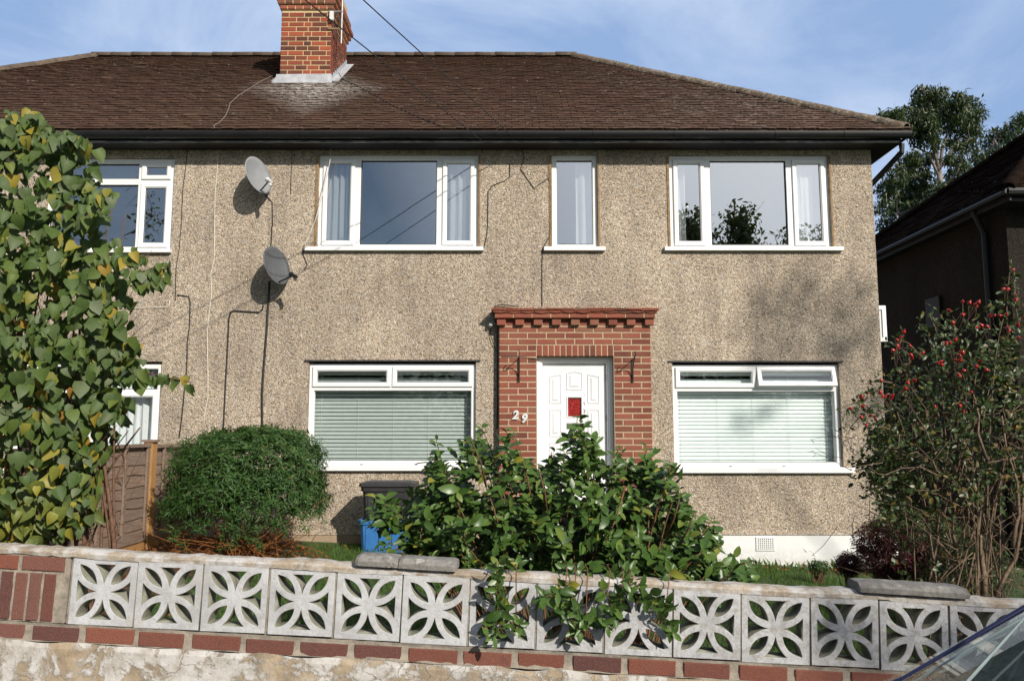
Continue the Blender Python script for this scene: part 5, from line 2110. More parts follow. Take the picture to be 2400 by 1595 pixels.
# loose coping stones left on top of the wall
def coping(label, s0, s1, tilt=0.0, dz_=0.0):
    mb = MB()
    prof = [(-.028, .0), (-.032, .022), (-.028, .027), (-.008, .041), (.0, .044), (.085, .044), (.115, .026), (.118, .0)]
    n = 14
    vs = []
    for k in range(n + 1):
        x = (s1 - s0) * (k / n - .5)
        e = .006 if k in (0, n) else 0
        for (y, z) in prof:
            vs.append((x + random.uniform(-.001, .001), y + random.uniform(-.0012, .0012) + e, max(0, z - e + random.uniform(-.0012, .0012))))
    m_ = len(prof)
    fs = []
    for k in range(n):
        for j in range(m_):
            a = k * m_ + j
            b2 = k * m_ + (j + 1) % m_
            fs.append((a, b2, b2 + m_, a + m_))
    fs += [tuple(range(m_)), tuple(reversed(range(n * m_, n * m_ + m_)))]
    mb.add(vs, fs)
    me_o = mb.build('coping_stone', M['coping'])
    loc = wall.matrix_world if False else None
    Mx = Matrix.Translation(wall.location) @ wall.rotation_euler.to_matrix().to_4x4()
    c = Mx @ Vector(((s0 + s1) / 2, 0, .026 + dz_))
    me_o.location = c
    me_o.rotation_euler = (wall.rotation_euler.x, wall.rotation_euler.y + tilt, wall.rotation_euler.z)
    return tag(me_o, label, 'coping stone', 'loose coping stones on the front wall')


def s_of(px):        # photo column -> distance along the wall top
    return P(px, 1370, 3.57).x


coping('short grey coping stone with a sloped end, butted against a longer one on the wall', s_of(831), s_of(931), .004)
coping('longer grey coping stone whose end stops at the glossy shrub', s_of(933), s_of(1069), .006, -.003)
coping('lichened grey coping stone lying alone in front of the rose bush', s_of(2003), s_of(2252), .01)


# ================================================================ FENCE
fn = thing('fence', 'weathered brown overlapping-board fence with a pale orange post, running back to the house', 'fence', (-3.78, 8.2, ground(-3.78)))
FX = -3.78


def panel(ya, yb, z0, z1, battens, mat):
    rn = random.Random(int(ya * 100))
    mb = MB()
    nb_ = 8
    hh = (z1 - z0 - .10) / nb_
    for k in range(nb_):
        zb_ = z0 + k * hh
        n = 16
        ph = rn.uniform(0, 6)
        amp = rn.uniform(.003, .012)
        row = []
        for q in range(n + 1):
            y = ya + (yb - ya) * q / n
            wv = amp * math.sin(ph + y * 5) + amp * .5 * math.sin(ph * 2 + y * 13)
            row.append((y, zb_ + wv, zb_ + hh + .025))
        # board leans out at its lower edge and overlaps the one below
        vs = []
        for (y, za, zt) in row:
            vs += [(FX + .020, y, za), (FX + .006, y, zt), (FX + .010, y, za)]
        fs = []
        for q in range(n):
            a = q * 3
            fs += [(a, a + 3, a + 4, a + 1), (a + 2, a + 5, a + 3, a)]
        mb.add(vs, fs)
    mb.box(FX - .012, FX + .0045, ya, yb, z0, z1 - .02)
    o = mb.build('board_panel', M[mat], fn, fix=False)
    for y in battens:
        b2 = MB()
        b2.box(FX + .022, FX + .045, y - .019, y + .019, z0 + .02, z1 - .035)
        b2.build('batten', M['board'], o)
    b2 = MB()
    b2.box(FX - .02, FX + .05, ya, yb, z1 - .033, z1)
    b2.build('top_rail', M['board'], o)
    b2 = MB()
    b2.box(FX + .0215, FX + .044, ya, yb, z0 - .02, z0 + .075)
    b2.build('bottom_rail', M['board'], o)


panel(5.9, 8.15, .50, 1.455, (6.28, 6.74, 7.2, 7.66, 8.12), 'board')
panel(8.30, 9.26, .48, 1.44, (8.5, 9.0), 'board')
mb = MB()
mb.cbox(FX - .04, FX + .055, 8.165, 8.275, .2, 1.47, .004)
mb.build('post', M['timber'], fn)
mb = MB()
mb.box(FX - .06, FX + .075, 8.15, 8.29, 1.471, 1.495)
mb.build('post_cap', M['board'], fn)
mb = MB()
mb.box(FX + .0, FX + .03, 5.9, 8.16, .25, .475)
mb.box(FX + .0, FX + .03, 8.28, 9.26, .25, .455)
mb.build('gravel_board', M['timber'], fn)


# ================================================================ RECYCLING BOXES
def tub(name, label, x0, x1, y0, y1, z0, z1, mat, lid):
    t = thing(name, label, 'box', ((x0 + x1) / 2, (y0 + y1) / 2, z0), None)
    mb = MB()
    tp = .025

    def lp(z, o):
        c = .03
        a, b2, c2, d = x0 + o, x1 - o, y0 + o, y1 - o
        return [(a + c, c2, z), (b2 - c, c2, z), (b2, c2 + c, z), (b2, d - c, z), (b2 - c, d, z), (a + c, d, z), (a, d - c, z), (a, c2 + c, z)]
    loops = [lp(z0, tp), lp(z1 - .05, .008), lp(z1 - .05, -.008), lp(z1 - .005, -.012), lp(z1, -.006), lp(z1, .012), lp(z0 + .02, tp + .012)]
    base = []
    for l in loops:
        base.append(len(mb.v))
        mb.v += l
    for k in range(len(loops) - 1):
        for q in range(8):
            mb.f.append((base[k] + q, base[k] + (q + 1) % 8, base[k + 1] + (q + 1) % 8, base[k + 1] + q))
    mb.f.append(tuple(base[0] + q for q in range(8)))
    mb.f.append(tuple(base[-1] + q for q in range(8)))
    # ribs on the front
    for k in range(4):
        x = x0 + .08 + (x1 - x0 - .16) * k / 3
        mb.box(x - .008, x + .008, y0 + .004, y0 + .03, z0 + .03, z1 - .052)
    mb.build('tub', mat, t)
    if lid:
        m2 = MB()
        l0, l1, l2 = lp(z1 + .002, -.03), lp(z1 + .035, -.028), lp(z1 + .05, .03)
        m2.v += l0 + l1 + l2
        for k in range(2):
            for q in range(8):
                m2.f.append((k * 8 + q, k * 8 + (q + 1) % 8, k * 8 + 8 + (q + 1) % 8, k * 8 + 8 + q))
        m2.f += [tuple(range(8)), tuple(range(16, 24))]
        m2.build('lid', M['black_box'], t)
    else:
        m2 = MB()
        m2.box(x0 + .16, x1 - .16, y0 - .02, y0 - .012, z1 - .045, z1 - .02)
        m2.build('handle', M['black_box'], t)


bx0 = P(843, 1215, 8.6).x
zb0 = ground(bx0) + .01
tub('recycling_box', 'blue plastic recycling box on the grass under a black lidded one', bx0 - .005, bx0 + .58, 8.60, 9.02, zb0, zb0 + .35, M['blue_box'], False)
tub('recycling_box', 'black lidded plastic box stacked on the blue box against the house', bx0 + .01, bx0 + .56, 8.62, 9.0, zb0 + .352, zb0 + .70, M['black_box'], True)

# ================================================================ PLANTS
POLY_LEFT = [(-260, 380), (-120, 330), (-30, 330), (20, 300), (40, 268), (95, 268), (112, 312), (150, 305), (178, 330), (215, 345), (228, 390), (205, 425), (242, 445), (238, 500),
             (248, 540), (292, 575), (278, 620), (300, 650), (290, 720), (325, 780), (330, 850), (318, 900), (288, 935), (270, 1000), (245, 1060),
             (228, 1110), (238, 1190), (190, 1235), (100, 1255), (-260, 1255)]


def poly_world(poly, Y):
    return [(D(x, y, Y).x, D(x, y, Y).z) for x, y in poly]


def sample_poly(pw, n, rn):
    xs, zs = [p[0] for p in pw], [p[1] for p in pw]
    out = []
    while len(out) < n:
        x, z = rn.uniform(min(xs), max(xs)), rn.uniform(min(zs), max(zs))
        if in_poly(x, z, pw):
            out.append((x, z))
    return out


def rvec(rn, s=1.0):
    return Vector((rn.gauss(0, s), rn.gauss(0, s), rn.gauss(0, s)))


def left_shrub():
    rn = random.Random(21)
    Y0 = 4.3
    pw = poly_world(POLY_LEFT, Y0)
    t = thing('heart_leaved_shrub', 'tall shrub of large heart-shaped leaves, yellowing low down, behind the brick pier', 'shrub', (-2.7, 4.4, ground(-2.7)))
    up, low = Foliage('heart'), Foliage('heart')
    st = MB()
    base = [Vector((-2.9 + .14 * k, 4.35 + .1 * math.sin(k * 2), ground(-2.7))) for k in range(7)]
    for (x, z) in sample_poly(pw, 4300, rn):
        e = edge_dist(x, z, pw)
        dep = min(.55, .10 + e * .8)
        f = rn.random()
        y = Y0 + (-dep + 2 * dep * f ** 1.25)
        if e < .02 and rn.random() < .5:
            continue
        if mnoise.noise(Vector((x * 3.2, z * 3.2, 2.0))) > .25 and z > 1.55 and rn.random() < .65:
            continue
        lowness = (1.62 - z) / 1.0 + rn.gauss(0, .22) - (x + 2.55) * .5
        F = low if lowness > .35 else up
        d = Vector((rn.gauss(.1, .5), rn.gauss(-.35, .4), -1 + rn.gauss(0, .35)))
        n = Vector((.25, -1.0, .5)) + rvec(rn, .42)
        s = rn.uniform(.036, .098)
        F.leaf((x - d.x * .03, y, z + s * .4), d, n, s)
    # projecting sprigs
    for path in ([(300, 640), (340, 615), (385, 612)], [(300, 660), (350, 640), (380, 640)], [(300, 850), (370, 865), (438, 880)], [(170, 335), (160, 305), (172, 325)], [(60, 330), (70, 290), (75, 270)],
                 [(215, 480), (240, 450), (255, 440)], [(280, 600), (310, 585), (330, 590)], [(210, 330), (165, 320), (150, 312)]):
        ps = [D(x, y, Y0 - .2) for x, y in path]
        bz = bez(ps[0], ps[1], ps[2], 9)
        st.tube(bz, .004, 5)
        for k, p in enumerate(bz[1:]):
            for q in range(2):
                d = Vector((rn.gauss(.25, .4), rn.gauss(-.3, .3), -1))
                s = rn.uniform(.06, .095) * (1 - .04 * k)
                up.leaf(p + rvec(rn, .012), d, Vector((.2, -1, .5)) + rvec(rn, .4), s)
    # stems and the twiggy inside
    for k in range(40):
        (x, z) = sample_poly(pw, 1, rn)[0]
        b2 = base[k % 7]
        tip = Vector((x, Y0 + rn.uniform(.0, .45), z))
        mid = Vector((b2.x * .55 + tip.x * .45 + rn.gauss(0, .08), (b2.y + tip.y) / 2 + rn.gauss(0, .08), b2.z + (tip.z - b2.z) * .65))
        bz = bez(b2, mid, tip, 12)
        r0 = .016 if k < 10 else .008
        st.tube(bz, [r0 * (1 - .8 * q / 11) + .0012 for q in range(12)], 5)
        for q in range(4):
            a = bz[rn.randrange(4, 11)]
            st.tube([a, a + rvec(rn, .07), a + rvec(rn, .12) + Vector((0, 0, .06))], [.003, .0022, .0012], 4)
    st.build('stems', M['twig'], t, smooth=True, fix=False)
    up.build('foliage', M['leaf_heart'], t)
    low.build('yellowing_foliage', M['leaf_heart_low'], t)


left_shrub()


def clipped_bush():
    rn = random.Random(4)
    c = D(574, 1116, 8.1)
    t = thing('clipped_bush', 'dense rounded dark green bush with narrow leaves and dead brown twigs below, beside the fence', 'bush', (c.x, c.y, ground(c.x)))
    F = Foliage('narrow')
    A, B, H = .71, .64, .56
    inner = MB()
    for k in range(5600):
        w = rvec(rn).normalized()
        q_ = 1 / (abs(w.x) ** 4 + abs(w.y) ** 4 + abs(w.z) ** 4) ** .25
        dx, dy, dz_ = w * q_
        if dz_ < -.8:
            continue
        if dy > .7:
            continue
        lump = 1 + .10 * mnoise.noise(Vector((dx * 1.8, dy * 1.8, dz_ * 1.8 + 3))) + .13 * mnoise.noise(Vector((dx * 4.5, dy * 4.5, dz_ * 4.5)))
        r_ = lump * (1 - (.22 if k % 3 else .75) * rn.random() ** 1.6)
        p = c + Vector((dx * A * r_, dy * B * r_, dz_ * H * r_))
        if dz_ < -.35 and rn.random() < (-dz_ - .25) * 1.7 + .4 * mnoise.noise(Vector((dx * 3, dy * 3, 7))):
            continue
        ax = Vector((dx, dy, dz_ * .8 + .35)).normalized()
        F.rosette(p + rvec(rn, .012), ax + rvec(rn, .25), 9, rn.uniform(.048, .080), .75, jitter=.35)
    # low sprouts in front
    for (x, y) in ((400, 1225), (420, 1245), (395, 1180), (385, 1150), (520, 1240), (545, 1225), (560, 1235), (580, 1215), (640, 1200), (700, 1205), (735, 1170), (600, 1245), (450, 1210)):
        for q in range(5):
            p = D(x + rn.gauss(0, 9), y + rn.gauss(0, 9), 7.55)
            F.rosette(p, (rn.gauss(0, .3), -.5, .8), 8, rn.uniform(.05, .07), .75)
    F.build('foliage', M['leaf_bush'], t, smooth=False)
    st = MB()
    g = ground(c.x)
    for k in range(95):
        a = Vector((c.x + rn.gauss(0, .32), c.y + rn.uniform(-.5, .3), g))
        b2 = Vector((c.x + rn.uniform(-.8, .85), c.y + rn.uniform(-.78, .3), g + rn.uniform(.12, .65)))
        st.tube(bez(a, (a + b2) / 2 + rvec(rn, .05), b2, 6), [.006, .005, .005, .004, .003, .002], 4)
    for k in range(80):
        p = Vector((c.x + rn.uniform(-.85, 1.0), c.y + rn.uniform(-.85, -.45), g + rn.uniform(0.0, .06)))
        d = rvec(rn, .12)
        d.z = abs(d.z) * .9
        st.tube([p, p + d], [.003, .0015], 4)
    st.build('dead_twigs', M['leaf_dead'], t, fix=False)


clipped_bush()

POLY_MID = [(852, 1175), (872, 1135), (940, 1122), (985, 1045), (1000, 1012), (1060, 1002), (1112, 982), (1135, 1022), (1175, 1000), (1210, 1005), (1232, 1062), (1252, 1062), (1288, 1032), (1308, 968), (1345, 966),
            (1385, 1012), (1402, 1062), (1450, 1042), (1500, 1022), (1560, 1062), (1562, 1112), (1602, 1172), (1652, 1192), (1672, 1242), (1732, 1292), (1740, 1332), (1690, 1370), (1400, 1380), (1050, 1340),
            (905, 1285), (922, 1242), (855, 1212)]
OVER = [(1065, 800), (1070, 870), (1060, 960), (1090, 1010), (1070, 1080), (1070, 1230), (1060, 1260), (1200, 1225), (1220, 1190), (1400, 980), (1480, 965), (1540, 920), (1570, 1000), (1510, 1080), (1550, 1110),
        (1680, 1150), (1740, 1150), (1630, 1220), (1600, 1020), (1830, 980), (1860, 1060), (1900, 1130), (1850, 1180), (1970, 940), (2060, 930), (2100, 1000), (1920, 1030), (2200, 1120), (2250, 1200), (2275, 1240), (2230, 1080)]


def mid_shrub():
    rn = random.Random(9)
    Y0 = 4.55
    pw = poly_world(POLY_MID, Y0)
    t = thing('glossy_shrub', 'wide glossy green shrub in front of the door, shoots spilling over the wall', 'shrub', (.35, Y0, ground(.35)))
    F = Foliage('oval')
    st = MB()
    nodes = []
    for (x, z) in sample_poly(pw, 1250, rn):
        e = edge_dist(x, z, pw)
        dep = min(.5, .08 + e * .9)
        if e < .035:
            continue
        low = max(0, (1.35 - z))
        y = Y0 - dep + 2 * dep * rn.random()
        # thin out the right and left fringe and the upper edge a little
        if e < .07 and rn.random() < .30:
            continue
        if mnoise.noise(Vector((x * 4.2, y * 3, z * 4.2))) > .27 and rn.random() < .75:
            continue
        if z > 1.3 and rn.random() < .15:
            continue
        nodes.append(Vector((x, y, z)))
    for p in nodes:
        ax = Vector((rn.gauss((p.x - .35) * .35, .4), -.45 + rn.gauss(0, .3), .75 + rn.gauss(0, .3)))
        F.rosette(p, ax, rn.randint(5, 8), rn.uniform(.058, .092), .72, face=(.2, -.6, .3), jitter=.35)
    for k in range(330):
        x, z = rn.uniform(-.62, 1.12), rn.uniform(.25, 1.22)
        if not in_poly(x, z, pw):
            continue
        p = Vector((x, Y0 + rn.uniform(.05, .55), z))
        F.rosette(p, (rn.gauss(0, .4), -.6, .7), rn.randint(6, 8), rn.uniform(.06, .09), .75, face=(.1, -.6, .3))
    # upright shoots that break the outline
    for (x, y, w) in ((1330, 962, .4), (1345, 985, .4), (1180, 985, .4), (1110, 985, .3), (1005, 1015, .3), (1490, 1028, .3), (1545, 1075, .3), (1425, 1030, .3), (990, 1045, .3), (868, 1140, .3), (1640, 1195, .3), (1720, 1290, .3), (1270, 1040, .3), (1070, 1010, .3), (1565, 1120, .3),
                      (895, 1245, .3), (1322, 1000, .3), (1350, 1030, .3), (1300, 1040, .3)):
        p = D(x, y, Y0 - rn.uniform(0, .25))
        for q in range(4):
            F.rosette(p + Vector((rn.gauss(0, .012), 0, -.05 * q)), (rn.gauss(0, .2), -.3, 1), 5, rn.uniform(.05, .075), .7, face=(.2, -.6, .3))
        nodes.append(p)
    bases = [Vector((-.1 + .1 * k, Y0 + rn.uniform(-.15, .2), ground(.3))) for k in range(11)]
    for k, p in enumerate(nodes):
        if k % 7 and k < len(nodes) - 19:
            continue
        b2 = min(bases, key=lambda b_: abs(b_.x - (p.x * .45 + .2)) + rn.random() * .2)
        mid = Vector((b2.x * .5 + p.x * .5 + rn.gauss(0, .05), (b2.y + p.y) / 2, b2.z + (p.z - b2.z) * .7))
        st.tube(bez(b2, mid, p, 9), [.008 - .0007 * q for q in range(9)], 5)
    for (a, b2) in (((1240, 1075), (1262, 1200)), ((1085, 1010), (1120, 1120)), ((1565, 1150), (1530, 1240)), ((1395, 1250), (1440, 1120)), ((1600, 1180), (1560, 1260))):
        st.tube([D(a[0], a[1], Y0 - .35), D((a[0] + b2[0]) / 2 + 5, (a[1] + b2[1]) / 2, Y0 - .3), D(b2[0], b2[1], Y0 - .2)], [.003, .0045, .006], 6)
    # shoots over the wall: a few stems come over the top and run down the face, leaves along them
    for grp in ([0, 1, 2, 3, 4, 6, 5], [7, 8], [18, 9, 10, 12, 13, 14, 17], [11, 18], [15, 16], [19, 20, 21, 22], [26, 19], [23, 24, 25], [30, 27, 28, 29]):
        ps = []
        for g_ in grp:
            p = P(800 + OVER[g_][0] / 2.93, 1060 + OVER[g_][1] / 2.93, 3.47)
            ps.append(p)
        over = Vector((ps[0].x * 1.05, 3.61, .995 - .048 * ps[0].x))
        root = Vector((over.x + rn.gauss(0, .05), 4.0, .93))
        line = [root, over + Vector((0, .05, .012)), over + Vector((0, -.07, .006))] + [p + Vector((0, .012, 0)) for p in ps]
        for q in (over + Vector((.01, -.03, .0)),):
            F.rosette(q, (rn.gauss(0, .3), -.8, .3), 6, rn.uniform(.05, .07), .75, face=(.1, -.7, .3))
        st.tube(line, [.0028] * 3 + [.0025 - .0012 * k / len(ps) for k in range(len(ps))], 5)
    for (zx, zy) in OVER:
        p = P(800 + zx / 2.93, 1060 + zy / 2.93, 3.47)
        F.rosette(p + rvec(rn, .008), (rn.gauss(0, .4), -.9, rn.gauss(-.1, .4)), rn.randint(6, 8), rn.uniform(.048, .068), .75, face=(.1, -.7, .3))
    st.build('stems', M['twig_red'], t, smooth=True, fix=False)
    F.build('foliage', M['leaf_gloss'], t)


mid_shrub()

HIPS = [(595, 790), (575, 830), (550, 850), (545, 880), (540, 920), (520, 940), (650, 905), (645, 960), (660, 1000), (750, 960), (1090, 535), (1140, 550), (1185, 550), (1215, 545), (1205, 570), (960, 600), (1075, 625),
        (1100, 635), (1015, 715), (1190, 745), (1260, 735), (1305, 745), (1315, 655), (1345, 650), (1385, 640), (1455, 640), (1600, 640), (1450, 745), (1480, 750), (1545, 730), (1545, 820), (1440, 410), (1475, 410),
        (1530, 470), (1530, 495), (1520, 255), (955, 855), (990, 870), (1025, 858), (1060, 940), (1045, 965), (1085, 965), (1035, 1020), (1065, 1025), (895, 1025), (875, 1045), (905, 1060), (1055, 1115), (1080, 1105),
        (1060, 1135), (1225, 1030), (1210, 1060), (1270, 1085), (625, 1190), (680, 1185), (620, 1260), (420, 1190), (405, 1295), (430, 1300), (440, 1325), (485, 1320), (485, 1340), (235, 1330), (140, 1410), (245, 1405),
        (235, 1475), (310, 1480), (365, 1515), (285, 1540), (850, 1385), (1070, 1385), (1085, 1420), (1165, 1275)]
POLY_ROSE = [(1995, 1095), (1985, 1010), (2035, 930), (2038, 880), (2060, 850), (2090, 860), (2100, 800), (2150, 745), (2230, 700), (2275, 720), (2300, 780), (2400, 760), (2430, 1000), (2430, 1130), (2200, 1180), (2060, 1160), (2020, 1190)]


def rose_bush():
    rn = random.Random(31)
    Y0 = 4.75
    t = thing('rose_bush', 'leggy rose bush with red hips and bare twigs in front of the alley', 'rose bush', (2.7, Y0, ground(2.7)))
    F = Foliage('round')
    st, dead = MB(), Foliage('narrow')
    pw = poly_world(POLY_ROSE, Y0)
    g = ground(2.7)

    def q6(x, y, Y):
        return P(1950 + x / 3.92, 1000 + y / 3.92, Y)

    def q2(x, y, Y):
        return P(1950 + x / 3.564, 560 + y / 3.564, Y)
    # main stems followed from the photo
    for pts, r_ in (([(1350, 1560), (1345, 1300), (1325, 1080), (1345, 880), (1375, 650), (1270, 520), (1225, 470), (1240, 200), (1265, 30), (1230, -150), (1150, -400)], .015),
                    ([(1400, 1560), (1395, 1350), (1360, 1120), (1365, 1000)], .02),
                    ([(1190, 1500), (1140, 1330), (1110, 1200), (1020, 1100), (940, 1020), (830, 960)], .010),
                    ([(1210, 1520), (1260, 1380), (1310, 1160), (1130, 1120), (960, 1030)], .008),
                    ([(1500, 1560), (1600, 1350), (1690, 1200), (1740, 900), (1760, 600), (1740, 200)], .013),
                    ([(1660, 1100), (1690, 900), (1720, 800), (1700, 500), (1600, 200), (1560, -100)], .012),
                    ([(1375, 650), (1290, 540), (1180, 400), (1020, 330), (940, 250), (1000, 190), (1010, 40), (960, -200)], .009),
                    ([(1430, 320), (1340, 60), (1350, -100), (1300, -300)], .009),
                    ([(960, 440), (820, 370), (640, 380), (490, 440), (420, 430), (340, 370)], .005),
                    ([(1750, 280), (1580, 300), (1430, 330), (1330, 480)], .007),
                    ([(920, 300), (960, 400), (1080, 490), (1200, 560)], .006),
                    ([(1330, 830), (1200, 740), (1100, 690), (960, 610)], .006),
                    ([(560, 210), (660, 260), (780, 230), (900, 330)], .005)):
        Y = Y0 - rn.uniform(.05, .5)
        P_ = [q6(x, y, Y + .03 * k * (rn.random() - .4)) for k, (x, y) in enumerate(pts)]
        n = len(P_)
        st.tube(P_, [r_ * (1 - .6 * k / (n - 1)) for k in range(n)], 6)
    # arching canes with twigs
    ends = sample_poly(pw, 30, rn)
    for (x, z) in ends:
        b2 = Vector((2.7 + rn.gauss(0, .16), Y0 + rn.gauss(0, .15), g))
        tip = Vector((x, Y0 + rn.uniform(-.45, .45), z))
        mid = Vector((b2.x * .6 + tip.x * .4, (b2.y + tip.y) / 2, b2.z + (tip.z - b2.z) * .8 + .1))
        bz = bez(b2, mid, tip, 10)
        st.tube(bz, [.007 - .0006 * k for k in range(10)], 5)
    for k in range(640):
        (x, z) = (rn.uniform(2.05, 3.5), rn.uniform(.15, 1.75))
        if x < 2.5 and z < 1.0 and rn.random() < .8:
            continue
        p = Vector((x, Y0 + rn.uniform(-.5, .4), z))
        d = Vector((rn.gauss(0, .13), rn.gauss(0, .08), rn.gauss(.02, .12)))
        m_ = p + d * .5 + rvec(rn, .02)
        st.tube([p, m_, p + d], [.0026, .002, .001], 4)
        if rn.random() < .5:
            st.tube([m_, m_ + rvec(rn, .05)], [.002, .001], 3)
        if rn.random() < .16:
            for q in range(3):
                dead.leaf(p + d + rvec(rn, .015), rvec(rn), rvec(rn), rn.uniform(.03, .05))
    # leaves: sprays of five to seven leaflets
    for (x, z) in sample_poly(pw, 950, rn):
        e = edge_dist(x, z, pw)
        dens = min(1, .55 + e * 1.2) * (.9 if z > 1.25 else .38)
        if rn.random() > dens:
            continue
        p = Vector((x, Y0 + rn.uniform(-.5, .45), z))
        ax = Vector((rn.gauss(0, .6), rn.gauss(-.3, .4), rn.gauss(.2, .5))).normalized()
        for q in range(rn.randint(5, 7)):
            s = rn.uniform(.028, .046)
            d = ax + rvec(rn, .55)
            F.leaf(p + ax * (.018 * q) + rvec(rn, .012), d, Vector((.2, -.5, .8)) + rvec(rn, .5), s)
    # outlying sprays
    for path in ([(480, 1290), (280, 1330), (110, 1400), (60, 1420)], [(480, 1430), (320, 1480), (200, 1460), (130, 1400)], [(640, 1160), (640, 960), (560, 900), (590, 800)], [(760, 1000), (640, 870), (560, 840)], [(1480, 900), (1455, 640), (1480, 300), (1500, 170)], [(1600, 560), (1480, 400), (1440, 380)],
                 [(1560, 720), (1530, 540), (1520, 250)], [(500, 1200), (430, 1190), (400, 1180)], [(520, 1600), (400, 1560), (330, 1640)], [(500, 1720), (420, 1800), (380, 1880)], [(520, 1980), (440, 2060), (350, 2080)], [(880, 800), (840, 690), (815, 630)]):
        ps = [q2(x, y, Y0 - .25) for x, y in path]
        st.tube(ps, [.004 - .0008 * min(k, 3) for k in range(len(ps))], 5)
        for a, b2 in zip(ps[:-1], ps[1:]):
            L = (b2 - a).length
            for k in range(max(1, int(L / .035))):
                p = a.lerp(b2, rn.random())
                side = rvec(rn, .4)
                for q in range(4):
                    F.leaf(p + side * .02 * q + rvec(rn, .008), side + rvec(rn, .3), Vector((.1, -.5, .7)) + rvec(rn, .5), rn.uniform(.028, .044))
    # darker leafy mass hanging at the left
    for k in range(330):
        x, y = (rn.uniform(300, 560), rn.uniform(0, 860)) if k < 190 else (rn.uniform(560, 1764), rn.uniform(150, 1500))
        if x < 300 + abs(y - 250) * .28:
            continue
        p = q6(x, y, Y0 + rn.uniform(-.2, .3))
        for q in range(6):
            F.leaf(p + rvec(rn, .022), rvec(rn) + Vector((0, 0, -.3)), rvec(rn) + Vector((0, -.5, .6)), rn.uniform(.028, .044))
    hm = MB()
    prof = [(0.0, .0005), (.08, .35), (.3, .62), (.55, .66), (.8, .45), (.93, .26), (1.0, .22), (1.12, .30), (1.2, .05)]
    hm.tube([(0, 0, -.027 * a) for a, _ in prof], [.0145 * b_ * 1.3 for _, b_ in prof], 8)
    first_hip = hm.build('rose_hip', M['hip'], None, smooth=True)
    first_hip.parent = t
    for k, (x, y) in enumerate(HIPS):
        h = first_hip if k == 0 else first_hip.copy()
        if k:
            COL.objects.link(h)
            h.parent = t
        p = q2(x, y, Y0 - rn.uniform(.28, .5) if x < 1300 else Y0 - .3)
        h.location = p - t.location
        ax = Vector((rn.gauss(0, .6), -.6, rn.gauss(.1, .7)))
        h.rotation_euler = ax.to_track_quat('-Z', 'Y').to_euler()
        h.scale = [rn.uniform(.7, 1.0)] * 3
        root = p + Vector((rn.gauss(.05, .05) if x < 900 else rn.gauss(0, .05), .10, -.10))
        st.tube(bez(root, (root + p) / 2 + rvec(rn, .01), p, 5), .0016, 4)
    st.build('stems', M['twig_grey'], t, smooth=True, fix=False)
    F.build('foliage', M['leaf_rose'], t)
    dead.build('dead_leaves', M['leaf_dead'], t)


rose_bush()


def small_bush(name, label, c, A, B, H, n, mats, leafs, rn, split=None):
    t = thing(name, label, 'bush', (c.x, c.y, ground(c.x)))
    Fs = [Foliage('narrow') for _ in mats]
    st = MB()
    for k in range(n):
        u, v = rn.uniform(0, 2 * math.pi), math.asin(rn.uniform(-.8, 1))
        d = Vector((math.cos(u) * math.cos(v), math.sin(u) * math.cos(v), math.sin(v)))
        lump = 1 + .16 * mnoise.noise(d * 2.5 + Vector((c.x, 0, 0))) + .08 * mnoise.noise(d * 6)
        r_ = lump * (1 - .3 * rn.random() ** 1.5)
        p = c + Vector((d.x * A, d.y * B, d.z * H)) * r_
        i_ = 0
        if split is not None and (d.x * .7 + d.z * .8 + rn.gauss(0, .18)) > split:
            i_ = 1
        Fs[i_].rosette(p, (d.x, d.y, d.z + .5), 7, rn.uniform(*leafs), .7)
    for k in range(24):
        a = Vector((c.x + rn.gauss(0, A * .2), c.y, ground(c.x)))
        b2 = c + Vector((rn.uniform(-A, A) * .8, rn.uniform(-B, B) * .8, rn.uniform(-.3, .8) * H))
        st.tube(bez(a, (a + b2) / 2, b2, 5), [.006, .005, .004, .003, .002], 4)
    st.build('stems', M['twig'], t, fix=False)
    for F, m_, nm in zip(Fs, mats, ('foliage', 'green_foliage')):
        if F.p:
            F.build(nm, M[m_], t, smooth=False)
    return t


rn_ = random.Random(77)
c_ = P(2145, 1292, 6.6)
small_bush('heather_bush', 'larger bush, dark red at its front and green on top, by the white plinth corner', c_, .48, .44, .35, 2600, ['leaf_red', 'leaf_box'], (.036, .055), rn_, .12)
c_ = P(1989, 1322, 7.2)
small_bush('heather_bush', 'small dark red bush alone on the lawn in front of the white plinth', c_, .125, .12, .115, 420, ['leaf_red'], (.028, .04), rn_)
c_ = P(2260, 1340, 6.2)
small_bush('garden_bush', 'dull green bush growing among the rose stems', c_, .34, .3, .36, 900, ['leaf_rose'], (.03, .05), rn_)
c_ = P(1917, 1326, 8.2)
small_bush('weed_plant', 'small leafy green weed on the lawn edge beside the little red bush', c_, .13, .10, .07, 60, ['leaf_bush'], (.04, .055), rn_)


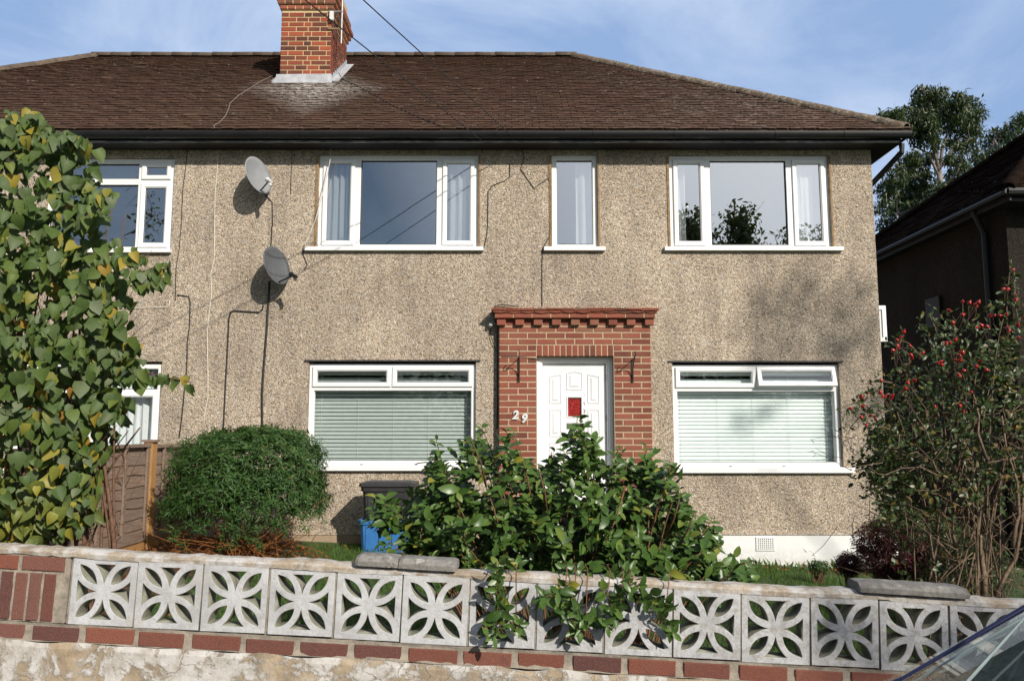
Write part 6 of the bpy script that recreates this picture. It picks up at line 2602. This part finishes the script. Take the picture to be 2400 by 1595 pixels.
# ---- grass, litter
def grass():
    rng = np.random.default_rng(3)
    n = 60000
    X = rng.uniform(-3.6, 4.6, n)
    Y = rng.uniform(3.75, 9.1, n)
    keep = ~((X < -2.72 + np.maximum(0, Y - 7.6) * .2 - .1 * np.sin(Y * 2.1)) | (((X + 2.75) / .82) ** 2 + ((Y - 8.1) / .62) ** 2 < 1))
    keep &= ~((Y > 8.85) & (X > -.1) & (X < 1.6))
    dens = rng.random(n)
    X, Y = X[keep], Y[keep]
    n = len(X)
    Z = 0.19 - 0.05 * X
    h = rng.uniform(.03, .075, n) * (1 + .5 * np.sin(X * 3.1) * np.sin(Y * 2.3))
    a = rng.uniform(0, 6.283, n)
    w = rng.uniform(.0025, .005, n)
    lx, ly = rng.normal(0, .025, n), rng.normal(0, .025, n)
    dx, dy = np.cos(a) * w, np.sin(a) * w
    V = np.empty((n, 3, 3))
    V[:, 0] = np.stack([X - dx, Y - dy, Z - .005], 1)
    V[:, 1] = np.stack([X + dx, Y + dy, Z - .005], 1)
    V[:, 2] = np.stack([X + lx, Y + ly, Z + h], 1)
    me = bpy.data.meshes.new('grass')
    me.vertices.add(n * 3)
    me.vertices.foreach_set('co', V.reshape(-1))
    me.loops.add(n * 3)
    me.loops.foreach_set('vertex_index', np.arange(n * 3))
    me.polygons.add(n)
    me.polygons.foreach_set('loop_start', np.arange(0, n * 3, 3))
    me.polygons.foreach_set('loop_total', np.full(n, 3))
    me.materials.append(M['grass'])
    me.update()
    me.validate()
    o = bpy.data.objects.new('grass', me)
    COL.objects.link(o)
    tag(o, 'short green lawn grass in the front garden', 'grass', kind='stuff')


grass()
rn_ = random.Random(15)
Fd = Foliage('oval')
for k in range(3600):
    x, y = rn_.uniform(-3.7, -1.1), rn_.uniform(3.8, 9.0)
    if x > -2.68 + max(0, y - 7.6) * .2 - .1 * math.sin(y * 2.1) and ((x + 2.75) / .82) ** 2 + ((y - 8.1) / .62) ** 2 > 1 and rn_.random() < .95:
        continue
    Fd.leaf((x, y, ground(x) + rn_.uniform(.004, .035)), rvec(rn_) * 1.0, Vector((0, 0, 1)) + rvec(rn_, .35), rn_.uniform(.03, .07))
for k in range(260):
    x, y = rn_.uniform(1.6, 4.0), rn_.uniform(8.75, 9.15)
    Fd.leaf((x, y, ground(x) + rn_.uniform(.01, .05)), rvec(rn_), Vector((0, 0, 1)) + rvec(rn_, .5), rn_.uniform(.03, .05))
tag(Fd.build('leaf_litter', M['leaf_dead'], None), 'dead brown leaves scattered over the soil', 'leaf litter', kind='stuff')
mb = MB()
for k in range(20):
    y0, y1 = 3.66 + k * .28, 3.66 + (k + 1) * .28
    xa, xb = [-2.68 + max(0, q - 7.6) * .2 - .1 * math.sin(q * 2.1) for q in (y0, y1)]
    mb.quad((-3.75, y0, ground(-3.75) + .006), (xa, y0, ground(xa) + .006), (xb, y1, ground(xb) + .006), (-3.75, y1, ground(-3.75) + .006))
tag(mb.build('soil_bed', M['soil'], None, fix=False), kind='structure')
# weeds along the plinth
wd = Foliage('narrow')
for k in range(120):
    x = rn_.uniform(1.7, 4.0)
    p = Vector((x, rn_.uniform(9.0, 9.2), ground(x)))
    wd.leaf(p, (rn_.gauss(0, .3), rn_.gauss(0, .2), 1), (rn_.gauss(0, 1), -1, 0), rn_.uniform(.05, .13))
tag(wd.build('weeds', M['grass'], None), 'thin weeds at the foot of the white plinth', 'weeds', kind='stuff')


# ================================================================ TREES
def crown_tree(name, label, base, clumps, limbs, leaf_mat, n_per, ls, bark, group=None, drop=0.5, squash=1.0, seed=1, cat='tree'):
    rn = random.Random(seed)
    t = thing(name, label, cat, base, group)
    F = Foliage('narrow' if drop > .4 else 'round')
    for (c, r_) in clumps:
        n = int(n_per * (r_ ** 2))
        for k in range(n):
            d = rvec(rn)
            d.normalize()
            rr = r_ * (.35 + .65 * rn.random() ** .5) * (1 + .35 * mnoise.noise(d * 2 + c))
            p = c + Vector((d.x, d.y, d.z * squash)) * rr
            dd = Vector((rn.gauss(0, .5), rn.gauss(0, .5), -drop * 1.6 + rn.gauss(0, .5)))
            F.leaf(p, dd, d + rvec(rn, .5), ls * rn.uniform(.6, 1.3))
    st = MB()
    for pts, r0, r1 in limbs:
        n = len(pts)
        st.tube(pts, [r0 + (r1 - r0) * k / (n - 1) for k in range(n)], 7)
    # twigs from limb ends into the clumps
    ends = [Vector(l[0][-1]) for l in limbs]
    for (c, r_) in clumps:
        e = min(ends, key=lambda q: (q - c).length)
        st.tube(bez(e, (e + c) / 2 + rvec(rn, .1 * r_), c, 6), [.04 * min(1, r_), .03 * min(1, r_), .024 * min(1, r_), .018 * min(1, r_), .012, .008], 5)
        for k in range(5):
            st.tube([c, c + rvec(rn, r_ * .35), c + rvec(rn, r_ * .6)], [.018, .012, .006], 4)
    st.build('trunk', M[bark], t, smooth=True, fix=False)
    F.build('crown', M[leaf_mat], t, smooth=False)
    return t


def zt(x, y, Y):
    return P(1600 + x / 2.95, y / 2.95, Y)


YA = 24.0
sc_ = YA / FPX / 2.95
rn_ = random.Random(8)
ca = [(1660, 650, 75), (1640, 730, 85), (1770, 660, 75), (1730, 740, 95), (1920, 680, 60), (1880, 760, 95), (1990, 730, 75), (1650, 830, 95), (1790, 820, 100), (1930, 850, 100), (2030, 790, 60), (2010, 900, 65),
      (1710, 900, 75), (1540, 790, 70), (1480, 790, 55), (1410, 790, 45), (1360, 800, 30), (1580, 880, 70), (1980, 990, 60), (2030, 1080, 60), (1640, 960, 60),
      (1600, 1080, 60), (1540, 1140, 75), (1640, 1140, 75), (1480, 1220, 80), (1590, 1240, 75), (1680, 1230, 65), (1900, 1120, 70), (1950, 1180, 60), (1860, 1210, 50), (1400, 1290, 70), (1460, 1350, 75), (1560, 1340, 85), (1660, 1330, 75), (1770, 1300, 60),
      (1390, 1420, 60), (1480, 1460, 70), (1590, 1440, 80), (1690, 1420, 60), (1400, 1540, 60), (1520, 1560, 70), (1640, 1540, 70), (1400, 1660, 60), (1500, 1700, 80), (1755, 985, 55), (1850, 985, 50), (1900, 1010, 45), (1720, 1070, 45), (1830, 1090, 40)]
clA = [(zt(x, y, YA + rn_.uniform(-1.2, 1.2)), r_ * sc_ * 1.05) for x, y, r_ in ca]
trunkA = [zt(1790, 2400, YA), zt(1800, 1700, YA), zt(1790, 1350, YA), zt(1775, 1180, YA)]
limA = [(trunkA, .16, .08), ([trunkA[-1], zt(1730, 1010, YA), zt(1690, 880, YA), zt(1660, 740, YA)], .06, .02), ([trunkA[-1], zt(1800, 1000, YA), zt(1850, 880, YA), zt(1870, 740, YA)], .06, .02),
        ([zt(1790, 1150, YA), zt(1880, 1000, YA), zt(1950, 900, YA), zt(1990, 800, YA)], .05, .02), ([zt(1785, 1250, YA), zt(1700, 1060, YA), zt(1600, 1010, YA), zt(1540, 900, YA)], .05, .02),
        ([zt(1790, 1330, YA), zt(1680, 1280, YA), zt(1560, 1200, YA)], .07, .02), ([zt(1760, 1170, YA), zt(1760, 1000, YA), zt(1770, 850, YA)], .06, .02), ([zt(1790, 1300, YA), zt(1880, 1220, YA), zt(1920, 1140, YA)], .06, .02),
        ([zt(1795, 1500, YA), zt(1640, 1480, YA), zt(1480, 1480, YA)], .07, .02)]
crown_tree('eucalyptus_tree', 'tall tree with pale branches and drooping leaves rising behind the corner of the roof', (trunkA[0].x, YA, -.5), clA, limA, 'leaf_tree', 2600, .20, 'bark_pale', 'trees behind the houses', seed=2)
YB = 27.0
sc_ = YB / FPX / 2.95
cb = [(2150, 920, 60), (2120, 990, 65), (2210, 960, 70), (2240, 890, 55), (2310, 850, 65), (2350, 800, 50), (2300, 960, 80), (2390, 880, 80), (2120, 1060, 55), (2200, 1050, 70), (2080, 1120, 55), (2290, 1060, 80), (2400, 1000, 90), (2480, 900, 90), (2150, 1140, 60), (2380, 1120, 90), (2260, 1180, 80), (2050, 1210, 50)]
clB = [(zt(x, y, YB + rn_.uniform(-1, 1)), r_ * sc_) for x, y, r_ in cb]
tB = [zt(2330, 2300, YB), zt(2320, 1500, YB), zt(2300, 1150, YB), zt(2300, 980, YB)]
crown_tree('eucalyptus_tree', 'tree top showing over the dark roof of the neighbouring house', (tB[0].x, YB, -.5), clB, [(tB, .28, .06), ([tB[2], zt(2200, 1050, YB), zt(2150, 960, YB)], .1, .03)], 'leaf_tree', 1500, .21, 'bark_pale', 'trees behind the houses', seed=3)


# trees on the far side of the street: they show in the window glass and throw the soft shade on the wall
def street_tree(label, x, y, top, w, seed, n_per=150, ls=.22, base_h=2.5, mat='leaf_far', nclump=26):
    rn = random.Random(seed)
    g = ground(x) - .2
    cl = []
    for k in range(nclump):
        h = base_h + (top - base_h) * rn.random()
        f = (h - base_h) / (top - base_h)
        ww = w * (math.sin(math.pi * min(1, f * .85 + .18)) ** .7)
        a = rn.uniform(0, 6.28)
        rr = ww * math.sqrt(rn.random())
        cl.append((Vector((x + math.cos(a) * rr, y + math.sin(a) * rr, g + h - .6)), rn.uniform(.5, .95)))
    tr = [Vector((x, y, g)), Vector((x + .1, y, g + base_h)), Vector((x - .1, y + .1, g + top * .6)), Vector((x, y, g + top * .85))]
    lim = [(tr, .22, .05)]
    for k in range(6):
        a = rn.uniform(0, 6.28)
        s_ = tr[1].lerp(tr[2], rn.random())
        lim.append(([s_, s_ + Vector((math.cos(a), math.sin(a), .8)) * w * .35, s_ + Vector((math.cos(a), math.sin(a), 1.0)) * w * .6], .08, .03))
    return crown_tree('street_tree', label, (x, y, g), cl, lim, mat, n_per, ls, 'bark', 'trees across the street', drop=.2, seed=seed)


street_tree('bushy street tree opposite, seen mirrored in the left of the corner window', 7.6, -14.0, 11.7, 1.6, 41, 190, nclump=62)
street_tree('bushy street tree opposite, seen mirrored in the middle of the corner window', 9.9, -14.3, 11.8, 1.35, 42, 190, nclump=58)
street_tree('smaller street tree opposite, mirrored at the edge of the corner window', 12.0, -13.8, 11.0, 1.1, 43, 130, nclump=36)
street_tree('sparse thin-leaved tree opposite, mirrored in the upstairs window of the left half', -15.9, -14.0, 12.2, 2.0, 44, 34, .2, nclump=34)


def shade_tree():
    rn = random.Random(52)
    S = SUN
    cl = []

    def aim(x, y, z, tt, r_):
        cl.append((Vector((x, y, z)) + S * tt, r_))
    for (x, z, r_) in ((3.0, 3.05, .33), (3.5, 3.2, .38), (4.0, 3.05, .38), (3.3, 2.65, .36), (3.85, 2.6, .38), (4.3, 2.75, .3), (2.95, 2.45, .22), (4.15, 1.75, .30), (4.35, 1.3, .25), (4.4, 2.1, .22)):
        aim(x, YF, z, 20 + rn.uniform(-.7, .7), r_ * 1.15)
    aim(2.9, YF, 1.78, 19.6, .2)
    aim(3.15, YF, 1.92, 20.2, .2)
    for k in range(6):
        aim(1.5 + .3 * k, 3.5 + rn.uniform(0, .5), .75 - rn.uniform(0, .35), 13.5 + rn.uniform(-.6, .6), .30)
    for k in range(10):
        aim(2.2 + .22 * k, rn.uniform(5.0, 7.4), ground(3), 15 + rn.uniform(-.6, .6), .45)
    b2 = Vector((16.6, -7.2, ground(14) - .2))
    fork = Vector((16.0, -6.9, 6.8))
    lim = [([b2, Vector((16.4, -7.1, 3.0)), fork], .28, .20)]
    tops = [Vector((12.6, -5.1, 11.2)), Vector((8.8, -6.2, 7.2)), Vector((10.4, -5.0, 7.4)), Vector((13.6, -5.0, 12.4))]
    for q in tops:
        lim.append((bez(fork, (fork + q) / 2 + Vector((1.4, -.4, .8)), q, 6), .06, .012))
    crown_tree('street_tree', 'leafy tree beyond the right-hand edge that throws soft shade on the corner of the house', b2, cl, lim, 'leaf_far', 300, .10, 'bark', 'trees across the street', drop=.2, seed=53)


shade_tree()
hg = Foliage('round')
rn_ = random.Random(61)
for k in range(9000):
    x = rn_.uniform(-16, 16)
    y = -11.0 + rn_.gauss(0, .45)
    z = ground(x) + 3.2 * rn_.random() ** .8 + .25 * math.sin(x * 1.7)
    hg.leaf((x, y, z), rvec(rn_), Vector((0, .7, .5)) + rvec(rn_, .6), rn_.uniform(.18, .34))
tag(hg.build('hedge', M['leaf_far'], None, smooth=False), 'tall garden hedge along the opposite side of the street', 'hedge', kind='stuff')
hg = Foliage('round')  # added behind the houses to keep horizon sky out of the alley
for k in range(7000):
    x = rn_.uniform(3.5, 12)
    y = 19.0 + rn_.gauss(0, .6)
    z = ground(6) - .2 + 3.0 * rn_.random()
    hg.leaf((x, y, z), rvec(rn_), Vector((0, -.7, .5)) + rvec(rn_, .6), rn_.uniform(.18, .34))
tag(hg.build('light_block_hedge', M['leaf_tree'], None, smooth=False), 'unseen hedge added to block sky light at the end of the alley', 'hedge', kind='stuff')


# ================================================================ PARKED CAR (bottom right corner)
def car():
    yc, hw = 1.22, .80
    A, B = P(2118, 1590, 1.80), P(2400, 1424, 1.80)
    d = (B - A)
    d.y = 0
    rz0 = ground(1.4) - .26
    zbelt, zroof = rz0 + .96, rz0 + 1.45
    base = A + d * ((zbelt - A.z) / d.z)
    top = A + d * ((zroof - .03 - A.z) / d.z)
    t = thing('parked_car', 'dark car parked at the kerb, only its sloping windscreen edge in view at the corner', 'car', (base.x + 1.2, yc, rz0))
    xw = base.x
    nose, tail = xw - 1.05, xw + 3.0
    # lower body lofted along its length
    st_ = [(nose, .46, .40, .58), (nose + .08, .66, .30, .66), (nose + .35, .76, .24, .74), (xw - .35, .80, .22, .86), (xw, .81, .22, .95), (xw + .9, .82, .22, .97), (xw + 2.0, .81, .22, .98), (tail - .35, .79, .24, .97), (tail - .06, .72, .30, .90), (tail, .60, .40, .80)]
    mb = MB()
    m_ = 0
    for (x, w, zb_, zt_) in st_:
        sec = [(-w * .86, zb_), (-w * .97, zb_ + .06), (-w, (zb_ + zt_) / 2), (-w * .98, zt_ - .10), (-w * .93, zt_ - .02), (-w * .80, zt_), (0, zt_ + .025),
               (w * .80, zt_), (w * .93, zt_ - .02), (w * .98, zt_ - .10), (w, (zb_ + zt_) / 2), (w * .97, zb_ + .06), (w * .86, zb_)]
        m_ = len(sec)
        mb.v += [(x, yc + y, rz0 + z) for y, z in sec]
    n = len(st_)
    for k in range(n - 1):
        cabin = st_[k][0] >= xw - .01 and st_[k + 1][0] <= tail - .3
        for j in range(m_):
            if cabin and j in (5, 6):
                continue
            a, b2 = k * m_ + j, k * m_ + (j + 1) % m_
            mb.f.append((a, b2, b2 + m_, a + m_))
    mb.f += [tuple(range(m_)), tuple(range((n - 1) * m_, n * m_))]
    body = mb.build('body', M['car'], t, smooth=True)
    # roof and pillars
    yi, yo = .58, .66
    xr0, xr1 = top.x, xw + 2.25
    mb = MB()
    rs = [(xr0, .56, zroof - .03), (xr0 + .25, .575, zroof + .005), (xr0 + .7, .58, zroof + .015), (xr1 - .2, .57, zroof - .01), (xr1, .55, zroof - .05)]
    sec_n = 7
    for (x, w, z) in rs:
        for k in range(sec_n):
            f = k / (sec_n - 1) * 2 - 1
            mb.v.append((x, yc + f * w, z - .05 * f ** 4 + .0))
        for k in reversed(range(sec_n)):
            f = k / (sec_n - 1) * 2 - 1
            mb.v.append((x, yc + f * w, z - .035 - .05 * f ** 4))
    m2 = 2 * sec_n
    for k in range(len(rs) - 1):
        for j in range(m2):
            a, b2 = k * m2 + j, k * m2 + (j + 1) % m2
            mb.f.append((a, b2, b2 + m2, a + m2))
    mb.f += [tuple(range(m2)), tuple(range((len(rs) - 1) * m2, len(rs) * m2))]
    mb.build('car_roof', M['car'], t, smooth=True)
    for s in (1, -1):
        mb = MB()
        mb.tube([Vector((base.x - .10, yc + s * (yi + .10), zbelt - .02)), Vector((A.x, yc + s * yi, A.z)), Vector((B.x, yc + s * yi, B.z)), Vector((top.x, yc + s * (yi - .02), top.z))], [.014, .0065, .0065, .010], 8)
        mb.build('windscreen_pillar', M['car_trim'], t, smooth=True)
        mb = MB()
        mb.tube([(base.x - .06, yc + s * (yi + .045), zbelt - .02), (A.x - .002, yc + s * (yi - .042), A.z + .002), (B.x - .002, yc + s * (yi - .042), B.z + .002), (top.x, yc + s * (yi - .06), top.z)], [.008, .005, .005, .005], 8)
        mb.build('reflection_strip', M['car_pale'], t, smooth=True)  # pale strip added on the glass as a reflected band
        mb = MB()
        mb.tube([(xw + 1.15, yc + s * .72, zbelt), (xw + 1.22, yc + s * .57, zroof - .04)], [.045, .04], 8)
        mb.build('door_pillar', M['seal'], t)
        mb = MB()
        mb.tube([(xw + 2.75, yc + s * .70, zbelt), (xr1 - .02, yc + s * .55, zroof - .07)], [.10, .06], 8)
        mb.build('rear_pillar', M['car'], t, smooth=True)
        mb = MB()
        mb.quad((base.x + .05, yc + s * .75, zbelt), (xw + 2.6, yc + s * .74, zbelt), (xr1 - .1, yc + s * .57, zroof - .06), (top.x + .05, yc + s * .57, zroof - .05))
        mb.build('side_window', M['glass_car'], t, fix=False)
    mb = MB()
    nn = 8
    for k in range(nn):
        f0, f1 = k / nn * 2 - 1, (k + 1) / nn * 2 - 1

        def wpt(f, p, w):
            return (p.x - .07 * (1 - f * f), yc + f * w, p.z + .0)
        mb.quad(wpt(f0, base, .66), wpt(f1, base, .66), wpt(f1, top, .57), wpt(f0, top, .57))
    mb.build('windscreen', M['glass_car'], t, smooth=True, fix=False)
    mb = MB()
    mb.quad((tail - .35, yc - .66, zbelt), (tail - .35, yc + .66, zbelt), (xr1, yc + .54, zroof - .06), (xr1, yc - .54, zroof - .06))
    mb.build('rear_window', M['glass_car'], t, fix=False)
    mb = MB()
    mb.add([(xw - .05, yc - .66, zbelt - .03), (xw + .42, yc - .66, zbelt - .01), (xw + .5, yc - .66, zbelt - .12), (xw + .5, yc - .66, zbelt - .4), (xw - .05, yc - .66, zbelt - .4),
            (xw - .05, yc + .66, zbelt - .03), (xw + .42, yc + .66, zbelt - .01), (xw + .5, yc + .66, zbelt - .12), (xw + .5, yc + .66, zbelt - .4), (xw - .05, yc + .66, zbelt - .4)],
           [(0, 1, 2, 3, 4), (5, 6, 7, 8, 9), (0, 1, 6, 5), (1, 2, 7, 6), (2, 3, 8, 7), (3, 4, 9, 8), (4, 0, 5, 9)])
    mb.build('dashboard', M['car_grey'], t)
    for s in (1, -1):
        mb = MB()
        y = yc + s * .34
        mb.add([(xw + 1.35, y - .24, zbelt - .5), (xw + 1.35, y + .24, zbelt - .5), (xw + 1.62, y + .20, zbelt + .22), (xw + 1.62, y - .20, zbelt + .22), (xw + 1.47, y - .24, zbelt - .5), (xw + 1.47, y + .24, zbelt - .5), (xw + 1.70, y + .18, zbelt + .22), (xw + 1.70, y - .18, zbelt + .22)],
               [(0, 1, 2, 3), (4, 5, 6, 7), (0, 1, 5, 4), (1, 2, 6, 5), (2, 3, 7, 6), (3, 0, 4, 7)])
        mb.box(xw + 1.64, xw + 1.74, y - .12, y + .12, zbelt + .225, zbelt + .36)
        mb.build('seat', M['car_grey'], t)
        mb = MB()
        mb.box(nose + .02, nose + .10, yc + s * .52 - .14, yc + s * .52 + .11, rz0 + .50, rz0 + .63)
        mb.build('headlight', M['headlamp'], t)
        for xx in (nose + .68, tail - .72):
            w = MB()
            yy = yc + s * .76
            w.tube([(xx, yy - .09, rz0 + .30), (xx, yy - .085, rz0 + .30), (xx, yy + .085, rz0 + .30), (xx, yy + .09, rz0 + .30)], [.27, .30, .30, .27], 26)
            wh = w.build('wheel', M['tyre'], t, smooth=False)
            r_ = MB()
            r_.tube([(xx, yy + s * .088, rz0 + .30), (xx, yy + s * .099, rz0 + .30)], [.19, .17], 22)
            r_.build('rim', M['alloy'], wh)
    # grey sheet added close under the glass, in place of a reflection
    mb = MB()
    n_ = Vector((-(top - base).z, 0, (top - base).x)).normalized() * -.03
    q0, q1 = base.lerp(top, .02) + n_, base.lerp(top, .96) + n_
    mb.add([(q0.x, yc - .42, q0.z), (q0.x, yc + .63, q0.z), (q1.x, yc + .545, q1.z), (q1.x, yc - .38, q1.z),
            (q0.x + .02, yc - .42, q0.z - .03), (q0.x + .02, yc + .63, q0.z - .03), (q1.x + .02, yc + .545, q1.z - .03), (q1.x + .02, yc - .38, q1.z - .03)],
           [(0, 1, 2, 3), (4, 5, 6, 7), (0, 1, 5, 4), (1, 2, 6, 5), (2, 3, 7, 6), (3, 0, 4, 7)])
    mb.build('reflection_sheet', M['car_grey'], t)
    # tube added on the glass to draw a pale line across it
    nrm = Vector((-(top - base).z, 0, (top - base).x)).normalized()

    def on_glass(px, py):
        d_ = P(px, py, 1.0) - Vector((0, 0, EZ))
        tt = (base - Vector((0, 0, EZ))).dot(nrm) / d_.dot(nrm)
        return Vector((0, 0, EZ)) + d_ * tt + nrm * .035
    w0, w1 = on_glass(2300, 1622), on_glass(2420, 1485)
    mb = MB()
    mb.tube([w0 + (w0 - w1) * .8, w0, w1], [.005, .0035, .0025], 6)
    mb.build('glass_line', M['car_pale'], t)


car()
